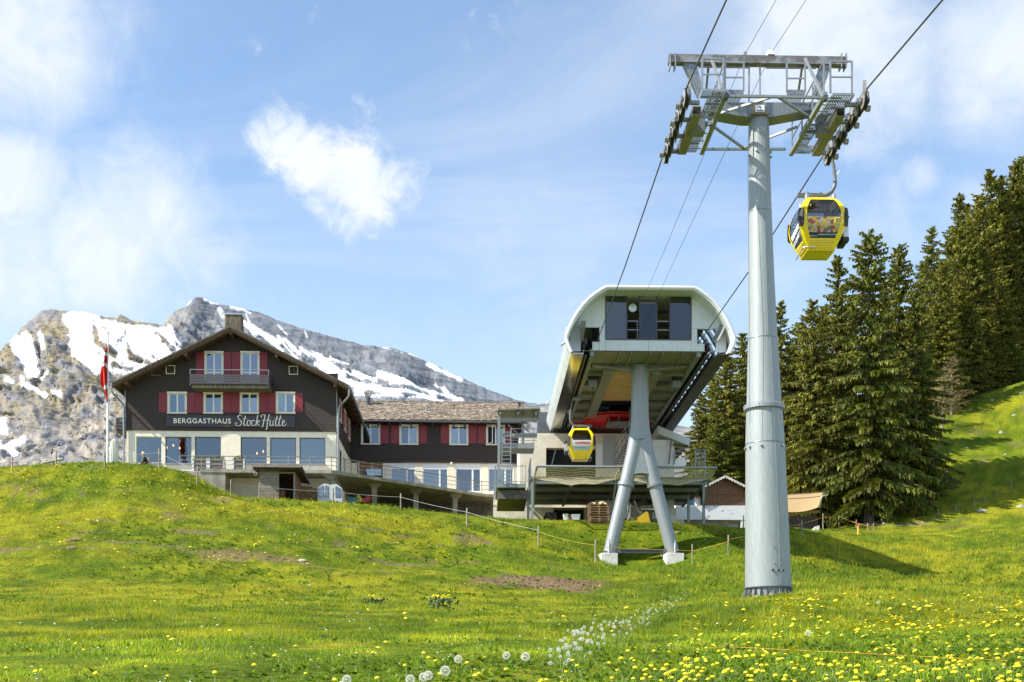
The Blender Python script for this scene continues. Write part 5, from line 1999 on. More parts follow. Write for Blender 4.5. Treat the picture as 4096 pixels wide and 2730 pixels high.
# forked mast under the station
MY_ = 3.0
mast = thing('support_mast', 'grey steel mast forking into two legs under the station', 'mast', SF.w((0, MY_, 7.5)), SF.yaw)
cr = .47
ct = V3(1364, 880, MY_)
cb = V4(1366, 40, MY_)
MB(SF).tube([ct, cb, V4(1367, 250, MY_)], [cr, cr, cr * .92], 28).build('column', 'galv_mast', mast, smooth=45)
MB(SF).cyl(ct + Vector((0, 0, -.02)), ct + Vector((0, 0, .06)), cr + .12, n=28).build('top_flange', 'galv_matt', mast, smooth=40)
MB(SF).lathe([(.62, 0), (.5, .35), (.34, .8)], ct + Vector((0, 0, .05)), 4).build('column_head', 'steel_green_bounce', mast)
for sgn, pts in ((-1, [(1352, -20), (1340, 160), (1308, 350), (1258, 570), (1097, 1258)]), (1, [(1380, -20), (1394, 160), (1428, 350), (1480, 570), (1660, 1258)])):
    P_ = [V4(x, y, MY_) for x, y in pts]
    leg = MB(SF).tube(P_, [.36, .37, .37, .365, .36], 26).build('leg', 'galv_mast', mast, smooth=50)
    f = V4(1241 if sgn < 0 else 1503, 652, MY_)
    ax = (P_[4] - P_[3]).normalized()
    MB(SF).cyl(f - ax * .07, f - ax * .008, .46, n=28).build('flange', 'galv', leg, smooth=40)
    MB(SF).cyl(f + ax * .008, f + ax * .07, .46, n=28).build('flange', 'galv', leg, smooth=40)
    u = ax.orthogonal().normalized()
    w_ = ax.cross(u)
    for k in range(28):
        a = k * 2 * math.pi / 28
        c = f + (u * math.cos(a) + w_ * math.sin(a)) * .415
        MB(SF).cyl(c - ax * .11, c + ax * .11, .018, n=6).build('bolt', 'galv', leg)
    c = P_[3].lerp(P_[4], .56)
    MB(SF).cyl(c - ax * .015, c + ax * .015, .363, n=26).build('weld_ring', 'galv_matt', leg, smooth=40)
    # foot: base plate, hold-down rod, concrete block
    ft = P_[4]
    MB(SF).cyl(ft + Vector((0, 0, -.10)), ft + Vector((0, 0, -.03)), .48, n=20).build('base_plate', 'galv', leg)
    r_ = V4(1090 if sgn < 0 else 1682, 1250, MY_ - .5)
    MB(SF).lathe([(.10, -.05), (.075, 0), (.075, .42), (.05, .46), (.02, .60), (.02, .68)], r_, 10).build('hold_down_rod', 'galv_matt', leg, smooth=40)
    a, b_ = (1020, 1168) if sgn < 0 else (1605, 1763)
    b0, b1 = z4(a, 1262, MY_ - .8), z4(b_, 1352, MY_ - .8)
    rooted(MB(SF).add([(b0[0], MY_ - .8, b1[1] - .7), (b1[0], MY_ - .8, b1[1] - .7), (b1[0], MY_ + .6, b1[1] - .7), (b0[0] - .22, MY_ + .9, b1[1] - .7),
                       (b0[0], MY_ - .8, b0[1]), (b1[0], MY_ - .8, b0[1]), (b1[0], MY_ + .6, b0[1] + .01), (b0[0] - .22, MY_ + .9, b0[1] + .01)],
                      [(0, 3, 2, 1), (4, 5, 6, 7), (0, 1, 5, 4), (1, 2, 6, 5), (2, 3, 7, 6), (3, 0, 4, 7)]), 'foundation_block', 'concrete_pale', SF.w((b0[0], MY_, b1[1])),
           'pale concrete block under the %s leg of the forked mast' % ('left' if sgn < 0 else 'right'), 'foundation', 'mast foundations', bevel=.02)
web = [(1338, 110), (1395, 110), (1432, 330), (1462, 480), (1474, 566), (1440, 552), (1400, 546), (1366, 545), (1330, 550), (1298, 560), (1282, 566), (1300, 470), (1312, 330)]
wp = [z4(x, y, MY_ - .28) for x, y in web]
MB(SF).prism(wp, MY_ - .30, MY_ + .28).build('web_plate', 'galv_mast', mast)
bl, br = V4(1152, 1246, MY_ - .1), V4(1610, 1246, MY_ - .1)
tie = MB(SF).box(bl.x, br.x, MY_ - .2, MY_, bl.z - .10, bl.z - .07).box(bl.x, br.x, MY_ - .2, MY_, bl.z + .07, bl.z + .10).box(bl.x, br.x, MY_ - .12, MY_ - .08, bl.z - .07, bl.z + .07).build('tie_beam', 'steel_dark', mast)
for cx_ in (bl.x + .14, br.x - .14):
    for dx_, dz_ in ((-.06, -.04), (.06, -.04), (-.06, .04), (.06, .04), (0, 0)):
        MB(SF).cyl((cx_ + dx_, MY_ - .15, bl.z + dz_), (cx_ + dx_, MY_ - .115, bl.z + dz_), .022, n=8).build('bolt', 'white_paint', tie)

# ------------------------------------------------------------------ boarding platform with safety net
DK, DB, NF = 8.6, 16.4, 4.6          # deck front, deck back, net beam (local y)
zd = z4(1000, 603, DK)[1]
pfm = thing('boarding_platform', 'steel boarding deck on posts with a sagging safety net in front', 'platform', SF.w((0, DK, 10)), SF.yaw)
xl_, xr_ = z4(400, 600, DK)[0], z4(1940, 600, DK)[0]
MB(SF).box(xl_ - .1, xr_ + .3, DK, DB, zd - .02, zd + .16).build('deck', 'under_deck', pfm)
for y in (DK + .1, DK + 2.6, DK + 5.2, DB - .1):
    MB(SF).box(xl_, xr_ + .2, y - .07, y + .07, zd - .26, zd - .024).build('deck_beam', 'galv_matt', pfm)
for f_ in (0, .23, .5, .72, 1):
    x = xl_ + (xr_ - xl_) * f_
    MB(SF).box(x - .07, x + .07, DK + .2, DB - .2, zd - .40, zd - .262).build('deck_joist', 'galv_matt', pfm)
nb = z4(1000, 487, NF)[1]
nl, nrr = z4(440, 487, NF)[0], z4(2053, 487, NF)[0]
MB(SF).tube([(nl, NF, nb), (nrr, NF, nb - .03)], .07, 8).build('net_beam', 'galv', pfm, smooth=50)
for x in (xl_ + .1, (xl_ + xr_) / 2 - .3, xr_):
    xo = nl if x < 0 and x < xl_ + 1 else (nrr if x > xr_ - .5 else x)
    MB(SF).bar((x, DK, zd - .1), (xo, NF, nb - .02), .09).build('net_arm', 'galv_matt', pfm)
    MB(SF).bar((x, DK, zd - 1.6), (x + (xo - x) * .45, DK + (NF - DK) * .45, zd + (nb - zd) * .45 - .12), .08).build('net_brace', 'galv_matt', pfm)
posts4 = [(400, 955, DK), (365, 955, DK + 1.4), (1937, 1035, DK), (1800, 1010, DK + 3.4), (1195, 1010, DK)]
for px_, py_, ly in posts4:
    b0 = V4(px_, py_, ly)
    MB(SF).box(b0.x - .075, b0.x + .075, ly - .075, ly + .075, b0.z - .5, zd - .262).build('post', 'galv_matt', pfm)
# the net itself: cords in both directions
mb = MB(SF)
ncol, nrow_ = 150, 17


def netp(u_, v_):
    x = nl + (nrr - nl) * u_ + (xl_ - nl) * v_ * (1 - u_) + (xr_ + .2 - nrr) * v_ * u_
    y = NF + (DK - NF) * v_
    bay = abs(math.sin(math.pi * (u_ * 2 % 1)))
    sag = math.sin(math.pi * min(1, v_ * 1.0)) * (.22 + .42 * bay) + .05 * bay * math.sin(u_ * 40)
    return Vector((x, y, nb + (zd + .05 - nb) * v_ - sag))


def cord(a, b_, w=.016):
    d = (b_ - a)
    s1 = d.cross(Vector((0, 0, 1)))
    if s1.length < 1e-6:
        return
    s1 = s1.normalized() * w / 2
    s2 = Vector((0, 0, w / 2))
    mb.add([a - s1, a + s1, b_ + s1, b_ - s1, a - s2, a + s2, b_ + s2, b_ - s2], [(0, 1, 2, 3), (4, 5, 6, 7)])


for i in range(ncol + 1):
    for j in range(nrow_):
        cord(netp(i / ncol, j / nrow_), netp(i / ncol, (j + 1) / nrow_))
for j in range(nrow_ + 1):
    for i in range(0, ncol, 2):
        cord(netp(i / ncol, j / nrow_), netp((i + 2) / ncol, j / nrow_))
net = mb.build('safety_net', 'net_cord', pfm)
net['kind'] = 'stuff'
# railing at the right end with mirror
for px_ in (1862, 1950):
    p = V4(px_, 480, DK + 1)
    MB(SF).bar((p.x, DK + 1, zd + .16), (p.x, DK + 1, z4(px_, 338, DK + 1)[1]), .05).build('rail_post', 'galv', pfm)
for k, yy in enumerate((338, 370, 405, 440)):
    MB(SF).bar(V4(1862, yy, DK + 1), V4(1955, yy, DK + 1), .035).build('rail_bar', 'galv', pfm)
for k in range(6):
    x = z4(1870 + k * 15, 400, DK + 1)[0]
    MB(SF).bar((x, DK + 1.05, zd + .2), (x, DK + 1.05, z4(1862, 345, DK + 1)[1]), .02).build('rail_bar', 'galv', pfm)
MB(SF).bar(V4(1780, 478, DK + 1), V4(1780, 400, DK + 1), .05).build('rail_post', 'galv', pfm)
c = V4(1730, 452, DK + 1)
MB(SF).cyl(c + Vector((0, -.04, 0)), c + Vector((0, .02, 0)), .33, n=22).build('round_mirror', 'white_paint', pfm, smooth=40)
MB(SF).tube([V4(1690, 480, DK + 1), V4(1712, 405, DK + 1), V4(1780, 402, DK + 1)], .025, 6).build('mirror_stand', 'galv', pfm)

# left gangway with ladder, small roof and railings
tw = thing('ladder_tower', 'galvanised steel ladder tower with small roof left of the station', 'scaffold', SF.w((xl_ - 1.5, DK, 10)), SF.yaw)


def z2s(x, y, ly):
    a = SF.px(1200 + x * .4675, 1500 + y * .4675, ly)
    return Vector((a[0], ly, a[1]))


LY = DK + .3
fl0, fl1 = z2s(1680, 930, LY), z2s(1932, 965, LY)
MB(SF).box(fl0.x, fl1.x, LY, LY + 4.5, fl1.z, fl0.z).build('gangway_floor', 'galv_matt', tw)
MB(SF).box(fl0.x + .1, fl1.x + .1, LY + .4, LY + 5.2, fl1.z - .6, fl1.z - .08).build('gangway_beam', 'under_deck', tw)
top = z2s(1700, 780, LY).z
for px_ in (1668, 1930):
    p = z2s(px_, 930, LY)
    MB(SF).bar((p.x, LY, p.z), (p.x, LY, top), .05).build('rail_post', 'galv', tw)
for k in range(9):
    x = fl0.x + (fl1.x - fl0.x) * k / 8
    MB(SF).bar((x, LY, fl0.z + .1), (x, LY, top), .016).build('rail_bar', 'galv', tw)
for zz_ in (top, fl0.z + .1):
    MB(SF).bar((fl0.x - .05, LY, zz_), (fl1.x, LY, zz_), .045).build('handrail', 'galv', tw)
    MB(SF).bar((fl0.x - .05, LY, zz_), (fl0.x - .05, LY + 4.5, zz_), .045).build('handrail', 'galv', tw)
for k in range(5):
    y = LY + .9 * k
    MB(SF).bar((fl0.x - .05, y, fl0.z - .5), (fl0.x - .05, y, top), .04).build('rail_post', 'galv', tw)
    MB(SF).bar((fl1.x + .3, y, fl0.z), (fl1.x + .3, y, top + .5), .04).build('rail_post', 'galv', tw)
for zz_ in (top + .5, top - .1, top - .6):
    MB(SF).bar((fl1.x + .3, LY, zz_), (fl1.x + .3, LY + 4.5, zz_), .04).build('handrail', 'galv', tw)
# column, ladder
ca, cb_ = z2s(1702, 900, LY), z2s(1702, 345, LY)
MB(SF).bar(ca, cb_, .16).build('column', 'galv_matt', tw)
for px_ in (1728, 1803):
    MB(SF).bar(z2s(px_, 962, LY - .1), z2s(px_, 460, LY - .1), .05).build('ladder_rail', 'galv', tw)
for k in range(14):
    yy = 920 - k * 33
    MB(SF).bar(z2s(1730, yy, LY - .1), z2s(1803, yy, LY - .1), .035).build('rung', 'galv', tw)
# upper landing
u0, u1 = z2s(1700, 582, LY), z2s(2005, 630, LY)
MB(SF).box(u0.x, u1.x, LY, LY + 1.6, u1.z, u0.z).build('landing', 'galv_matt', tw)
MB(SF).box(z2s(1735, 0, LY).x, z2s(2030, 0, LY).x, LY + .1, LY + .3, z2s(0, 515, LY).z, z2s(0, 487, LY).z).build('crossbeam', 'galv_matt', tw)
for px_ in (1806, 1905, 2000):
    MB(SF).bar(z2s(px_, 585, LY), z2s(px_, 460, LY), .045).build('rail_post', 'galv', tw)
for yy in (460, 560, 540):
    MB(SF).bar(z2s(1806, yy, LY), z2s(2030, yy + 2, LY), .035).build('handrail', 'galv', tw)
MB(SF).bar(z2s(1907, 630, LY + .5), z2s(1907, 330, LY + .5), .14).build('column', 'galv_matt', tw)
# roof of the tower
r0, r1 = z2s(1692, 302, LY - .5), z2s(2055, 290, LY - .5)
rf = MB(SF).add([r0, r1, r1 + Vector((0, 2.4, -.1)), r0 + Vector((0, 2.4, -.1)), r0 + Vector((0, 0, .07)), r1 + Vector((0, 0, .07)), r1 + Vector((0, 2.4, -.03)), r0 + Vector((0, 2.4, -.03))],
                [(0, 3, 2, 1), (4, 5, 6, 7), (0, 1, 5, 4), (1, 2, 6, 5), (2, 3, 7, 6), (3, 0, 4, 7)]).build('canopy_roof', 'steel_green_bounce', tw)
for k in range(3):
    x = r0.x + .15 + k * (r1.x - r0.x - .4) / 2
    MB(SF).box(x - .06, x + .06, LY - .4, LY + 1.7, r0.z - .22, r0.z - .06).build('canopy_rib', 'galv_matt', rf)
MB(SF).box(z2s(1700, 0, LY).x, z2s(2030, 0, LY).x, LY + .0, LY + .16, z2s(0, 385, LY).z, z2s(0, 357, LY).z).build('crossbeam', 'galv_matt', tw)
MB(SF).tube([z2s(1950, 272, LY), z2s(2100, 255, LY), z2s(2130, 225, LY)], .04, 6).build('conduit', 'galv', tw)

# buildings behind the platform
BY = DB + .6
hall = thing('valley_hall', 'cream station building with dark garage opening behind the boarding deck', 'building', SF.w((0, BY, 10)), SF.yaw)
w0, w1 = z4(290, 480, BY)[0], z4(1550, 480, BY)[0]
zt_ = z4(600, 190, BY)[1]
d0, d1 = z4(525, 318, BY), z4(975, 480, BY)
o0, o1 = z4(590, 855, BY), z4(870, 985, BY)
mb = MB(SF)
holed(mb, w0, w1, zd - .5, zt_, [(d0[0], d1[0], zd + .17, d0[1])], BY, (), .6)
mb.add([(w0, BY, 9), (w0, BY + 6, 9), (w0, BY + 6, zt_), (w0, BY, zt_)], [(3, 2, 1, 0)])
mb.build('upper_wall', 'cream_wall', hall)
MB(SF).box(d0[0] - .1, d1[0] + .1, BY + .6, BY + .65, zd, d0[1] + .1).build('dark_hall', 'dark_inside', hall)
MB(SF).box(w0, w1, BY + .05, BY + 6, zt_, zt_ + .04).build('flat_roof', 'steel_green_bounce', hall)
p0, p1 = z4(1035, 205, BY - .06), z4(1150, 475, BY - .06)
MB(SF).box(p0[0], p1[0], BY - .08, BY - .02, p1[1], p0[1]).build('steel_cladding', 'checker_plate', hall)
a, b_ = z4(975, 285, BY - .05), z4(1035, 475, BY - .05)
MB(SF).box(a[0], b_[0] - .02, BY - .06, BY - .01, b_[1], a[1]).build('door_leaf', 'white_paint', hall)
MB(SF).bar(V4(575, 470, BY + .3), V4(615, 320, BY + .3), .07).build('door_strut', 'galv', hall)
# basement wall below the deck
bz = 9.3
mb = MB(SF)
bw0, bw1 = z4(50, 850, DB - .2)[0], z4(1690, 850, DB - .2)[0]
holed(mb, bw0, bw1, bz - 1, zd - .45, [(z4(590, 0, DB - .2)[0], z4(870, 0, DB - .2)[0], bz - .9, z4(600, 855, DB - .2)[1])], DB - .2, (), .8)
mb.build('basement_wall', 'cream_wall', hall)
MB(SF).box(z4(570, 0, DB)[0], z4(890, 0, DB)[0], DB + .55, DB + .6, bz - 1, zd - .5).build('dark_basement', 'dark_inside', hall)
c0, c1 = z4(965, 640, DB - 3), z4(1055, 990, DB - 3)
MB(SF).box(c0[0], c1[0], DB - 3, DB - 2.4, bz - .5, zd - .42).build('basement_pillar', 'cream_wall', hall)
c0, c1 = z4(1056, 640, DB - 3), z4(1160, 990, DB - 3)
MB(SF).box(c0[0], c1[0], DB - 2.95, DB - 2.9, bz - .5, zd - .42).build('checker_door', 'checker_plate', hall)
# red hose and pipe on the pillar
MB(SF).tube([V4(883, 700, DB - 3.2), V4(886, 860, DB - 3.2)], .025, 6).build('fire_hose', 'bull_red', hall)
for px_ in (905, 930):
    MB(SF).tube([V4(px_ - 25, 690, DB - 3.3), V4(px_, 672, DB - 3.3), V4(px_ + 4, 830, DB - 3.3)], .06, 7).build('waste_pipe', 'galv_matt', hall, smooth=50)
# white house with its own lean-to roof on the right
ws = thing('side_building', 'small white building with pale eave beside the right end of the deck', 'building', SF.w((4.5, BY - 1, 10)), SF.yaw)
s0, s1 = z4(1480, 250, BY - 1.5), z4(1675, 480, BY - 1.5)
MB(SF).box(s0[0], s1[0], BY - 1.5, BY + 4, 10.5, z4(0, 238, BY - 1.5)[1]).build('wall', 'white_wall', ws)
e0, e1 = V4(1640, 165, BY - 1.9), V4(1815, 238, BY - 1.9)
MB(SF).add([e0 + Vector((-.8, 0, .33)), e1, e1 + Vector((0, 6, 0)), e0 + Vector((-.8, 6, .33)), e0 + Vector((-.8, 0, -.15)), e1 + Vector((-.1, 0, -.42)), e1 + Vector((-.1, 6, -.42)), e0 + Vector((-.8, 6, -.15))],
           [(0, 1, 2, 3), (7, 6, 5, 4), (4, 5, 1, 0), (5, 6, 2, 1), (6, 7, 3, 2), (7, 4, 0, 3)]).build('roof', 'clad_white', ws)
for k in range(5):
    y = BY - 1.7 + k * 1.2
    MB(SF).bar((s1[0] - .1, y, e1.z - .30), (e1.x - .1, y, e1.z - .48), .09, .12).build('rafter', 'wood_eave', ws)
MB(SF).tube([e1 + Vector((.02, .1, -.05)), e1 + Vector((-.1, .1, -.55)), V4(1680, 350, BY - 1.6), V4(1677, 470, BY - 1.6)], .05, 6).build('downpipe', 'gutter_zinc', ws, smooth=50)
MB(SF).bar(V4(1625, 460, BY - 1.7), V4(1648, 240, BY - 1.7), .07).build('prop', 'steel_dark', ws)
# ------------------------------------------------------------------ cable car tower
mat('tower_zinc', (.29, .32, .32), .52, .25, var=.075, scale=7, bump=.04, bscale=80, stretch=(3, 3, .35))
mat('tower_brown', (.20, .175, .15), .5, .6, c2=(.34, .34, .33), scale=3, edge=(.42, .6))
mat('zinc_spangle', (.16, .18, .20), .5, .4, c2=(.27, .29, .30), scale=22, edge=(.4, .6))
mat('rust_cap', (.26, .20, .13), .5, .5, var=.2, scale=6)
mat('plate_white', (.80, .81, .82), .5, var=.02)
mat('ink_blue', (.03, .05, .16), .6, var=.02)
mat('sheave_rim', (.48, .44, .36), .4, .6, var=.2, scale=12)


def grate_mat(name, pitch):
    """pressed walkway plank: sheet metal pierced by rows of round holes"""
    m = bpy.data.materials.new(name)
    m.use_nodes = True
    t = NT(m.node_tree)
    nt = m.node_tree
    b = nt.nodes['Principled BSDF']
    b.inputs['Base Color'].default_value = (.20, .22, .18, 1)
    b.inputs['Metallic'].default_value = .5
    b.inputs['Roughness'].default_value = .5
    cc = t.n('ShaderNodeTexCoord')
    sp = t.n('ShaderNodeSeparateXYZ')
    t.l(cc.outputs['Object'], sp.inputs[0])
    u_ = t.math('DIVIDE', sp.outputs[0], pitch)
    v_ = t.math('DIVIDE', sp.outputs[1], pitch * .86)
    row = t.math('FLOOR', v_)
    u2 = t.math('ADD', u_, t.math('MULTIPLY', t.math('MODULO', t.math('ABSOLUTE', row), 2.0), .5))
    fu = t.math('SUBTRACT', t.math('FRACT', u2), .5)
    fv = t.math('SUBTRACT', t.math('FRACT', v_), .5)
    d = t.math('SQRT', t.math('ADD', t.math('MULTIPLY', fu, fu), t.math('MULTIPLY', fv, fv)))
    hole = t.math('LESS_THAN', d, .34)
    tr = t.n('ShaderNodeBsdfTransparent')
    mx = t.n('ShaderNodeMixShader')
    t.l(hole, mx.inputs[0])
    t.l(b.outputs[0], mx.inputs[1])
    t.l(tr.outputs[0], mx.inputs[2])
    t.l(mx.outputs[0], nt.nodes['Material Output'].inputs['Surface'])
    MATS[name] = m


grate_mat('walkway_grate', .075)

TY = 37.0
TF = Frame((P(3042, 0, TY).x, TY, 0), 1920)


def z5(x, y, ly=0.0):
    return TF.px(2600 + x * .3825, 180 + y * .3825, ly)


def V5(x, y, ly=0.0):
    a = z5(x, y, ly)
    return Vector((a[0], ly, a[1]))


def ly_for(y, z):
    return z * FL / (HY - (180 + y * .3825)) - TY


tower = thing('cable_car_tower', 'tall tapered grey steel tower number 9 carrying the lift cables', 'lift tower', P(3072, 2350, TY), TF.yaw)
rings = [(3073, 2352, 92), (3066, 2000, 83), (3060, 1760, 77), (3057, 1640, 71), (3056, 1600, 68.5), (3051, 1361, 58.5), (3045, 1100, 51), (3041, 853, 45), (3035, 470, 39.5)]


def pole_pt(y):
    for (x0, y0, r0), (x1, y1, r1) in zip(rings[:-1], rings[1:]):
        if y1 <= y <= y0:
            f = (y0 - y) / (y0 - y1)
            return P(x0 + (x1 - x0) * f, y, TY), (r0 + (r1 - r0) * f) * TY / FL
    return P(rings[0][0], y, TY), rings[0][2] * TY / FL


segs = [(2352, 1780), (1780, 1632), (1632, 1361), (1361, 853), (853, 470)]
for a, b_ in segs:
    ys = [a] + [r[1] for r in rings if b_ < r[1] < a] + [b_]
    pts, rad = zip(*[pole_pt(y) for y in ys])
    MB().tube(list(pts), list(rad), 40).build('pole_section', 'tower_zinc', tower, smooth=50)
for y in (1780, 1361, 853):
    c, r = pole_pt(y)
    MB().lathe([(r + .002, -.015), (r + .009, 0), (r + .002, .015)], c, 40).build('weld_ring', 'rail_steel', tower, smooth=50)
for a, b_ in segs:                       # vertical weld seam of each section
    c0, r0 = pole_pt(a - 6)
    c1, r1 = pole_pt(b_ + 6)
    an = -1.25 if a in (2352, 1632, 853) else -1.42
    MB().bar(c0 + Vector((math.cos(an) * r0, math.sin(an) * r0, 0)), c1 + Vector((math.cos(an) * r1, math.sin(an) * r1, 0)), .018, .012).build('weld_seam', 'tower_zinc', tower)
c, r = pole_pt(1634)
fl_ = MB().cyl(c + Vector((0, 0, -.06)), c + Vector((0, 0, -.003)), r + .085, n=44).build('flange', 'galv', tower, smooth=40)
MB().cyl(c + Vector((0, 0, .003)), c + Vector((0, 0, .06)), r + .085, n=44).build('flange', 'galv', tower, smooth=40)
for k in range(36):
    a = k * 2 * math.pi / 36
    p = c + Vector((math.cos(a), math.sin(a), 0)) * (r + .045)
    MB().cyl(p + Vector((0, 0, -.10)), p + Vector((0, 0, .10)), .017, n=6).build('bolt', 'galv', fl_)
# foot: flange with gussets
c, r = pole_pt(2352)
ft = MB().cyl(c + Vector((0, 0, -.03)), c + Vector((0, 0, .0)), r + .02, n=44).build('base_flange', 'steel_dark', tower, smooth=40)
MB().cyl(c + Vector((0, 0, -.55)), c + Vector((0, 0, -.03)), r - .04, n=40).build('base_ring', 'galv_matt', ft, smooth=40)
for k in range(24):
    a = k * 2 * math.pi / 24
    d = Vector((math.cos(a), math.sin(a), 0))
    MB().add([c + d * (r - .05) + Vector((0, 0, -.03)), c + d * (r + .02) + Vector((0, 0, -.03)), c + d * (r + .16) + Vector((0, 0, -.55)), c + d * (r - .05) + Vector((0, 0, -.55))], [(0, 1, 2, 3)]).build('gusset', 'galv_matt', ft)
MB().cyl(c + Vector((0, 0, -1.2)), c + Vector((0, 0, -.5)), r + .35, n=30).build('footing', 'concrete_pale', ft)
# clips for ladders and the pipe stubs near the ground
for px_, py_ in ((2974, 1790), (2993, 1790), (3029, 1788), (3118, 1788), (3137, 1793), (3075, 2194), (3103, 2194), (3078, 2260), (3106, 2260), (2999, 625), (3019, 612), (3075, 612), (3084, 625)):
    c, r = pole_pt(py_)
    dx_ = (px_ - CX) * TY / FL - c.x
    dx_ = max(-r * .995, min(r * .995, dx_))
    dy_ = -math.sqrt(max(0, r * r - dx_ * dx_))
    d = Vector((dx_, dy_, 0)).normalized()
    p = c + d * r
    s = .05 if py_ < 2000 else .028
    MB().cyl(p - d * .03 + Vector((0, 0, -s)), p + d * (s * 1.2) + Vector((0, 0, -s)), s * .8, n=8).build('clip', 'galv', tower)
for px_ in (3071, 3092, 3112):
    c, r = pole_pt(2290)
    dx_ = (px_ - CX) * TY / FL - c.x
    dy_ = -math.sqrt(r * r - dx_ * dx_)
    d = Vector((dx_, dy_, 0)).normalized()
    p = c + d * r
    s_ = MB().cyl(p - d * .05, p + d * .035, .042, n=14).build('pipe_stub', 'galv', tower, smooth=40)
    MB().cyl(p + d * .036, p + d * .038, .032, n=14).build('pipe_mouth', 'dark_inside', s_)
# crosshead
ctop, rtop = pole_pt(470)
hf = TF.mi @ ctop
MB(TF).cyl(hf + Vector((0, 0, -.03)), hf + Vector((0, 0, .03)), rtop + .10, n=36).build('head_flange', 'galv', tower, smooth=40)
arm = [(640, 604), (1745, 600), (1745, 668), (1290, 752), (995, 752), (640, 690)]
ap = [z5(x, y, -.28) for x, y in arm]
armo = MB(TF).prism(ap, -.28, .32).build('cross_arm', 'zinc_spangle', tower)
for cx_ in (950, 1322):
    p = V5(cx_, 768, -.1)
    MB(TF).cbox((p.x, 0, p.z + .04), (.16, .2, .03)).build('hand_hole', 'dark_inside', armo)
cap = [(1095, 602), (1185, 602), (1228, 735), (1052, 735)]
co = MB(TF).prism([z5(x, y, -.34) for x, y in cap], -.40, -.285).build('number_housing', 'rust_cap', tower)
q0, q1 = z5(1100, 700, -.42), z5(1197, 630, -.42)
pl = MB(TF).box(q0[0], q1[0], -.425, -.402, q0[1], q1[1]).build('number_plate', 'plate_white', tower)
exT = TF.m.to_3x3() @ Vector((1, 0, 0))
lettering(pl, '9', 'ink_blue', TF.w(((q0[0] + q1[0]) / 2, -.427, q0[1] + (q1[1] - q0[1]) * .6)), exT, (0, 0, 1), .155, name='digit', proud=.004)
MB(TF).box(q0[0] + .05, q1[0] - .03, -.431, -.4265, q0[1] + .02, q0[1] + .055).build('plate_bar', 'ink_blue', pl)
# lifting frame
b0, b1 = V5(192, 158, -.05), V5(2050, 186, -.05)
lf = MB(TF).bar(b0, b1, .26, .24).build('lifting_beam', 'tower_brown', tower)
for px_ in (205, 258, 1990, 2038):
    p = V5(px_, 170, -.05)
    MB(TF).cbox((p.x, -.05, p.z - .05), (.03, .34, .42)).build('lifting_lug', 'galv', lf)
for pts in ([(335, 185), (462, 182), (540, 440), (508, 560)], [(1772, 205), (1895, 205), (1775, 560), (1700, 530)]):
    MB(TF).prism([z5(x, y, 0) for x, y in pts], -.12, .12).build('upright', 'zinc_spangle', tower)
for a, b_, ya, yb in (((640, 140), (752, 462), -.2, -1.4), ((1622, 145), (1803, 530), -.2, -1.7), ((612, 215), (588, 462), 0, .9), ((1592, 225), (1553, 480), 0, .9)):
    MB(TF).bar(V5(*a, ya), V5(*b_, yb), .07).build('strut', 'galv' if ya < 0 else 'tower_brown', tower)
for px_ in (1036, 1150):
    MB(TF).bar(V5(px_, 220, -.05), V5(px_, 590, -.1), .045).build('hanger_rod', 'galv', tower)
for a, b_ in (((505, 232), (1045, 240)), ((1210, 242), (1735, 246))):
    MB(TF).bar(V5(*a, -.05), V5(*b_, -.05), .035).build('conduit', 'galv_matt', tower)
p = V5(1258, 100, -.05)
MB(TF).cbox((p.x, -.05, p.z), (.22, .3, .14)).build('cable_clamp', 'white_paint', lf)
p = V5(993, 100, -.05)
MB(TF).cbox((p.x, -.05, p.z), (.10, .14, .10)).cbox((p.x, -.05, p.z - .12), (.05, .10, .25)).build('cable_clamp', 'galv', lf)
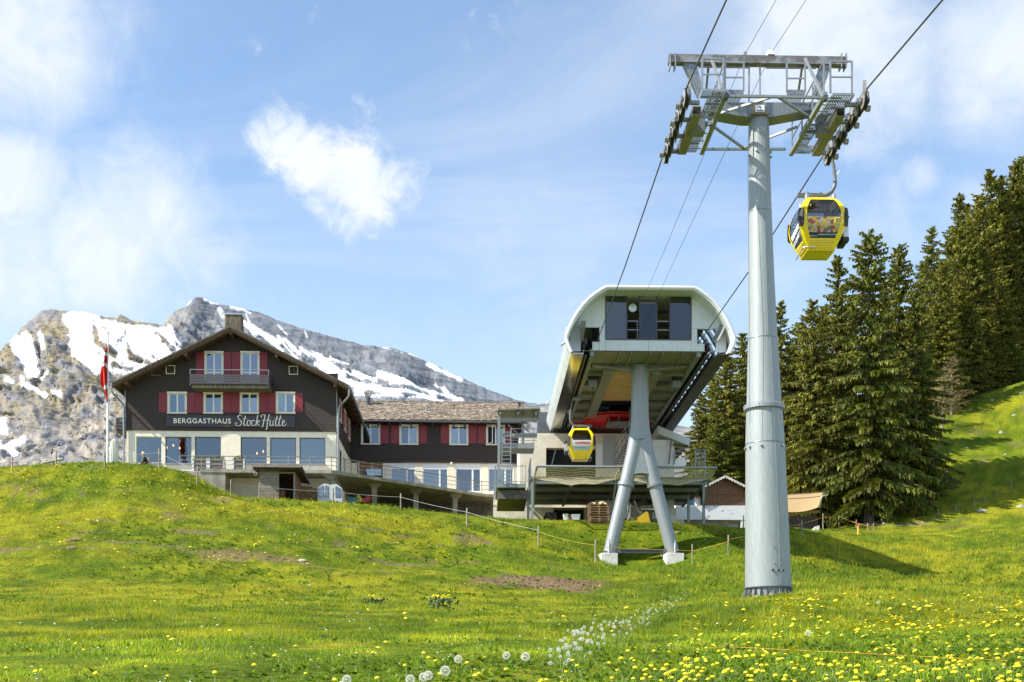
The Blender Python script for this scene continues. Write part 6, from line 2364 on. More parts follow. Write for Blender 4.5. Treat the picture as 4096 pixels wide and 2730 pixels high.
# walkways on both sides
ZC = 17.62
ZTOP = {}
for sgn in (-1, 1):
    sxx = -1.47 if sgn < 0 else 1.45
    st = MB(TF).box(sxx - .06, sxx + .06, -1.95, 1.95, ZC - .12, ZC + .02).build('walkway_beam', 'galv_matt', tower)
    if sgn < 0:
        gr = [(515, 540, 772), (585, 590, 740), (655, 560, 710), (728, 528, 672), (845, 460, 585), (925, 393, 563), (1003, 310, 520), (1085, 278, 490)]
    else:
        gr = [(540, 1893, 2112), (612, 1845, 2055), (680, 1795, 1938), (745, 1745, 1850), (858, 1655, 1755), (935, 1593, 1705), (1008, 1540, 1655), (1085, 1500, 1690)]
    for yy, xa, xb in gr:
        ly = ly_for(yy, ZC)
        x0, x1 = z5(xa, yy, ly)[0], z5(xb, yy, ly)[0]
        g_ = MB(TF).add([(x0, ly - .20, ZC), (x1, ly - .20, ZC), (x1, ly + .20, ZC), (x0, ly + .20, ZC)], [(3, 2, 1, 0)]).build('walkway_plank', 'walkway_grate', tower)
        mb = MB(TF)
        mb.box(x0, x1, ly - .215, ly - .20, ZC - .05, ZC + .02).box(x0, x1, ly + .20, ly + .215, ZC - .05, ZC + .02)
        mb.box(x0 - .012, x0, ly - .215, ly + .215, ZC - .05, ZC + .02).box(x1, x1 + .012, ly - .215, ly + .215, ZC - .05, ZC + .02)
        mb.build('plank_rim', 'galv', g_)
        MB(TF).bar((sxx, ly, ZC - .02), ((x0 + x1) / 2, ly, ZC - .03), .03).build('plank_bracket', 'galv_matt', st)
    # railings
    if sgn < 0:
        fr_ = [((545, 490), (547, 143), (768, 150), (766, 485), -1.82, (310,)), ((783, 490), (786, 180), (980, 188), (978, 480), -.55, (342,))]
    else:
        fr_ = [((1888, 505), (1886, 172), (2112, 175), (2112, 505), -1.75, (338,)), ((1430, 492), (1430, 190), (1622, 195), (1622, 492), -.55, (352,))]
    for a, b_, c, d, ly, mids in fr_:
        mb = MB(TF)
        mb.bar(V5(*a, ly), V5(*b_, ly), .05).bar(V5(*b_, ly), V5(*c, ly), .045).bar(V5(*c, ly), V5(*d, ly), .05)
        for m_ in mids:
            mb.bar(V5(a[0], m_, ly), V5(d[0], m_, ly), .035)
        ro = mb.build('railing', 'galv', tower)
        if ly > -1:
            p0, p1 = z5(a[0], 520, ly), z5(d[0], 474, ly)
            MB(TF).box(min(p0[0], p1[0]), max(p0[0], p1[0]), ly - .02, ly, p0[1], p1[1]).build('toe_board', 'zinc_spangle', ro)
            q = MB(TF).add([(p0[0] + .02, ly, p0[1]), (p1[0] - .02, ly, p0[1]), (p1[0] - .02, ly + .9, p0[1]), (p0[0] + .02, ly + .9, p0[1])], [(3, 2, 1, 0)]).build('arm_walkway', 'walkway_grate', ro)
    zr1 = z5(768, 150, -1.82)[1]
    for k in range(4):
        ly = -1.8 + k * 1.2
        MB(TF).bar((sxx, ly, ZC), (sxx, ly, zr1 - (.0 if k < 1 else .08)), .04).build('rail_post', 'galv', tower)
    for dz_ in (0, .5):
        MB(TF).bar((sxx, -1.8, zr1 - dz_ - .02), (sxx, 1.8, zr1 - dz_ - .1), .035).build('rail_bar', 'galv', tower)
    # sheave train
    bx = -2.18 if sgn < 0 else 2.14
    rx = -2.63 if sgn < 0 else 2.63
    tb = MB(TF).box(bx - .13, bx + .13, -1.15, 1.5, ZC - .32, ZC - .06).build('sheave_beam', 'steel_green_bounce', tower)
    MB(TF).cbox((bx, -1.153, ZC - .19), (.2, .01, .2)).build('beam_mouth', 'dark_inside', tb)
    for k in range(8):
        ly = -1.85 + k * .53
        zc_ = 17.44 + .10 * (1 - (k - 3.5) ** 2 / 12.25)
        w_ = MB(TF).lathe([(.05, -.05), (.225, -.045), (.26, -.06), (.265, -.04), (.235, 0), (.265, .04), (.26, .06), (.225, .045), (.05, .05)], (rx, ly, zc_), 24, (1, 0, 0)).build('sheave', 'tyre', tower, smooth=35)
        MB(TF).lathe([(.02, -.075), (.2, -.072), (.232, -.06), (.2, -.055)], (rx, ly, zc_), 24, (sgn * -1, 0, 0)).build('sheave_cheek', 'sheave_rim', w_, smooth=35)
        MB(TF).lathe([(.02, -.075), (.2, -.072), (.232, -.06), (.2, -.055)], (rx, ly, zc_), 24, (sgn, 0, 0)).build('sheave_cheek', 'sheave_rim', w_, smooth=35)
        MB(TF).cyl((rx - .14, ly, zc_), (rx + .14, ly, zc_), .045, n=8).build('axle', 'galv', w_)
    for k in range(4):
        ly = -1.58 + k * 1.06
        MB(TF).prism([(rx - sgn * .13 - .012, 17.38), (rx - sgn * .13 + .012, 17.38), (rx - sgn * .13 + .012, 17.56), (rx - sgn * .13 - .012, 17.56)], ly - .36, ly + .36).build('rocker', 'galv', tb)
        MB(TF).cbox((rx + sgn * .12, ly, 17.42), (.03, .72, .12)).build('rocker', 'rail_steel', tb)
        MB(TF).bar((bx, ly, ZC - .18), (rx - sgn * .1, ly, 17.45), .10).build('rocker_arm', 'rail_steel', tb)
        MB(TF).cyl((rx + sgn * .13, ly, 17.34), (rx + sgn * .26, ly, 17.34), .09, n=6).build('catcher_bolt', 'galv', tb)
    for ly, h_ in ((-2.05, .42),):
        MB(TF).cbox((rx - sgn * .06, ly, 17.72), (.10, .03, h_)).build('rope_guard', 'sheave_rim', tb)
    MB(TF).box(*sorted((sgn * 1.75, bx)), -.18, .18, ZC - .35, ZC + .25).build('sheave_mount', 'zinc_spangle', tower)
MB(TF).bar(V5(820, 536, -1.75), V5(1812, 552, -1.75), .07).build('tie_bar', 'galv_matt', tower)
MB(TF).bar(V5(540, 1092, 1.85), V5(1420, 1092, 1.85), .07).build('tie_bar', 'galv_matt', tower)
for a, ya, b_, yb in (((742, 712), -.3, (1270, 545), -1.72), ((1650, 742), -.3, (1342, 548), -1.72), ((668, 858), .4, (975, 1078), 1.8), ((1540, 858), .4, (1240, 972), 1.2), ((1035, 1052), 1.5, (975, 1078), 1.8)):
    MB(TF).bar(V5(*a, ya), V5(*b_, yb), .065).build('brace', 'galv', tower)
for px_, py_ in ((795, 545), (1832, 562)):
    p = V5(px_, py_, -1.85)
    MB(TF).cbox((p.x, -1.85, p.z), (.12, .2, .13)).build('tie_bracket', 'steel_dark', tower)

# ------------------------------------------------------------------ cables
def rope_mat():
    m = mat('wire_rope', (.10, .10, .105), .45, .7, var=.1)
    return m


rope_mat()


def rope(name, pts, r, lab, cat='cable'):
    base = pts[0]
    return rooted(MB().tube(pts, r, 8), name, 'wire_rope', base, lab, cat, 'lift cables')


def lat(l_, Y, z):
    """point at lateral distance l_ from the camera line toward the station"""
    return Vector((l_ + (1920 - CX) / FL * Y, Y, z))


for sgn, l_, nm in ((-1, 6.02, 'left'), (1, 11.3, 'right')):
    x = l_
    pts = [lat(x, 4, 13.65), lat(x, 20, 15.75), lat(x, 29.5, 17.0), lat(x, 34.9, 17.68)]
    for k in range(8):
        pts.append(lat(x, 35.15 + k * .53, 17.70 + .10 * (1 - (k - 3.5) ** 2 / 12.25)))
    pts += [lat(x, 39.4, 17.74), lat(x, 50, 17.78), lat(x, 61.5, 18.16), lat(x, 66, 18.15)]
    rope('haul_rope', pts, .024, 'thick steel haul rope running over the %s wheels of the tower' % nm)
for pts, nm in (((P(3224, 0, 33.6), P(3085, 214, TY), P(2717, 1000, 47.5), P(2624, 1203, 61.9)), 'right'), ((P(3105, 0, 33.2), P(2982, 214, TY), P(2659, 1000, 47), P(2573, 1194, 61.9)), 'left')):
    d = (pts[0] - pts[1]).normalized()
    rope('signal_cable', [pts[0] + d * 20, *pts], .008, 'thin signal cable on the %s clamp of the tower top beam' % nm)
rope('signal_cable', [P(2994, 330, 36.7), P(2992, 700, 36.6), P(2997, 1240, 36.4), P(3000, 1700, 36.3)], .006, 'very thin vertical cable hugging the left side of the tower pole')

# ------------------------------------------------------------------ gondola cabins
mat('hanger_steel', (.15, .15, .14), .5, .3, var=.15)
mat('cabin_yellow', (.86, .66, .012), .28, var=.03, scale=3, coat=.4)
mat('cabin_grey', (.25, .25, .26), .5, var=.1)
mat('bumper', (.022, .022, .024), .65, var=.2)
mat('decal_white', (.80, .80, .80), .4, var=.02)
mat('decal_grey', (.42, .50, .58), .4, var=.05)
mat('decal_navy', (.020, .035, .065), .35, var=.1)
mat('decal_red', (.55, .03, .03), .5, var=.02)
mat('decal_sky', (.25, .55, .85), .4, var=.02)
mat('letter_white', (.88, .88, .88), .5, var=.01)
mat('rack_metal', (.55, .55, .54), .35, .8, var=.1)
fm = bpy.data.materials.new('decal_breakfast')
fm.use_nodes = True
t = NT(fm.node_tree)
b = fm.node_tree.nodes['Principled BSDF']
b.inputs['Roughness'].default_value = .35
cc = t.n('ShaderNodeTexCoord')
vo = t.n('ShaderNodeTexVoronoi')
vo.inputs['Scale'].default_value = 9.5
t.l(cc.outputs['Object'], vo.inputs['Vector'])
sp = t.n('ShaderNodeSeparateColor')
t.l(vo.outputs['Color'], sp.inputs[0])
cr_ = t.n('ShaderNodeValToRGB')
cr_.color_ramp.interpolation = 'CONSTANT'
els = cr_.color_ramp.elements
els[0].color = (.80, .40, .03, 1)
els[1].position = .16
els[1].color = (.82, .66, .12, 1)
for pos, c_ in ((.30, (.30, .08, .03, 1)), (.42, (.70, .62, .46, 1)), (.55, (.14, .20, .26, 1)), (.66, (.78, .52, .10, 1)), (.78, (.42, .03, .03, 1)), (.88, (.52, .62, .60, 1))):
    e_ = els.new(pos)
    e_.color = c_
t.l(sp.outputs[0], cr_.inputs[0])
c_ = t.mix(t.maprange(vo.outputs['Distance'], .05, .11, 0, .45), cr_.outputs[0], (.12, .08, .05))
t.l(c_, b.inputs['Base Color'])
MATS['decal_breakfast'] = fm

PRF = [(0, .46), (.10, .505), (.25, .575), (.5, .69), (.75, .765), (.95, .79), (1.15, .775), (1.35, .71), (1.5, .635), (1.62, .545), (1.68, .49)]


def cw(z):
    for (z0, w0), (z1_, w1) in zip(PRF[:-1], PRF[1:]):
        if z <= z1_:
            return w0 + (w1 - w0) * (z - z0) / (z1_ - z0)
    return PRF[-1][1]


def cabin(label, loc, yaw, side, deco):
    """side = +1: hanger arm and ski racks on the right, -1 on the left"""
    c = thing('gondola_cabin', label, 'gondola', loc, yaw, 'gondola cabins')
    fr = type('F', (), {})()
    fr.m = WM[c.name]

    def fpt(k, u_, z, out=0.0):
        w = cw(z) + out
        e = cw(z) - .12
        x, y = u_ * e, -w
        for _ in range(k):
            x, y = -y, x
        return Vector((x, y, z))

    def face(k, z0, z1_, nm, m, out=0.0, nz=6, u0=-1, u1=1, par=None):
        mb = MB(fr)
        mb.grid(lambda a, b_: fpt(k, u0 + (u1 - u0) * a, z0 + (z1_ - z0) * b_, out), 4, nz)
        return mb.build(nm, m, par or c, smooth=50)
    # corner pillars
    for k in range(4):
        mb = MB(fr)
        rows_ = []
        zs_ = [1.68 * i / 24 for i in range(25)]
        for z in zs_:
            p0, p1 = fpt(k, 1, z, .012), fpt((k + 1) % 4, -1, z, .012)
            w = cw(z) + .012
            cx_, cy_ = w, -w
            for _ in range(k):
                cx_, cy_ = -cy_, cx_
            cn = Vector((cx_, cy_, z))
            pin0 = fpt(k, .86, z, .012)
            pin1 = fpt((k + 1) % 4, -.86, z, .012)
            row = [pin0]
            for q in range(6):
                t_ = q / 5
                row.append(p0 * (1 - t_) ** 2 + cn * 2 * t_ * (1 - t_) + p1 * t_ ** 2)
            row.append(pin1)
            rows_.append(row)
        for r_ in rows_:
            mb.v += r_
        m_ = len(rows_[0])
        for i in range(len(rows_) - 1):
            for j in range(m_ - 1):
                a = i * m_ + j
                mb.f.append((a, a + 1, a + m_ + 1, a + m_))
        pil = mb.build('corner_pillar', 'cabin_yellow', c, smooth=50)
        # rubber bumper on the pillar
        ctr = (fpt(k, 1, .95) + fpt((k + 1) % 4, -1, .95)) / 2
        d = Vector((ctr.x, ctr.y, 0)).normalized()
        s_ = Vector((-d.y, d.x, 0))
        mb = MB(fr)
        mb.grid(lambda a, b_: (ctr + d * (.02 + .05 * math.sin(math.pi * a) ** .6 * math.sin(math.pi * b_) ** .5) + s_ * (.115 * -math.cos(math.pi * a)) * (math.sin(math.pi * b_) ** .35 if 0 < b_ < 1 else 0) + Vector((0, 0, .31 * -math.cos(math.pi * b_)))), 10, 12)
        mb.build('bumper', 'bumper', pil, smooth=70)
    zl = .31 if deco == 'food' else .42
    for k in range(4):
        lp = face(k, 0, zl, 'lower_panel', 'cabin_yellow', 0, 4)
        for j in range(5):
            z = .07 + j * (zl - .09) / 5
            mb = MB(fr)
            a, b_ = fpt(k, -.84, z, .012), fpt(k, .84, z, .012)
            mb.bar(a, b_, .03, .026)
            mb.build('rib', 'cabin_yellow', lp)
        if k == 0 or (k in (1, 3)):
            pass
        if deco == 'food':
            if k == 0:
                face(0, .31, .475, 'decal_strip', 'decal_navy', 0, 3)
                face(0, .475, .95, 'decal_picture', 'decal_breakfast', 0, 6)
            else:
                dp = face(k, .31, .62, 'decal_strip', 'decal_navy', 0, 4)
                face(k, .62, .95, 'decal_strip', 'pane_smoke' if k != 3 else 'decal_navy', 0, 4)
        else:
            face(k, .42, .64, 'decal_strip', 'decal_grey', 0, 3)
            face(k, .64, .965, 'decal_panel', 'decal_white', 0, 4)
        zg = .95 if deco == 'food' else .965
        wn = face(k, zg, 1.60, 'window', 'pane_cabin', -.004, 8)
        face(k, 1.60, 1.68, 'top_rail', 'cabin_yellow', .008, 2)
    # floor and roof
    e = cw(0)
    fo = MB(fr).box(-e, e, -e, e, -.05, .0).build('floor', 'cabin_yellow', c, bevel=.02)
    for i in range(9):
        for sg in (-1, 1):
            x = -.36 + i * .09
            MB(fr).cyl((x, sg * .36, -.053), (x, sg * .36, -.049), .016 if i % 2 else .026, n=8).build('drain_hole', 'dark_inside', fo)
    e = cw(1.68)
    ro = MB(fr).add([(-e, -e, 1.68), (e, -e, 1.68), (e, e, 1.68), (-e, e, 1.68), (-e * .8, -e * .8, 1.74), (e * .8, -e * .8, 1.74), (e * .8, e * .8, 1.74), (-e * .8, e * .8, 1.74)],
                    [(0, 3, 2, 1), (4, 5, 6, 7), (0, 1, 5, 4), (1, 2, 6, 5), (2, 3, 7, 6), (3, 0, 4, 7)]).build('roof', 'cabin_yellow', c)
    MB(fr).box(-.44, .44, -.44, .44, 1.30, 1.42).build('inner_roof', 'cabin_grey', ro) if False else None
    for x in (-.45, .45):
        for y in (-.38, .38):
            MB(fr).lathe([(.075, 0), (.075, .12), (.05, .14), (.02, .20)], (x, y, 1.70), 12).build('damper', 'rack_metal', ro, smooth=40)
    # bench and inner post seen through the glass
    MB(fr).box(-.62, .62, .30, .62, .40, .48).build('bench', 'cabin_grey', c)
    MB(fr).box(-.62, .62, -.62, -.30, .40, .48).build('bench', 'cabin_grey', c)
    # hanger
    s = side
    hg = MB(fr).bar((-.67 * s, 0, 1.96), (.18 * s, 0, 1.96), .12, .13).build('hanger_bar', 'hanger_steel', c)
    for x in (-.34, .10):
        MB(fr).bar((x * s - .03, -.04, 1.72), (x * s + .02, 0, 2.08), .05).build('hanger_bracket', 'hanger_steel', hg)
    MB(fr).tube([(.15 * s, 0, 1.95), (.34 * s, 0, 1.99), (.48 * s, 0, 2.09), (.58 * s, 0, 2.27), (.605 * s, 0, 2.40), (.58 * s, 0, 2.66), (.55 * s, 0, 2.95), (.43 * s, 0, 3.53)], [.06, .065, .068, .066, .06, .055, .055, .05], 10).build('hanger_arm', 'hanger_steel', hg, smooth=60)
    MB(fr).box(*sorted((-.02 * s, .46 * s)), -.13, .13, 3.47, 3.63).build('grip', 'galv', hg)
    MB(fr).cyl((.44 * s, 0, 3.59), (.68 * s, 0, 3.59), .04, n=10).cyl((.68 * s, 0, 3.59), (.76 * s, 0, 3.59), .075, n=12).build('grip_roller', 'bumper', hg)
    MB(fr).tube([(.58 * s, -.02, 2.75), (.68 * s, -.02, 2.85), (.74 * s, -.02, 2.83), (.66 * s, -.02, 2.62)], .016, 6).build('grip_lever', 'galv', hg)
    # ski racks and hook outside the door
    k = 1 if s > 0 else 3
    for y, z in ((-.30, .58), (.10, .58)):
        x = s * (cw(z) + .12)
        rk = MB(fr).box(x - .09, x + .09, y - .14, y + .14, z - .16, z + .22).build('ski_rack', 'rack_metal', c, bevel=.015)
        MB(fr).box(x - .10, x + .10, y - .15, y + .15, z - .30, z - .17).build('rack_foot', 'bumper', rk)
    MB(fr).tube([(s * .77, -.3, 1.05), (s * .86, -.3, 1.16), (s * .93, -.3, 1.20), (s * .98, -.3, 1.15), (s * .97, -.3, 1.10)], .014, 5).build('door_hook', 'steel_dark', c)
    MB(fr).tube([(-s * .62, -.50, .02), (-s * .58, -.58, .02), (-s * .25, -.60, .02)], .022, 6).tube([(-s * .60, -.52, .02), (-s * .60, .45, -.03)], .022, 6).build('step_bar', 'rack_metal', c, smooth=60)
    return c


def face_text(c, body, m, k, u_, z, fit, bold=.0, tilt=0.0):
    fr = WM[c.name]
    w = cw(z)

    def pt(uu, zz_):
        e = cw(zz_) - .12
        x, y = uu * e, -(cw(zz_) + .004)
        for _ in range(k):
            x, y = -y, x
        return fr @ Vector((x, y, zz_))
    o = pt(u_, z)
    ex = (pt(u_ + .1, z) - pt(u_ - .1, z)).normalized()
    ez = (pt(u_, z + .05) - pt(u_, z - .05)).normalized()
    if tilt:
        ex, ez = ex * math.cos(tilt) + ez * math.sin(tilt), ez * math.cos(tilt) - ex * math.sin(tilt)
    return lettering(c, body, m, o, ex, ez, .1, fit=fit, bold=bold, proud=.006)


GY1 = 40.2
near = cabin('yellow gondola cabin number 6 with breakfast picture hanging by the tower', lat(11.3, GY1, 14.76), TF.yaw, 1, 'food')
face_text(near, 'LUFTIGER START IN DEN TAG', 'letter_white', 0, .28, .41, .62, .002)
face_text(near, 'KLEWENALP.CH', 'letter_white', 0, -.62, .37, .26, .002)
face_text(near, '6', 'letter_white', 0, .86, 1.0, .05, .002)
fr = type('F', (), {})()
fr.m = WM[near.name]
a, b_ = .50, .98
mb = MB(fr)
mb.grid(lambda q, r_: (lambda w: Vector(((a + (b_ - a) * q) * (w - .12), -(w + .006), .74 + .19 * r_)))(cw(.74 + .19 * r_)), 2, 2)
mb.build('yellow_sticker', 'cabin_yellow', near)
face_text(near, 'ZMORGE', 'ink_blue', 0, .74, .87, .22, .003, .06)
face_text(near, 'GONDEL', 'ink_blue', 0, .74, .80, .22, .003, .06)
face_text(near, 'KLEWENALP', 'letter_white', 3, .10, .70, 1.02, .008, .12)
face_text(near, 'STOCKHÜTTE', 'letter_white', 3, .12, .50, 1.02, .002, .12)
# mountain outline drawn over the name on the cabin side
mb = MB(fr)
pts = [(-.7, .72), (-.2, .84), (-.05, .93), (.08, .86), (.2, .96), (.36, .88), (.6, .95)]
for (u0, z0), (u1, z1_) in zip(pts[:-1], pts[1:]):
    def lp_(uu, zz_):
        e = cw(zz_) - .12
        return Vector((-(cw(zz_) + .006), -uu * e, zz_))
    mb.bar(lp_(u0, z0), lp_(u1, z1_), .008, .016)
mb.build('mountain_line', 'decal_sky', near)

GY2 = 70.0
bay = cabin('yellow and white gondola cabin number 8 arriving above the station deck', lat(6.0, GY2, 13.72) + Vector((-.15, 0, 0)), SF.yaw, -1, 'bank')
face_text(bay, 'RAIFFEISEN', 'decal_red', 0, .12, .82, .88, .004)
face_text(bay, 'Wir machen den Weg frei', 'ink_blue', 0, -.05, .55, .55, .001)
face_text(bay, '8', 'letter_white', 0, -.80, 1.02, .055, .002)
# ------------------------------------------------------------------ terrace in front of the inn
DKY = -1.8
ter = thing('terrace_deck', 'concrete terrace on pillars running past the inn to the annex', 'terrace', HF.w((0, -1, -3)), HF.yaw)


def zA(x, y, ly):              # crop 840,1840 (0.2805)
    a = HF.px(840 + x * .2805, 1840 + y * .2805, ly)
    return Vector((a[0], ly, a[1]))


def zB(x, y, ly):              # crop 1200,1500
    a = HF.px(1200 + x * .4675, 1500 + y * .4675, ly)
    return Vector((a[0], ly, a[1]))


dzt = zA(1000, 146, DKY).z
cA = zB(268, 822, DKY)
cB = zB(1555, 1078, 6.4)
cC = zB(1660, 1080, 6.6)
dxl = HF.px(800, 1885, DKY)[0]
poly = [(dxl, DKY), (cA.x, DKY), (cB.x, 6.4), (cC.x, 6.6), (cC.x, AY - .02), (xr + .05, AY - .02), (xr + .05, .0), (dxl, .0)]
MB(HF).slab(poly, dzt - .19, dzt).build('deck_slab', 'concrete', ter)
MB(HF).bar((dxl, DKY - .02, dzt - .08), (cA.x, DKY - .02, dzt - .08), .06, .20).build('deck_edge', 'concrete', ter)
MB(HF).bar((cA.x, DKY - .02, dzt - .08), (cB.x, 6.38, dzt - .08), .06, .20).build('deck_edge', 'concrete', ter)
# pillars with spread heads
for px_, ly in ((263, -.9), (637, 2.0), (992, 4.0), (1328, 5.8)):
    p = zB(px_, 1000, ly)
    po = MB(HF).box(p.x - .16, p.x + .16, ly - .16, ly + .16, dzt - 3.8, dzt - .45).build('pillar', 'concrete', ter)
    MB(HF).add([(p.x - .16, ly - .16, dzt - .45), (p.x + .16, ly - .16, dzt - .45), (p.x + .16, ly + .16, dzt - .45), (p.x - .16, ly + .16, dzt - .45),
                (p.x - .42, ly - .42, dzt - .195), (p.x + .42, ly - .42, dzt - .195), (p.x + .42, ly + .42, dzt - .195), (p.x - .42, ly + .42, dzt - .195)],
               [(0, 1, 5, 4), (1, 2, 6, 5), (2, 3, 7, 6), (3, 0, 4, 7)]).build('pillar_head', 'concrete', po)
p = zA(1750, 300, -1.0)
MB(HF).tube([zA(1780, 250, -1.05), zA(1752, 275, -1.05), zA(1748, 400, -1.05)], .05, 7).build('drain_pipe', 'galv', ter, smooth=50)
# retaining wall on the left
w0, w1 = zA(-150, 145, DKY), zA(218, 300, DKY)
MB(HF).add([(dxl - 2.2, DKY, dzt - 3.2), (w1.x, DKY, dzt - 3.2), (w1.x, DKY, dzt - .2), (dxl - 2.2, DKY, dzt - .02), (dxl - 2.2, 0, dzt - 3.2), (w1.x, 0, dzt - 3.2), (w1.x, 0, dzt - .2), (dxl - 2.2, 0, dzt - .02)],
           [(0, 1, 2, 3), (7, 6, 5, 4), (3, 2, 6, 7), (1, 5, 6, 2), (0, 3, 7, 4)]).build('retaining_wall', 'concrete', ter)
# basement wall, door and window under the deck
MB(HF).box(w1.x, xr, .3, .34, dzt - 3.6, dzt - .195).build('basement_wall', 'concrete', ter)
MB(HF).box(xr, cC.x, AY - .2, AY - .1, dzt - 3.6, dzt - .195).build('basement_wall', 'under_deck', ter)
d0, d1 = zA(375, 305, .25), zA(605, 540, .25)
bdoor = MB(HF).box(d0.x, d1.x, .24, .3, d1.z - .4, d0.z).build('basement_door', 'wood_grey', ter)
a, b_ = zA(415, 418, .22), zA(572, 540, .22)
MB(HF).box(a.x, b_.x, .225, .238, b_.z - .3, a.z).build('door_glass', 'pane_blue', bdoor)
for px_ in range(12):
    x = zA(1290 + px_ * 20, 0, .2).x
    MB(HF).box(x, x + .07, .22, .29, dzt - 1.2 - .03 * (px_ % 3), dzt - .3).build('wall_board', 'wood_grey', ter)
# railing
def railing(pts, n_posts, h, name='railing'):
    for (p, q), n_ in zip(zip(pts[:-1], pts[1:]), n_posts):
        p, q = Vector(p), Vector(q)
        for k in range(n_ + 1):
            r_ = p.lerp(q, k / n_)
            MB(HF).bar(r_, r_ + Vector((0, 0, h)), .035).build('rail_post', 'galv', ter)
        for f_ in (.38, .70, 1.0):
            MB(HF).tube([p + Vector((0, 0, h * f_)), q + Vector((0, 0, h * f_))], .026 if f_ == 1 else .017, 6).build('rail', 'galv' if f_ < 1 else 'wood_grey', ter)


hR = zB(268, 702, DKY).z - dzt
xs0 = HF.px(718, 1840, DKY)[0]
railing([(xs0, DKY + .05, dzt - .0), (cA.x, DKY + .05, dzt), (cB.x, 6.45, dzt), (cC.x, 6.65, dzt)], (7, 12, 1), hR)

# planter boxes
mat('planter_wood', (.20, .165, .135), .85, var=.3, scale=5, stretch=(.5, 4, 6), rand=.1)
def planter(xa, xb, grassy, lab):
    x0, x1 = HF.px(400 + xa * .5102, 0, DKY + .25)[0], HF.px(400 + xb * .5102, 0, DKY + .25)[0]
    t_ = thing('planter_box', lab, 'planter', HF.w((x0, DKY + .3, dzt)), HF.yaw, 'planters on the terrace')
    h = .70
    for k in range(4):
        MB(HF).box(x0 + .10, x1 - .10, DKY + .14, DKY + .17, dzt + k * h / 4 + .006, dzt + (k + 1) * h / 4 - .006).build('plank', 'planter_wood', t_)
    MB(HF).box(x0 + .04, x1 - .04, DKY + .175, DKY + .62, dzt + .02, dzt + h - .05).build('trough', 'soil', t_)
    for x in (x0, x1 - .11):
        MB(HF).box(x, x + .11, DKY + .11, DKY + .138, dzt, dzt + h + .02).build('corner_board', 'white_paint', t_)
    mb = MB(HF)
    r_ = random.Random(int(xa))
    for i in range(240 if grassy else 260):
        x, y = r_.uniform(x0 + .05, x1 - .05), r_.uniform(DKY + .15, DKY + .6)
        if grassy:
            q = Vector((x + r_.uniform(-.12, .12), y + r_.uniform(-.1, .1), dzt + h + r_.uniform(.12, .30)))
            mb.add([(x - .008, y, dzt + h - .1), (x + .008, y, dzt + h - .1), q], [(0, 1, 2)])
        else:
            c = Vector((x, y, dzt + h + r_.uniform(-.1, .22) * math.sin(math.pi * (x - x0) / (x1 - x0))))
            d = Vector((r_.uniform(-1, 1), r_.uniform(-1, 1), r_.uniform(-.2, 1))).normalized() * r_.uniform(.05, .10)
            s_ = d.cross(Vector((r_.uniform(-1, 1), r_.uniform(-1, 1), 1))).normalized() * .04
            mb.add([c, c + d * .5 + s_, c + d, c + d * .5 - s_], [(0, 1, 2, 3)])
    mb.build('plants', 'leaf_dark' if grassy else 'leaf', t_)


planter(726, 850, True, 'grey plank planter with thin grass, left of the three')
planter(852, 980, False, 'grey plank planter with leafy plants, middle of the three')
planter(1040, 1140, False, 'grey plank planter with leafy plants, nearest the shed roof')

# ------------------------------------------------------------------ garden shed, bird house, firewood, old cabin
SY = -4.2
sh = thing('garden_shed', 'weathered plank shed with open doorway and low pitched roof below the terrace', 'shed', HF.w((zA(950, 500, SY).x, SY + 1, zA(950, 560, SY).z)), HF.yaw)
s0, s1 = zA(703, 125, SY), zA(1215, 560, SY)
dl, dr = zA(985, 195, SY), zA(1190, 560, SY)
npl = 11
hh = (s0.z - s1.z + .3)
for k in range(npl):
    z0 = s1.z - .3 + hh * k / npl
    z1_ = z0 + hh / npl - .012
    MB(HF).box(s0.x, dl.x, SY, SY + .03, z0, z1_).build('plank', 'wood_grey', sh)
    if z1_ > dl.z:
        MB(HF).box(dl.x + .004, s1.x, SY, SY + .03, max(z0, dl.z), z1_).build('plank', 'wood_grey', sh)
    MB(HF).box(s1.x - .03, s1.x, SY + .034, SY + 2.4, z0, z1_).build('side_plank', 'wood_brown', sh)
    MB(HF).box(s0.x, s0.x + .03, SY + .034, SY + 2.4, z0, z1_).build('side_plank', 'wood_grey', sh)
MB(HF).box(dr.x, dr.x + .10, SY - .03, SY + .08, s1.z - .3, dl.z + .02).build('door_post', 'wood_grey', sh)
MB(HF).box(s0.x, s1.x, SY + 2.4, SY + 2.44, s1.z - .3, s0.z).build('back_wall', 'wood_dark', sh)
r0, r1 = zA(598, 64, SY - .7), zA(1300, 64, SY - .7)
back_drop = -.32
rf = MB(HF).add([r0, r1, r1 + Vector((0, 3.6, back_drop)), r0 + Vector((0, 3.6, back_drop)), r0 - Vector((0, 0, .13)), r1 - Vector((0, 0, .13)), r1 + Vector((0, 3.6, back_drop - .13)), r0 + Vector((0, 3.6, back_drop - .13))],
                [(0, 1, 2, 3), (7, 6, 5, 4), (0, 4, 5, 1), (1, 5, 6, 2), (2, 6, 7, 3), (3, 7, 4, 0)]).build('roof', 'wood_grey', sh)
MB(HF).box(r0.x - .02, r1.x + .02, SY - .74, SY - .70, r0.z - .17, r0.z + .02).build('fascia', 'wood_grey', rf)
for k in range(7):
    y = SY - .5 + k * .5
    MB(HF).box(s0.x - .3, s1.x + .5, y, y + .07, r0.z - .24 + back_drop * (k * .5 + .2) / 3.6, r0.z - .135 + back_drop * (k * .5 + .2) / 3.6).build('rafter', 'wood_dark', rf)
for k in range(9):
    MB(HF).box(r1.x - .02 - .1 * rng.random(), r1.x + .06, SY - .6 + k * .38, SY - .3 + k * .38, r0.z - .30 + back_drop * k * .1, r0.z - .14 + back_drop * k * .1).build('shingle', 'wood_dark', rf)
a = zA(1020, 480, SY + .8)
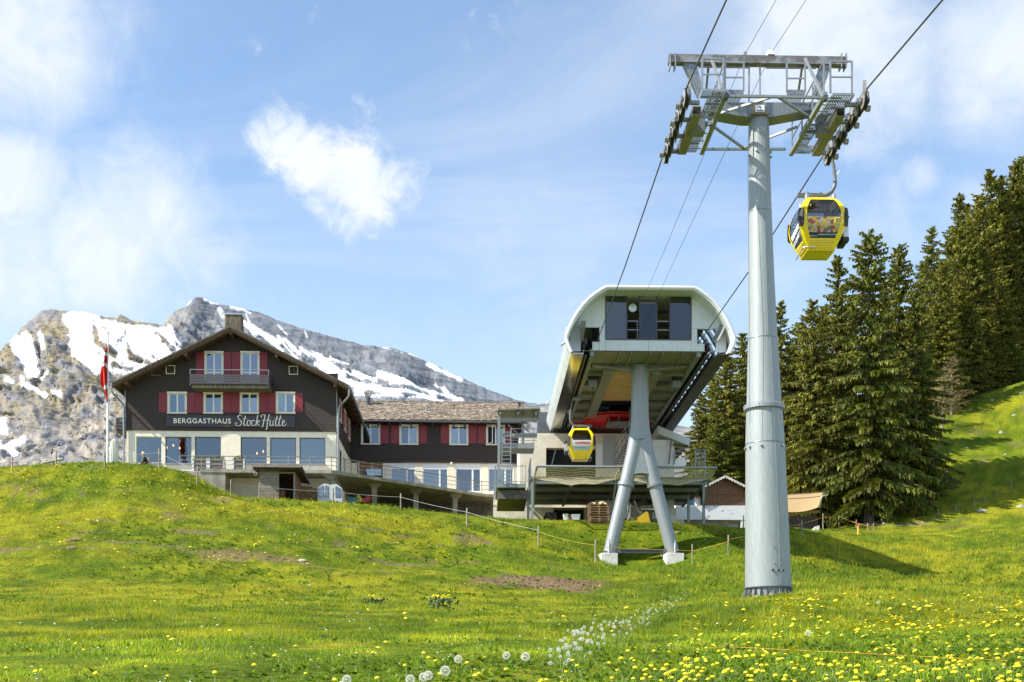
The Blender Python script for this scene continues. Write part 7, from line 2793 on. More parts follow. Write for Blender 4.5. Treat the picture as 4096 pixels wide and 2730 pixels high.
MB(HF).lathe([(.0, -.3), (.2, -.28), (.28, 0), (.2, .2), (.02, .26)], a, 12).build('sack', 'wood_brown', sh, smooth=60)
# bird house
b0 = zA(652, 205, SY - .1)
bh = thing('bird_house', 'tiny pale nesting box on the left wall of the plank shed', 'bird house', HF.w(b0), HF.yaw)
MB(HF).prism([(b0.x - .08, b0.z - .06), (b0.x + .09, b0.z - .07), (b0.x + .09, b0.z + .05), (b0.x + .0, b0.z + .11), (b0.x - .08, b0.z + .05)], SY - .18, SY + .02).build('box', 'wood_post', bh)
MB(HF).bar((b0.x - .12, SY - .08, b0.z + .03), (b0.x + .02, SY - .08, b0.z + .13), .26, .02).build('roof', 'concrete_pale', bh)
MB(HF).bar((b0.x - .02, SY - .08, b0.z + .125), (b0.x + .13, SY - .08, b0.z + .03), .26, .02).build('roof', 'concrete_pale', bh)
MB(HF).bar((b0.x - .1, SY - .12, b0.z - .08), (b0.x + .03, SY - .12, b0.z - .08), .04, .015).build('perch', 'concrete_pale', bh)
# firewood: log ends
mat('log_end', (.42, .27, .14), .9, var=.4, scale=12, rand=.25)
fw = thing('firewood_stack', 'stack of split firewood between the plank shed and the old cabin', 'firewood', HF.w(zA(1400, 560, -1.6)), HF.yaw)
lo = MB()
lo.cyl((0, -.2, 0), (0, .25, 0), .055, n=7)
lm = lo.build('log', 'log_end', None).data
bpy.data.objects.remove(bpy.data.objects['log'])
q0, q1 = zA(1265, 375, -1.6), zA(1535, 590, -1.6)
cnt = 0
j = 0
z = q1.z
while z < q0.z:
    x = q0.x + (j % 2) * .055
    while x < q1.x + .15 and cnt < 298:
        if z < q0.z - .25 + .28 * math.sin((x - q0.x) * 1.4 + 1.2):
            o = bpy.data.objects.new('log', lm)
            col.objects.link(o)
            o.parent = fw
            wl = WM[fw.name].inverted() @ HF.w((x, -1.6 + rng.uniform(-.06, .06), z))
            o.location = wl
            s_ = rng.uniform(.75, 1.1)
            o.scale = (s_, 1, s_ * rng.uniform(.7, 1))
            o.rotation_euler = (0, rng.uniform(0, 6), 0)
            cnt += 1
        x += .108
    z += .095
    j += 1
# old grey gondola cabin used as a shelter
oc = thing('old_cabin', 'old pale grey gondola cabin parked under the terrace', 'gondola', HF.w(zA(1710, 600, -2.2)), HF.yaw)
mat('old_cabin_paint', (.55, .57, .57), .5, var=.08)
OY = -2.3
def oc_win(pts, nm='window'):
    w = MB(HF).prism([(zA(x, y, OY).x, zA(x, y, OY).z) for x, y in pts], OY - .012, OY + .03).build(nm, 'rubber', oc)
    cx_, cy_ = sum(p[0] for p in pts) / len(pts), sum(p[1] for p in pts) / len(pts)
    q = [(cx_ + (x - cx_) * .88, cy_ + (y - cy_) * .93) for x, y in pts]
    MB(HF).prism([(zA(x, y, OY).x, zA(x, y, OY).z) for x, y in q], OY - .018, OY - .013).build('pane', 'pane_blue', w)


outl = [(1535, 410), (1560, 380), (1610, 345), (1640, 340), (1690, 348), (1710, 360), (1790, 345), (1810, 350), (1870, 395), (1884, 420), (1884, 600), (1535, 600)]
MB(HF).prism([(zA(x, y, OY).x, zA(x, y, OY).z - (.4 if y > 590 else 0)) for x, y in outl], OY, OY + 1.5).build('body', 'old_cabin_paint', oc)
oc_win([(1548, 420), (1568, 395), (1612, 372), (1628, 374), (1628, 528), (1614, 534), (1560, 534), (1547, 524)])
oc_win([(1648, 378), (1696, 378), (1696, 534), (1648, 534)])
oc_win([(1790, 388), (1800, 378), (1820, 386), (1862, 412), (1872, 430), (1872, 530), (1860, 543), (1800, 543), (1790, 532)])
MB(HF).bar(zA(1640, 345, OY - .02), zA(1640, 600, OY - .02), .03).build('door_seam', 'concrete_pale', oc)
# coloured odds and ends under the deck
def tarp(name, m, c, s, lab, cat, seed):
    r_ = random.Random(seed)
    mb = MB(HF)
    mb.grid(lambda u_, v_: (c.x + (u_ - .5) * s[0] + .05 * math.sin(9 * v_ + seed), c.y + .25 * math.sin(u_ * 7 + seed) * .4 - .2 * v_, c.z + s[1] * (1 - v_) * (.7 + .3 * math.sin(u_ * 5 + seed)) - .05), 8, 8)
    return rooted(mb, name, m, HF.w(c), lab, cat, None, smooth=70)


mat('tarp_yellow', (.62, .42, .04), .6, var=.15)
mat('tarp_red', (.45, .05, .05), .6, var=.15)
mat('tarp_white', (.65, .65, .62), .7, var=.1)
mat('crate_teal', (.06, .20, .20), .6, var=.1)
tarp('tarpaulin', 'tarp_yellow', zA(2150, 600, 0.0), (.55, .5), 'yellow tarpaulin lying under the terrace ramp', 'tarpaulin', 1)
tarp('tarpaulin', 'tarp_red', zA(2235, 600, -.1), (.5, .5), 'red and white tarpaulin bundle under the terrace ramp', 'tarpaulin', 4)
c = zA(2035, 590, 0.0)
cr = thing('crate', 'dark teal crate in the shade under the terrace', 'crate', HF.w(c), HF.yaw)
MB(HF).box(c.x - .28, c.x + .28, -.2, .2, c.z - .4, c.z + .18).build('body', 'crate_teal', cr)
MB(HF).box(c.x - .3, c.x + .3, -.22, .22, c.z + .185, c.z + .22).build('rim', 'crate_teal', cr)

# ------------------------------------------------------------------ things below the station deck
def zC(x, y, ly):              # crop 2150,1880 (0.2975)
    a = SF.px(2150 + x * .2975, 1880 + y * .2975, ly)
    return Vector((a[0], ly, a[1]))


mat('pallet_wood', (.27, .165, .085), .85, var=.35, scale=6, stretch=(.6, 3, 4), rand=.2)
PY = 6.4
pb, pt_ = zC(695, 722, PY), zC(965, 460, PY)
pw = pt_.x - pb.x
ph = (pt_.z - pb.z) / 8


def pallet_parts():
    out = []
    for x in (0, pw / 2, pw):
        xx = min(max(x, .06), pw - .06)
        for y in (.06, .4, .74):
            out.append(('block', MB().box(xx - .06, xx + .06, y - .06, y + .06, .022, ph - .045)))
    for y in (.06, .4, .74):
        out.append(('bottom_board', MB().box(0, pw, y - .06, y + .06, 0, .02)))
        out.append(('stringer_board', MB().box(0, pw, y - .06, y + .06, ph - .043, ph - .022)))
    for k in range(7):
        x = k * (pw - .1) / 6
        out.append(('top_board', MB().box(x, x + .1, 0, .8, ph - .02, ph)))
    return out


pal0 = None
for k in range(8):
    nm = ['lowest', 'second from the bottom', 'third from the bottom', 'fourth from the bottom', 'fifth from the bottom', 'sixth from the bottom', 'second from the top', 'topmost'][k]
    lab = 'brown wooden pallet, %s of the stack by the mast' % nm
    base = SF.w((pb.x + rng.uniform(-.04, .04), PY + rng.uniform(-.03, .03), pb.z + ph * k))
    if pal0 is None:
        pal0 = thing('pallet', lab, 'pallet', base, SF.yaw, 'stacked pallets')
        for n_, mb in pallet_parts():
            mb.build(n_, 'pallet_wood', None).parent = pal0
    else:
        p_ = copy_tree(pal0)
        p_.location = base
        p_['label'] = lab
        WM[p_.name] = WM[pal0.name]
mat('canvas', (.40, .36, .20), .85, var=.2, scale=8)
c = zC(835, 455, PY + .4)
mb = MB(SF)
mb.grid(lambda u_, v_: (c.x + (u_ - .5) * 1.15, PY + .05 + v_ * .75, pb.z + ph * 8 + .02 + .26 * (1 - abs(2 * u_ - .8) ** 1.4) * (.5 + .5 * math.sin(9 * u_ + 4 * v_)) * math.sin(math.pi * min(1, max(.04, v_))) + .05 * math.sin(u_ * 23 + v_ * 11)), 18, 12)
rooted(mb, 'canvas_tarp', 'canvas', SF.w((c.x, PY + .4, pb.z + ph * 8)), 'crumpled olive canvas lying on top of the pallet stack', 'tarp', None, smooth=60)
# yellow snow plough blade
mat('plough_yellow', (.66, .42, .012), .5, c2=(.30, .20, .05), scale=7, edge=(.58, .7))
pl_ = thing('snow_plough_blade', 'yellow snow plough blade with worn paint leaning behind the mast legs', 'plough', SF.w(zC(1430, 740, PY + .5)), SF.yaw)
MB(SF).prism([(zC(x, y, PY + .4).x, zC(x, y, PY + .4).z) for x, y in ((1340, 650), (1460, 560), (1485, 572), (1525, 745), (1400, 760))], PY + .35, PY + .45).build('blade_wing', 'plough_yellow', pl_)
MB(SF).prism([(zC(x, y, PY + .7).x, zC(x, y, PY + .7).z) for x, y in ((1265, 765), (1290, 720), (1345, 665), (1400, 760))], PY + .65, PY + .75).build('blade_wing', 'plough_yellow', pl_)
MB(SF).bar(zC(1350, 540, PY + .9), zC(1385, 600, PY + .6), .05).bar(zC(1300, 400, PY + 1.6), zC(1345, 545, PY + 1), .06).build('lift_rod', 'steel_dark', pl_)
MB(SF).prism([(zC(x, y, PY + .6).x, zC(x, y, PY + .6).z) for x, y in ((1530, 690), (1575, 650), (1640, 690), (1640, 745), (1540, 745))], PY + .5, PY + .9).build('mounting', 'rubber', pl_)
# grey trolleys
def trolley(pts_frame, ly, lab, extra=()):
    o = zC(*pts_frame[0], ly)
    t_ = thing('trolley', lab, 'trolley', SF.w(o), SF.yaw, 'grey trolleys under the deck')
    for dy in (0, .6):
        MB(SF).tube([zC(x, y, ly) + Vector((0, dy, 0)) for x, y in pts_frame], .03, 6).build('side_frame', 'galv_matt', t_, smooth=60)
    for a, b_ in extra:
        MB(SF).box(*sorted((zC(*a, ly).x, zC(*b_, ly).x)), ly, ly + .6, *sorted((zC(*a, ly).z, zC(*b_, ly).z))).build('tray', 'galv_matt', t_)
    return t_


trolley([(1160, 740), (1240, 630), (1255, 470), (1240, 452), (1220, 450), (1205, 620), (1280, 650), (1275, 740)], PY + 1.2, 'tall grey tube-frame trolley half hidden by the left mast leg', [((1160, 640), (1230, 650))])
trolley([(1390, 600), (1400, 520), (1590, 545), (1600, 740)], PY + 2.2, 'grey framed trolley with flat tray between the mast legs', [((1385, 520), (1585, 545))])
# low railing on the right
lr = thing('guard_rail', 'short grey guard rail by the white painted wall', 'railing', SF.w(zC(1830, 760, 7)), SF.yaw)
for px_ in (1830, 1955):
    MB(SF).bar(zC(px_, 770, 7), zC(px_, 632, 7), .05).build('post', 'galv', lr)
MB(SF).bar(zC(1790, 636, 7), zC(1990, 636, 7), .05).build('rail', 'galv', lr)
for k in range(8):
    MB(SF).bar(zC(1880 + k * 9, 750, 7), zC(1880 + k * 9, 645, 7), .012).build('baluster', 'galv', lr)
# white tubs, dark trailer, lumber
for k, (a, b_, lab) in enumerate((((350, 605), (410, 660), 'small white plastic tub in front of the dark garage'), ((465, 610), (570, 672), 'wide white plastic tub beside the pallet stack'))):
    p, q = zC(*a, PY + 2.5), zC(*b_, PY + 2.5)
    tb = thing('plastic_tub', lab, 'tub', SF.w(q), SF.yaw, 'white tubs')
    MB(SF).add([(p.x + .04, PY + 2.5, q.z - .2), (q.x - .04, PY + 2.5, q.z - .2), (q.x - .04, PY + 3.1, q.z - .2), (p.x + .04, PY + 3.1, q.z - .2), (p.x, PY + 2.45, p.z), (q.x, PY + 2.45, p.z), (q.x, PY + 3.15, p.z), (p.x, PY + 3.15, p.z)],
               [(0, 3, 2, 1), (0, 1, 5, 4), (1, 2, 6, 5), (2, 3, 7, 6), (3, 0, 4, 7)]).build('body', 'white_paint', tb)
    MB(SF).box(p.x - .02, q.x + .02, PY + 2.43, PY + 3.17, p.z, p.z + .04).build('rim', 'white_paint', tb)
p, q = zC(85, 570, PY + 5), zC(260, 700, PY + 5)
tr = thing('dark_trailer', 'dark covered trailer deep in the shade below the deck', 'trailer', SF.w(q), SF.yaw)
MB(SF).prism([(p.x, q.z - .3), (q.x, q.z - .3), (q.x, p.z), (p.x + .12, p.z), (p.x, p.z - .3)], PY + 5, PY + 7).build('cover', 'rubber', tr)
for x in (p.x + .4, q.x - .4):
    MB(SF).cyl((x, PY + 4.98, q.z - .25), (x, PY + 5.15, q.z - .25), .25, n=16).build('wheel', 'tyre', tr, smooth=40)
lu = thing('lumber_pile', 'bundle of upright rusty bars and timber by the white tubs', 'lumber', SF.w(zC(440, 690, PY + 2)), SF.yaw)
for k in range(7):
    x = zC(415 + k * 8, 0, PY + 2).x
    MB(SF).bar((x, PY + 2, zC(0, 700, PY + 2).z), (x + rng.uniform(-.03, .03), PY + 2.1, zC(0, 605 + rng.uniform(-8, 14), PY + 2).z), .03).build('bar', 'wood_brown', lu)
for k in range(4):
    MB(SF).bar(zC(470, 690 + k * 8, PY + 2), zC(580, 676 + k * 10, PY + 2.3), .06).build('beam', 'wood_brown', lu)

# ------------------------------------------------------------------ kiosk, bottle banks, awning on the right
KF = Frame((P(2905, 0, 86).x, 86, 0), 1920)


def zK(x, y, ly=0.0):          # crop 2500,1700 (0.4464)
    a = KF.px(2500 + x * .4464, 1700 + y * .4464, ly)
    return Vector((a[0], ly, a[1]))


kz = zK(900, 850).z
ki = thing('kiosk_hut', 'brown plank hut with scalloped gable on a white painted base', 'hut', KF.w((zK(900, 850).x, 0, kz - .5)), KF.yaw)
wl, wr = zK(722, 720).x, zK(1090, 720).x
ap_ = zK(898, 452, -.5)
el, er = zK(602, 600, -.5), zK(1195, 600, -.5)
zb = zK(0, 720).z
npk = 16
zt = zK(898, 482).z
for k in range(npk):
    z0 = zb + (zt - zb) * k / npk
    z1_ = zb + (zt - zb) * (k + 1) / npk - .012
    sl = (ap_.z - el.z) / (ap_.x - el.x)
    xa = max(wl, ap_.x - (zt + .1 - z1_) / sl)
    xb = min(wr, ap_.x + (zt + .1 - z1_) / sl)
    if xb - xa > .1:
        MB(KF).box(xa, xb, 0, .04, z0, z1_).build('plank', 'wood_brown', ki)
for px_ in (835, 950, 1066):
    x = zK(px_, 0).x
    MB(KF).box(x - .05, x + .05, -.03, -.002, zb, zb + (zt - zb) * (.86 if px_ < 1000 else .6)).build('batten', 'wood_brown', ki)
MB(KF).box(wl, wr, .05, 3.5, zb, zb + (zt - zb) * .55).build('inner_wall', 'wood_dark', ki)
for sgn, e in ((-1, el), (1, er)):
    mb = MB(KF)
    mb.add([ap_, e, e + Vector((0, 4.5, 0)), ap_ + Vector((0, 4.5, 0)), ap_ - Vector((0, 0, .09)), e - Vector((0, 0, .09)), e + Vector((0, 4.5, -.09)), ap_ + Vector((0, 4.5, -.09))],
           [(0, 1, 2, 3), (7, 6, 5, 4), (0, 4, 5, 1), (1, 5, 6, 2)])
    ro = mb.build('roof', 'wood_grey', ki)
    mb = MB(KF)
    n_ = 12
    for k in range(n_):
        p, q = ap_.lerp(e, k / n_), ap_.lerp(e, (k + 1) / n_)
        m_ = (p + q) / 2
        mb.add([p + Vector((0, -.03, 0)), q + Vector((0, -.03, 0)), q + Vector((0, -.03, -.12)), m_ + Vector((0, -.03, -.21)), p + Vector((0, -.03, -.12))], [(0, 1, 2, 3, 4)])
    mb.build('scalloped_verge', 'concrete_pale', ro)
    for k in range(4):
        MB(KF).box(*sorted((e.x - sgn * .6, e.x - sgn * .02)), .1 + k * 1.1, .2 + k * 1.1, e.z - .26, e.z - .10).build('rafter', 'wood_eave', ro)
mat('peeling_white', (.72, .74, .76), .85, c2=(.34, .32, .29), scale=3.5, edge=(.61, .64), stretch=(1, 1, 1.6))
a0, a1 = zK(455, 722, -.15), zK(1095, 852, -.15)
rooted(MB(KF).box(a0.x, a1.x + 1.0, -.15, .6, a1.z, a0.z), 'painted_wall', 'peeling_white', KF.w((a0.x, 0, a1.z)), 'long white concrete parapet with flaking paint under the hut', 'wall')
MB(KF).box(zK(1035, 0).x, zK(1075, 0).x, -.12, .1, a1.z - .9, a1.z - .004).build('wall_pier', 'peeling_white', ki)
rooted(MB(KF).box(a0.x + .3, a1.x + 1, .2, .5, a1.z - 1.4, a1.z - .003), 'plinth_wall', 'concrete', KF.w((a0.x, .3, a1.z - 1.2)), 'dark recessed concrete plinth under the white parapet', 'wall')
# white annex behind with second roof
rooted(MB(KF).prism([(zK(x, y, 3).x, zK(x, y, 3).z) for x, y in ((470, 722), (470, 560), (600, 556), (690, 640), (690, 722))], 3, 6), 'shed_annex', 'white_wall', KF.w((zK(560, 722, 3).x, 3, zb)), 'white gabled shed behind the bottle banks', 'shed')
mat('bank_green', (.02, .16, .06), .4, var=.1)
mat('bank_white', (.70, .72, .72), .4, var=.05)
mat('bank_blue', (.03, .10, .30), .5, var=.1)
for cx_, m_, lab in ((541, 'bank_green', 'bottle bank with a green dome beside the hut'), (645, 'bank_white', 'bottle bank with a white dome beside the hut')):
    p = zK(cx_, 720, 1.2)
    r_ = (zK(cx_ + 40, 0, 1.2).x - p.x)
    q = zK(cx_, 675, 1.2)
    t_ = thing('bottle_bank', lab, 'recycling bin', KF.w(p), KF.yaw, 'bottle banks')
    MB(KF).lathe([(r_, -.4), (r_, q.z - p.z)], p, 20).build('body', 'bank_white', t_, smooth=40)
    MB(KF).lathe([(r_, 0), (r_ * .96, r_ * .35), (r_ * .75, r_ * .75), (r_ * .4, r_ * .98), (.03, r_ * 1.05)], q, 20).build('dome', m_, t_, smooth=50)
    MB(KF).cyl(q + Vector((.02, -r_ * .92, r_ * .42)), q + Vector((.02, -r_ * .70, r_ * .42)), r_ * .36, n=16).build('mouth', 'rubber', t_, smooth=40)
    MB(KF).lathe([(.05, 0), (.16, .03), (.05, .06), (.05, .12), (.16, .15), (.05, .18)], q + Vector((0, 0, r_ * 1.03)), 10).build('lifting_eye', 'galv', t_)
    for sx_ in (-1, 1):
        MB(KF).cbox(p + Vector((sx_ * (r_ + .09), -.2, .3)), (.16, .2, .8)).build('post', 'bank_blue', t_)
# shade cloth with frame and the dark stall below
mat('shade_cloth', (.40, .275, .135), .9, var=.12, scale=40, stretch=(1, 1, 6))
AF = Frame((P(3150, 0, 80).x, 80, 0), 1920)


def zL(x, y, ly=0.0):
    a = AF.px(2500 + x * .4464, 1700 + y * .4464, ly)
    return Vector((a[0], ly, a[1]))


aw_ = thing('shade_awning', 'tan shade cloth stretched over a stall right of the tower', 'awning', AF.w(zL(1500, 900)), AF.yaw)
MB(AF).grid(lambda u_, v_: tuple(zL(1400 + 375 * u_ - 45 * v_ * u_, 632 - 26 * u_ ** 3 + 145 * v_ - 18 * math.sin(math.pi * u_) * -1 * (v_ - .3) - 12 * u_ * v_, 1.0 * (1 - v_) - .4)), 16, 8).build('cloth', 'shade_cloth', aw_, smooth=70)
MB(AF).grid(lambda u_, v_: tuple(zL(1400 + 345 * u_, 780 + 45 * v_ * (1 - .5 * u_) - 14 * u_, .6 + .2 * v_)), 10, 4).build('valance', 'shade_cloth', aw_, smooth=70)
MB(AF).bar(zL(1400, 632, .3), zL(1780, 606, .3), .05).build('ridge_pole', 'wood_post', aw_)
MB(AF).bar(zL(1740, 742, .4), zL(1765, 640, .2), .10, .05).bar(zL(1765, 640, .2), zL(1815, 628, .6), .10, .05).build('arm', 'concrete_pale', aw_)
for px_ in (1470, 1560, 1640, 1700):
    MB(AF).bar(zL(px_, 930, .9), zL(px_, 800, .9), .10).build('leg', 'wood_dark', aw_)
MB(AF).box(zL(1400, 0, 1.5).x, zL(1730, 0, 1.5).x, 1.5, 1.55, zL(0, 930, 1.5).z, zL(0, 815, 1.5).z).build('dark_sheet', 'dark_inside', aw_)  # thin near-black sheet filling the space below the cloth
# small things at the meadow border: pale bag and a red marker
c = P(3260, 2115, 78)
rooted(MB().prism([(c.x - .3, c.z - .2), (c.x + .28, c.z - .1), (c.x + .3, c.z + .2), (c.x + .05, c.z + .14)], 78, 78.3), 'grit_bag', 'tarp_white', c, 'pale sack lying in the grass right of the tower', 'sack')
c = P(3433, 2120, 74)
hyd = thing('hydrant', 'small red and yellow hydrant behind the fence posts', 'hydrant', c)
MB().lathe([(.07, -.3), (.07, .18), (.09, .2), (.09, .24)], c, 12).build('body', 'tarp_yellow', hyd, smooth=40)
MB().lathe([(.0, 0), (.09, .01), (.10, .08), (.06, .14), (.0, .16)], c + Vector((.05, 0, .2)), 12).build('cap', 'tarp_red', hyd, smooth=50)

# ------------------------------------------------------------------ fence posts and wires
post_src = MB()
post_src.tube([(0, 0, -.35), (.01, 0, .5), (0, 0, .97), (.0, 0, 1.0)], [.055, .052, .05, .03], 8)
_po = post_src.build('post_source', 'wood_post', None, smooth=45)
psm = _po.data
bpy.data.objects.remove(_po)
POSTS = [  # px, top, bottom, depth, lean, label
    (48, 1831, 1888, 60, 0, 'leftmost wooden fence post on the grassy crest'),
    (225, 1803, 1875, 60, 0, 'fence post in front of the wooden bench on the crest'),
    (419, 1806, 1875, 60, 0, 'fence post just left of the flagpole foot'),
    (637, 1795, 1880, 61, 0, 'fence post right of the seated person'),
    (788, 1867, 1944, 63, .10, 'tilted fence post where the crest drops away'),
    (923, 1919, 1992, 64.5, .04, 'fence post left of the plank shed'),
    (1036, 1932, 1990, 66, .05, 'fence post at the shed corner under the nesting box'),
    (1333, 1952, 2010, 67, 0, 'short post in front of the old grey cabin'),
    (1603, 1974, 2042, 66.5, 0, 'fence post below the terrace ramp pillars'),
    (1868, 2033, 2110, 64, 0, 'fence post below the right end of the terrace'),
    (2154, 2105, 2192, 61, 0, 'fence post left of the forked mast on the slope'),
    (2382, 2158, 2256, 62, 0, 'fence post beside the left mast foundation'),
    (2770, 2178, 2262, 61.5, .02, 'fence post beside the right mast foundation'),
    (2914, 2140, 2226, 58, .01, 'fence post left of the tower in the shaded grass'),
    (2974, 2062, 2108, 78, 0, 'thin post in front of the white parapet'),
    (3207, 2079, 2160, 58, 0, 'fence post right of the tower in the shadow'),
    (3292, 2055, 2124, 70, 0, 'fence post left of a pair right of the tan awning'),
    (3356, 2053, 2121, 71, 0, 'fence post right of a pair near the big spruce'),
    (3425, 2079, 2127, 76, 0, 'fence post by the red hydrant'),
    (3470, 2093, 2127, 78, 0, 'short post right of the red hydrant'),
    (3494, 2094, 2127, 78, 0, 'short post at the end of the row under the spruce'),
    (3689, 2085, 2110, 84, 0, 'stub post at the dark foot of the hillside'),
    (3754, 2040, 2066, 86, .03, 'lowest post of the fence climbing the hillside'),
    (3823, 2018, 2046, 87, 0, 'second post up the hillside fence'),
    (3898, 2002, 2036, 88, .02, 'third post up the hillside fence'),
    (3941, 1988, 2014, 90, 0, 'fourth post up the hillside fence'),
    (3988, 1960, 1995, 90, .04, 'fifth post up the hillside fence'),
    (4046, 1923, 1963, 91, 0, 'highest post of the hillside fence near the picture edge'),
    (3787, 1664, 1690, 108, -.05, 'lone pale post at the upper corner of the pasture'),
]
ptops = []
_rg, _rok = ray_ground(np.array([p[0] for p in POSTS]) / S, np.array([p[2] - 4 for p in POSTS]) / S)
for _i, (px_, yt, yb_, Y, ln, lab) in enumerate(POSTS):
    if _rok[_i] and abs(_rg[_i][1] - Y) < 16:
        Y = float(_rg[_i][1])
    top, bot = P(px_, yt, Y), P(px_, yb_, Y)
    gzv = g1(bot.x, Y)
    base = Vector((bot.x, Y, min(gzv, bot.z + .1)))
    h = top.z - base.z
    o = bpy.data.objects.new('fence_post', psm)
    col.objects.link(o)
    o.location = base
    k = .8 if Y < 75 else .7
    o.scale = (k, k, h)
    o.rotation_euler = (rng.uniform(-.02, .02), ln, rng.uniform(0, 6))
    tag(o, lab, 'fence post', 'wooden fence posts')
    ptops.append(base + Vector((h * math.sin(ln), -.06, h)))
mat('wire_white', (.52, .53, .56), .5, var=.05)
mat('rope_orange', (.70, .36, .05), .6, var=.1)
mat('rope_yellow', (.66, .52, .06), .6, var=.1)
mat('rope_blue', (.10, .18, .35), .6, var=.1)


def wire(ids, f_, m_, r_, lab, sag=.04):
    pts = []
    for i, j in zip(ids[:-1], ids[1:]):
        p, q = ptops[i].copy(), ptops[j].copy()
        p.z -= f_
        q.z -= f_
        for k in range(6):
            t_ = k / 6
            s_ = p.lerp(q, t_)
            s_.z -= sag * 4 * t_ * (1 - t_)
            pts.append(s_)
    e = ptops[ids[-1]].copy()
    e.z -= f_
    pts.append(e)
    rooted(MB().tube(pts, r_, 4), 'fence_wire', m_, pts[0], lab, 'wire', 'fence wires')


wire([0, 1, 2, 3], .22, 'wire_white', .006, 'thin white fence wire along the grassy crest', .05)
wire([3, 4, 5, 6, 7, 8, 9, 10], .22, 'wire_white', .006, 'white fence tape running down past the shed and terrace', .05)
wire([10, 11], .3, 'rope_yellow', .009, 'pale wire end on the slope left of the forked mast', .08)
wire([11, 12, 13], .35, 'rope_orange', .010, 'orange cord stretched in front of the mast feet', .02)
wire([13, 15, 16, 17], .25, 'rope_orange', .010, 'orange cord passing behind the tower foot', .03)
wire([17, 18, 20], .25, 'rope_orange', .012, 'orange cord sloping down to the short posts', .02)
wire([18, 21, 22], .28, 'rope_blue', .010, 'blue cord reaching from the hydrant to the hillside', .06)
wire([22, 23, 24, 25, 26, 27], .12, 'cable', .006, 'thin dark wire of the hillside fence', .03)
# near electric fence peg with cord
pk = P(2910, 2588, 10.6)
pg = thing('fence_peg', 'thin dark metal fence peg in the foreground grass', 'fence peg', (pk.x + .04, 10.6, g1(pk.x, 10.6)))
MB().tube([(pk.x + .045, 10.6, g1(pk.x, 10.6) - .2), pk], .0055, 6).build('rod', 'steel_dark', pg)
MB().lathe([(.0, -.02), (.014, -.015), (.016, .01), (.008, .02)], pk, 8).build('insulator', 'rubber', pg)
ends = [P(2150, 2660, 13.5), P(2500, 2610, 12.2), pk, P(3400, 2612, 9.6), P(4200, 2652, 8.9)]
rooted(MB().tube(ends, .0018, 4), 'electric_fence', 'rope_orange', ends[0], 'thin orange cord crossing the foreground dandelions', 'fence')

# ------------------------------------------------------------------ crest: flagpole, parasol, bench, person
fp = P(430, 1862, 66)
fpt_ = P(432, 1335, 66)
flag = thing('flagpole', 'white flagpole with a limp red and white flag beside the inn', 'flagpole', (fp.x, 66, g1(fp.x, 66)))
MB().tube([(fp.x, 66, g1(fp.x, 66) - .2), fpt_], [.065, .04], 12).build('pole', 'white_paint', flag, smooth=50)
MB().lathe([(.0, 0), (.08, .01), (.08, .05), (.0, .08)], fpt_, 12).build('finial', 'wood_post', flag, smooth=50)
flm = bpy.data.materials.new('flag_cloth')
flm.use_nodes = True
t = NT(flm.node_tree)
b = flm.node_tree.nodes['Principled BSDF']
b.inputs['Roughness'].default_value = .8
cc = t.n('ShaderNodeTexCoord')
vd = t.n('ShaderNodeVectorMath', operation='DISTANCE')
mpf = t.n('ShaderNodeMapping')
mpf.inputs['Scale'].default_value = (1.0, 0, .55)
t.l(cc.outputs['Object'], mpf.inputs['Vector'])
t.l(mpf.outputs[0], vd.inputs[0])
vd.inputs[1].default_value = (.28, 0, -.95)
ring = t.math('MULTIPLY', t.math('GREATER_THAN', vd.outputs['Value'], .33), t.math('LESS_THAN', vd.outputs['Value'], .43))
sp = t.n('ShaderNodeSeparateXYZ')
t.l(cc.outputs['Object'], sp.inputs[0])
top_w = t.math('MULTIPLY', t.math('GREATER_THAN', sp.outputs[2], -.62), t.math('LESS_THAN', sp.outputs[2], -.45))
t.l(t.mix(t.math('MAXIMUM', ring, top_w), (.62, .045, .02), (.85, .84, .82)), b.inputs['Base Color'])
MATS['flag_cloth'] = flm
ftop = P(428, 1382, 66)
fbot = P(428, 1610, 66)
fh = ftop.z - fbot.z
mb = MB()
mb.grid(lambda u_, v_: ((fp.x + .03 - (1 - .0) * u_ * (.10 + .22 * math.sin(math.pi * min(1, v_ * .9 + .05))) * (1 if v_ < .8 else (1 - v_) * 4 + .2) + .10 * math.sin(v_ * 5 + u_ * 9) * u_), 66 - .1 - .22 * math.sin(u_ * 11 + v_ * 3) * u_ ** .5, ftop.z - fh * v_ - .35 * u_ * (1 - v_)), 16, 24)
fo = mb.build('flag', 'flag_cloth', flag, smooth=70)
# make the print follow the cloth: object origin at the hoist top
dlt = Vector((fp.x - .5, 66, ftop.z)) - WM[flag.name].translation
fo.data.transform(Matrix.Translation(-dlt))
fo.location = dlt
# closed parasol
up = P(457, 1870, 69)
um = thing('closed_parasol', 'closed cream parasol standing beside the inn corner', 'parasol', (up.x, 69, g1(up.x, 69)))
uh = P(457, 1762, 69).z
MB().tube([(up.x, 69, g1(up.x, 69) - .2), (up.x, 69, uh + .05)], .025, 8).build('pole', 'white_paint', um)
nfold = 11
mb = MB()
zz0 = up.z - .15
mb.grid(lambda u_, v_: (up.x + math.cos(u_ * 6.2832) * (.06 + .15 * math.sin(math.pi * (v_ * .75 + .12))) * (1 + .22 * math.sin(u_ * 6.2832 * nfold)) + (.16 * max(0, v_ - .62) * 2 * (1 - v_) * 3 * -1 if math.cos(u_ * 6.28) < -.6 else 0),
                        69 + math.sin(u_ * 6.2832) * (.06 + .15 * math.sin(math.pi * (v_ * .75 + .12))) * (1 + .22 * math.sin(u_ * 6.2832 * nfold)), zz0 + (uh - zz0) * v_), 66, 14)
mb.build('canopy', 'cloth_cream', um, smooth=70)
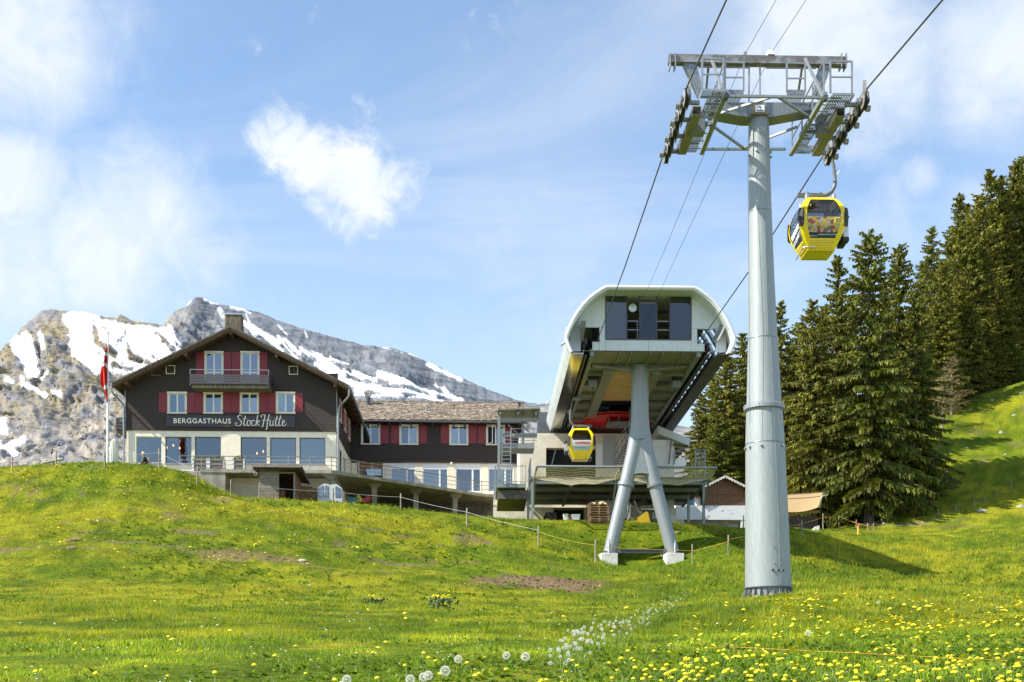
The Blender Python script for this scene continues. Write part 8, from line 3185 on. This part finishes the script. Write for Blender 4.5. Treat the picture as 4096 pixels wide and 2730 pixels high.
MB().lathe([(.10, 0), (.06, .06), (.02, .12)], (up.x, 69, uh - .01), 12).build('cap', 'cloth_cream', um, smooth=50)
# wooden bench with slanted rail
be = P(215, 1868, 64)
bn_ = thing('wooden_bench', 'pale timber bench with tilted rail on the crest left of the flagpole', 'bench', (be.x, 64, g1(be.x, 64)))
MB().bar(P(176, 1852, 64), P(254, 1836, 64), .3, .07).build('seat_board', 'concrete_pale', bn_)
for px_ in (194, 239):
    MB().bar(P(px_, 1849 if px_ < 200 else 1840, 64), P(px_, 1885, 64), .10).build('leg', 'concrete_pale', bn_)
MB().bar(P(178, 1866, 64), P(250, 1864, 64), .05, .08).build('stretcher', 'wood_post', bn_)

# people
mat('skin', (.52, .30, .21), .6, var=.06)
mat('jacket_navy', (.020, .024, .036), .8, var=.2)
mat('hair_grey', (.55, .47, .34), .8, var=.2, scale=30)
mat('hair_dark', (.05, .035, .025), .8, var=.2)
mat('shirt_dark', (.04, .05, .07), .8, var=.2)
mat('shirt_red', (.25, .05, .06), .8, var=.2)
mat('strap', (.45, .30, .20), .8, var=.1)


def skin_body(name, joints, bones, m_, parent, loc):
    me = bpy.data.meshes.new(name)
    me.from_pydata([j[:3] for j in joints], bones, [])
    ob = bpy.data.objects.new(name, me)
    col.objects.link(ob)
    sk = ob.modifiers.new('skin', 'SKIN')
    for i, j in enumerate(joints):
        r_ = j[3] if isinstance(j[3], tuple) else (j[3], j[3])
        me.skin_vertices[0].data[i].radius = r_
    me.skin_vertices[0].data[0].use_root = True
    sk.use_smooth_shade = True
    ss = ob.modifiers.new('sub', 'SUBSURF')
    ss.levels = ss.render_levels = 2
    me.materials.append(MATS[m_])
    ob.parent = parent
    WM[ob.name] = WM[parent.name]
    return ob


def seated(label, loc, yaw, jacket, hair, group, lap=True):
    e = thing('person', label, 'person', loc, yaw, group)
    # faces -x; hips at the origin
    J = [(0, 0, .10, (.15, .14)), (.01, 0, .28, (.14, .12)), (-.03, 0, .46, (.17, .13)), (-.07, 0, .56, (.10, .09)), (-.11, 0, .63, (.055, .055)), (-.15, 0, .70, (.075, .07)), (-.16, 0, .78, (.095, .085)), (-.15, 0, .84, (.07, .07)),
         (-.05, -.19, .52, (.065, .065)), (-.06, -.25, .28, (.052, .052)), (-.26, -.16, .16, (.038, .038)), (-.34, -.10, .15, (.03, .022)),
         (-.05, .19, .52, (.065, .065)), (-.06, .25, .28, (.052, .052)), (-.26, .16, .16, (.038, .038)), (-.34, .10, .15, (.03, .022)),
         (-.06, -.10, .05, (.10, .10)), (-.46, -.12, .06, (.075, .075)), (-.47, -.12, -.36, (.05, .05)), (-.58, -.12, -.41, (.04, .035)),
         (-.06, .10, .05, (.10, .10)), (-.46, .12, .06, (.075, .075)), (-.47, .12, -.36, (.05, .05)), (-.58, .12, -.41, (.04, .035))]
    B = [(0, 1), (1, 2), (2, 3), (3, 4), (4, 5), (5, 6), (6, 7), (2, 8), (8, 9), (9, 10), (10, 11), (2, 12), (12, 13), (13, 14), (14, 15), (0, 16), (16, 17), (17, 18), (18, 19), (0, 20), (20, 21), (21, 22), (22, 23)]
    bd_ = skin_body('body', J, B, 'skin', e, loc)
    # jacket and trousers are slightly fuller shells over the same figure
    def fuller(ids, add, nm, m_):
        mp_ = {i: k for k, i in enumerate(ids)}
        jj = [(*J[i][:3], (J[i][3][0] + add, J[i][3][1] + add)) for i in ids]
        bb = [(mp_[a], mp_[b_]) for a, b_ in B if a in mp_ and b_ in mp_]
        return skin_body(nm, jj, bb, m_, e, loc)
    fuller([0, 1, 2, 3, 8, 9, 10, 12, 13, 14], .022, 'jacket', jacket)
    fuller([0, 16, 17, 18, 20, 21, 22], .018, 'trousers', 'jacket_navy')
    hb = MB()
    hb.v, hb.f = [], []
    hb.grid(lambda u_, v_: (-.135 + math.cos(u_ * 6.2832) * .115 * math.sin(math.pi * .5 * min(1, v_ * 1.02)) + .03 * v_, math.sin(u_ * 6.2832) * .105 * math.sin(math.pi * .5 * min(1, v_ * 1.02)), .905 - .17 * v_ ** 1.6 + (.06 if math.cos(u_ * 6.2832) < -.4 else 0) * v_), 18, 8)
    fr_ = type('F', (), {})()
    fr_.m = WM[e.name]
    hb.build('hair', hair, e, smooth=80, fr=fr_)
    # facial features and thumbs/fingers
    for y in (-.032, .032):
        MB(fr_).lathe([(.0, -.008), (.010, 0), (.0, .008)], (-.232, y, .755), 8, (1, 0, 0)).build('eye', 'hair_dark', bd_)
    MB(fr_).tube([(-.245, 0, .765), (-.27, 0, .73), (-.245, 0, .722)], [.010, .016, .010], 6).build('nose', 'skin', bd_, smooth=60)
    MB(fr_).tube([(-.238, -.025, .695), (-.245, 0, .692), (-.238, .025, .695)], .006, 5).build('mouth', 'strap', bd_)
    for sg in (-1, 1):
        MB(fr_).lathe([(.0, -.01), (.028, 0), (.0, .012)], (-.145, sg * .092, .74), 10, (0, 1, 0)).build('ear', 'skin', bd_, smooth=60)
        for k in range(4):
            MB(fr_).tube([(-.34, sg * (.085 + .018 * k), .155), (-.385, sg * (.078 + .018 * k), .15), (-.405 + .006 * k, sg * (.074 + .018 * k), .128)], [.010, .009, .007], 5).build('finger', 'skin', bd_, smooth=60)
        MB(fr_).tube([(-.33, sg * .075, .16), (-.36, sg * .05, .165), (-.38, sg * .045, .155)], [.011, .010, .008], 5).build('thumb', 'skin', bd_, smooth=60)
    return e


sp_ = P(575, 1868, 70)
se = seated('person in a dark jacket with grey hair sitting against the inn wall', (sp_.x + .1, 70, sp_.z - .02), 0.12, 'jacket_navy', 'hair_grey', None)
fr = type('F', (), {})()
fr.m = WM[se.name]
MB(fr).tube([(.04, -.10, .60), (-.16, -.10, .48), (-.17, -.10, .2), (.02, -.14, .1)], .018, 6).build('bag_strap', 'strap', se)
MB(fr).cbox((.20, 0, .32), (.14, .30, .42)).build('rucksack', 'strap', se, bevel=.04)
gb = MB(fr).box(-.47, -.30, -.16, .16, .105, .12).build('book', 'rubber', se)
# stone bench under the person
rooted(MB().box(sp_.x - .35, sp_.x + .6, 69.6, 70.3, sp_.z - .65, sp_.z - .06), 'stone_seat', 'concrete', (sp_.x, 70, sp_.z - .65), 'low grey stone seat under the sitting person', 'seat')
# trekking pole leaning on the wall
tp = thing('trekking_pole', 'thin pale trekking pole leaning on the inn wall left of the person', 'pole', P(536, 1870, 72))
MB().tube([P(536, 1872, 72), P(536, 1806, 73)], .014, 6).build('shaft', 'cloth_cream', tp)
MB().tube([P(536, 1806, 73), P(536, 1800, 73)], .028, 6).build('grip', 'wood_post', tp)
MB().cbox(P(537, 1850, 72.4), (.05, .04, .07)).build('strap', 'rubber', tp)
# passengers
base = WM[bay.name].translation
for x, y, jk, hr, lab in ((-.28, .28, 'shirt_dark', 'hair_dark', 'passenger with dark hair on the left seat of the station cabin'), (.12, .30, 'shirt_red', 'hair_dark', 'passenger with bun in the middle of the station cabin'), (.40, .28, 'shirt_dark', 'hair_grey', 'passenger on the right seat of the station cabin')):
    e = seated(lab, base + Vector((x, y - .55, .42)), -math.pi / 2 + SF.yaw, jk, hr, 'passengers in the station cabin')
    e.scale = (.86, .86, .86)

# ------------------------------------------------------------------ rocks
def rock(px, py, w, h, seed, lab, grp='pale rocks in the meadow', m_='rock'):
    pt, ok = ray_ground([px], [py])
    p = Vector(pt[0])
    r_ = random.Random(seed)
    mb = MB()
    sw_, sh_ = w * .7 * S * p.y / FL / 2, h * S * p.y / FL
    mb.grid(lambda u_, v_: (p.x + math.cos(u_ * 6.2832) * sw_ * math.sin(math.pi * v_) * (1 + .35 * mnoise.noise(Vector((u_ * 6, v_ * 4, seed)))), p.y + math.sin(u_ * 6.2832) * sw_ * .7 * math.sin(math.pi * v_), p.z - sh_ * .15 + sh_ * .6 * -math.cos(math.pi * v_) * (1 + .4 * mnoise.noise(Vector((u_ * 5, seed, v_ * 3))))), 12, 7)
    rooted(mb, 'rock', m_, p, lab, 'rock', grp, smooth=25)


mat('rock', (.36, .33, .28), .95, var=.25, scale=4, bump=.5)
mat('earth', (.12, .075, .04), 1, c2=(.22, .16, .06), scale=7, bump=.6)
for i, (x, y, w, h, lab) in enumerate([
        (695, 1289, 34, 8, 'flat pale stone slab on the slope below the old cabin'), (678, 1231, 7, 9, 'small upright pale stone below the shed'), (1390, 1298, 14, 5, 'pale stones by the left mast foundation'),
        (1622, 1242, 12, 6, 'half buried stone right of the forked mast'), (225, 1196, 12, 5, 'pale flat stone in the terraced bank'), (260, 1241, 12, 6, 'stone in the bank left of centre'), (712, 1346, 14, 4, 'pale stone lying in the lower meadow'), (85, 1130, 9, 4, 'little stone high on the left bank'),
        (2032, 1204, 20, 8, 'pale boulder by the spruce foot'), (2255, 1175, 42, 10, 'long cluster of pale stones low on the right pasture'), (2345, 1165, 26, 10, 'pale boulder at the right picture edge'), (2175, 1085, 12, 6, 'pale stone left on the pasture slope'), (2220, 1030, 14, 5, 'stone in the middle of the pasture slope'),
        (2300, 995, 18, 9, 'upright pale stone right on the pasture'), (2330, 955, 16, 6, 'stone under the right forest edge'), (2260, 945, 10, 4, 'small pale stone high on the pasture'), (2200, 985, 12, 4, 'pale stone near the upper pasture border'), (2280, 920, 12, 5, 'pale stone close to the upper fence corner'), (2345, 905, 14, 6, 'highest pale stone of the pasture'), (2310, 1045, 12, 5, 'stone above the hillside fence')]):
    rock(x, y, w, h, i, lab)
for i, (x, y, w, h, lab) in enumerate([(172, 1243, 62, 16, 'brown earth hump in the left bank'), (165, 1262, 46, 12, 'mossy earth hump below the larger brown one'), (707, 1246, 26, 12, 'dark earth clod below the shed'), (1013, 1252, 30, 10, 'dark clod on the slope below the annex'), (1555, 1225, 30, 10, 'bare earth bump between the mast legs')]):
    rock(x, y, w, h, 50 + i, lab, 'earth humps in the meadow', 'earth')
# ------------------------------------------------------------------ flowers
mat('petal_yellow', (.88, .72, .015), .7, var=.12, scale=20)
mat('petal_white', (.86, .86, .80), .8, var=.05)
mat('stem_green', (.12, .20, .03), .7, var=.2)
puff = bpy.data.materials.new('seed_head')
puff.use_nodes = True
t = NT(puff.node_tree)
b = puff.node_tree.nodes['Principled BSDF']
b.inputs['Base Color'].default_value = (.86, .84, .78, 1)
b.inputs['Roughness'].default_value = 1
tr = t.n('ShaderNodeBsdfTranslucent')
tr.inputs['Color'].default_value = (.86, .84, .78, 1)
mx = t.n('ShaderNodeMixShader')
mx.inputs[0].default_value = .5
t.l(b.outputs[0], mx.inputs[1])
t.l(tr.outputs[0], mx.inputs[2])
t.l(mx.outputs[0], puff.node_tree.nodes['Material Output'].inputs['Surface'])
MATS['seed_head'] = puff


def flower_src():
    mb = MB()
    for ring_, (n_, r_, z_) in enumerate(((12, .021, .000), (10, .015, .005), (6, .008, .009))):
        for k in range(n_):
            a = 2 * math.pi * (k + .3 * ring_) / n_
            d = Vector((math.cos(a), math.sin(a), 0))
            s_ = Vector((-d.y, d.x, 0)) * .0042
            mb.add([d * .002 + Vector((0, 0, z_)), d * r_ * .7 + s_ + Vector((0, 0, z_ + .004)), d * r_ + Vector((0, 0, z_ + .001)), d * r_ * .7 - s_ + Vector((0, 0, z_ + .004))], [(0, 1, 2, 3)])
    mb.lathe([(.004, -.008), (.016, -.003), (.019, .003), (.015, .011), (.007, .015)], (0, 0, 0), 9)
    h = mb.build('flower_head', 'petal_yellow').data
    st = MB().tube([(0, 0, -1), (.08, 0, -.5), (0, 0, 0)], .0022, 4).build('stem', 'stem_green').data
    mb = MB()
    r_ = random.Random(2)
    for k in range(190):
        z_ = 1 - 2 * (k + .5) / 190
        a = k * 2.39996
        q = math.sqrt(1 - z_ * z_)
        d = Vector((q * math.cos(a), q * math.sin(a), z_))
        u_ = d.orthogonal().normalized()
        w_ = d.cross(u_)
        c = d * .019
        for m_ in range(3):
            an = m_ * 2.1
            e = (u_ * math.cos(an) + w_ * math.sin(an)) * .0065
            mb.add([c - e * .3, c + e * .3 + d * .001, c + e + d * .005], [(0, 1, 2)])
    mb.lathe([(.0, -.006), (.006, 0), (.0, .006)], (0, 0, 0), 6)
    p = mb.build('seed_ball', 'seed_head').data
    for n_ in ('flower_head', 'stem', 'seed_ball'):
        bpy.data.objects.remove(bpy.data.objects[n_])
    return h, st, p


FH, FS, FP = flower_src()
r = np.random.RandomState(3)


def sample(n, fn):
    px = r.uniform(0, 2353, n)
    py = r.uniform(1065, 1680, n)
    k = r.uniform(0, 1, n) < fn(px, py)
    pts, ok = ray_ground(px[k], py[k])
    return pts[ok]


def dens_yellow(px, py):
    cl = fbm(px * .02, py * .045, 201, 3)
    cl2 = np.clip((cl - .42) * 4.5, 0, 1)
    right = np.clip((px - 1420 - (1568 - py) * .9) / 160, 0, 1) * np.clip((py - 1372) / 30, 0, 1) * (.09 + .46 * cl2 ** 1.3)
    crest = np.exp(-((py - (1095 + np.clip(px - 430, 0, 120) * .5 + np.clip(px - 550, 0, 600) * .05)) / 26) ** 2) * np.clip((960 - px) / 100, 0, 1) * (.35 + .9 * cl2)
    shed = np.exp(-(((px - 690) / 170) ** 2 + ((py - 1165) / 22) ** 2)) * 1.6
    bank = np.clip((1330 - py) / 60, 0, 1) * np.clip((1250 - px) / 200, 0, 1) * (.02 + .34 * cl2 ** 2)
    mid = np.clip((1260 - py) / 40, 0, 1) * np.exp(-((px - 1550) / 250) ** 2) * .06
    rr = np.clip((px - 2150) / 100, 0, 1) * np.exp(-((py - 1235) / 30) ** 2) * .25
    bot = np.clip((py - 1535) / 20, 0, 1) * np.clip((px - 900) / 80, 0, 1) * .04
    right = right * np.where(py > 1500, .55, 1.25)
    return np.clip(right + crest + shed + bank + mid + rr + bot + .012, 0, 1)


pts = sample(16000, dens_yellow)
pts = pts[np.argsort(pts[:, 1])]


def put_flower(nm, lab, cat, grp, p, hgt, size, mesh, pn):
    e = bpy.data.objects.new(nm, None)
    e.empty_display_size = .05
    col.objects.link(e)
    e.location = (p[0], p[1], p[2])
    e.rotation_euler = (rng.uniform(-.18, .18), rng.uniform(-.18, .18), rng.uniform(0, 6.28))
    tag(e, lab, cat, grp)
    h = bpy.data.objects.new(pn, mesh)
    col.objects.link(h)
    h.parent = e
    h.location = (0, 0, hgt)
    h.scale = (size, size, size)
    s_ = bpy.data.objects.new('stem', FS)
    col.objects.link(s_)
    s_.parent = e
    s_.location = (0, 0, hgt)
    s_.scale = (1, 1, hgt)


for p in pts[:300]:
    put_flower('dandelion', 'yellow dandelion in the foreground meadow', 'flower', 'yellow dandelions in the foreground', p, rng.uniform(.12, .24), rng.uniform(.6, .95), FH, 'flower_head')


def flower_cloud(nm, P_, rad, h, m_, lab, cat, disc=7):
    n_ = len(P_)
    Y = P_[:, 1]
    rr = rad * r.uniform(.7, 1.25, n_) * np.clip(Y / 11, .9, 2.1)
    hh_ = h * r.uniform(.6, 1.2, n_)
    tilt = r.uniform(-.5, .5, (n_, 2)) + np.array([[0, -.25]])
    c = P_ + np.stack([0 * hh_, 0 * hh_, hh_], 1)
    vs = [c + np.stack([0 * rr, 0 * rr, rr * .55], 1)]
    for k in range(disc):
        a = 2 * math.pi * k / disc
        dx_, dy_ = math.cos(a) * rr, math.sin(a) * rr
        vs.append(c + np.stack([dx_, dy_, dx_ * tilt[:, 0] + dy_ * tilt[:, 1]], 1))
    V = np.stack(vs, 1).reshape(-1, 3)
    o = np.arange(n_)[:, None] * (disc + 1)
    Fa = np.concatenate([o + np.array([[0, 1 + k, 1 + (k + 1) % disc]]) for k in range(disc)], 0)
    me = np_mesh(nm, V, Fa, MATS[m_])
    ob = bpy.data.objects.new(nm, me)
    col.objects.link(ob)
    ob['kind'] = 'stuff'
    ob['label'] = lab
    ob['category'] = cat


flower_cloud('dandelion_carpet', pts[300:], .021, .14, 'petal_yellow', 'yellow dandelions dotting the farther meadow and bank', 'flowers')


def dens_puff(px, py):
    line = 1560 - (px - 1290) * .62          # band climbing to the right
    d = np.abs(py - line) * .85
    return np.exp(-(d / 16) ** 2) * ((px > 1265) & (px < 1560)) * np.clip(1.25 - (px - 1270) / 300, .12, 1) * .9


_u = r.uniform(0, 1, 260) ** 1.05
_px = 1275 + _u * 300 + r.normal(0, 14, 260)
_py = 1556 - (_px - 1290) * .60 + r.normal(0, 19, 260) * (1.3 - _u)
pp, _ok = ray_ground(_px, np.minimum(_py, 1566))
pp = pp[_ok][:150]
for p in pp:
    put_flower('dandelion_clock', 'white dandelion seed head in the diagonal pale band', 'flower', 'white seed heads in the diagonal band', p, rng.uniform(.12, .24), rng.uniform(.45, .65), FP, 'seed_ball')
for px_, py_, Y, lab in ((1018, 1541, 6.6, 'largest white dandelion clock at the bottom centre'), (1160, 1510, 8.6, 'left one of two dandelion clocks above the bottom centre'), (1198, 1508, 7.6, 'right one of two dandelion clocks above the bottom centre'), (799, 1562, 7.2, 'dandelion clock farthest left at the bottom edge'), (968, 1556, 7.4, 'dandelion clock left of the largest one'),
                        (990, 1552, 7.3, 'dandelion clock touching the largest one from the left'), (930, 1560, 7.2, 'dandelion clock at the bottom edge left of the cluster'), (1055, 1556, 8.4, 'small dandelion clock right of the largest one'), (1325, 1500, 12, 'lone dandelion clock at the lower end of the band'), (1770, 1365, 30, 'dandelion clock at the tower foot'), (2020, 1385, 22, 'dandelion clock on the right knoll'), (1855, 1505, 11, 'dandelion clock among the right dandelions')):
    q = Q(px_, py_, Y)
    gzz_ = g1(q.x, Y)
    put_flower('dandelion_clock', lab, 'flower', 'single dandelion clocks', (q.x, Y, gzz_), max(.12, q.z - gzz_), 1.25, FP, 'seed_ball')


def dens_daisy(px, py):
    cl = fbm(px * .012, py * .03, 301, 3)
    lower = np.clip((py - 1330) / 40, 0, 1) * np.clip((1650 - px) / 200, .15, 1)
    return np.clip((cl - .47) * 5, 0, 1) * lower * .55 + np.exp(-(((px - 620) / 320) ** 2 + ((py - 1495) / 36) ** 2)) * .30 + np.exp(-(((px - 1990) / 60) ** 2 + ((py - 1415) / 10) ** 2)) * .7 + .02


dp_ = sample(5200, dens_daisy)
flower_cloud('daisy_carpet', dp_, .0085, .06, 'petal_white', 'tiny white daisies sprinkled over the lower meadow', 'flowers')
# clods on the trampled earth
mb = MB()
rc_ = random.Random(4)
for k in range(420):
    x, y = 1.1 + rc_.gauss(0, 1.5), 43.5 + rc_.gauss(0, 1.3)
    s_ = rc_.uniform(.02, .07)
    c = Vector((x, y, 0))
    d = [Vector((rc_.uniform(-1, 1), rc_.uniform(-1, 1), rc_.uniform(-.2, .8))) * s_ for _ in range(5)]
    mb.add([c + q for q in d] + [c + Vector((0, 0, -s_))], [(0, 1, 2), (1, 2, 3), (2, 3, 4), (3, 4, 0), (0, 1, 5), (1, 2, 5), (2, 4, 5)])
_z = gz([v.x for v in mb.v], [v.y for v in mb.v])
for v, q in zip(mb.v, _z):
    v.z += float(q) + .01
o = mb.build('earth_clods', 'earth')
o['kind'] = 'stuff'
o['label'] = 'crumbs of earth on the bare patch in the meadow'
o['category'] = 'soil'
# clumps of globeflowers with dark leaves
for i, (x, y, n_, lab) in enumerate(((860, 1392, 16, 'dark leafy clump with yellow globe flowers left of centre'), (1015, 1400, 22, 'larger dark leafy clump with yellow globe flowers near the centre'), (745, 1470, 8, 'low dark leafy clump in the lower meadow'), (1800, 1522, 12, 'big-leaved green dock plant among the right dandelions'), (610, 1135, 12, 'bushy nettle clump at the foot of the shed'))):
    pt, ok = ray_ground([x], [y])
    p = Vector(pt[0])
    e = thing('wildflower_clump', lab, 'plant', p, 0, 'leafy clumps in the meadow')
    rr_ = random.Random(i)
    mb, mf_ = MB(), MB()
    k = p.y / FL * S
    for q in range(130):
        c = p + Vector((rr_.gauss(0, n_ * k * .7), rr_.gauss(0, .12), rr_.uniform(.02, n_ * k * 1.0)))
        d = Vector((rr_.uniform(-1, 1), rr_.uniform(-1, .4), rr_.uniform(.1, 1))).normalized() * n_ * k * rr_.uniform(.25, .5)
        s_ = d.cross(Vector((rr_.uniform(-1, 1), 1, rr_.uniform(-1, 1)))).normalized() * d.length * .3
        mb.add([c, c + d * .5 + s_, c + d, c + d * .5 - s_], [(0, 1, 2, 3)])
    for q in range(10 if i < 2 else 0):
        c = p + Vector((rr_.gauss(0, n_ * k * 1.0), rr_.gauss(0, .12), n_ * k * rr_.uniform(.8, 1.5)))
        mf_.lathe([(.0, -.025), (.028, -.01), (.028, .012), (.0, .025)], c, 7)
    mb.build('leaves', 'leaf_dark' if i != 3 else 'leaf', e)
    if mf_.f:
        fo_ = mf_.build('flowers', 'petal_yellow', e, smooth=60)
        fo_['kind'] = 'stuff'
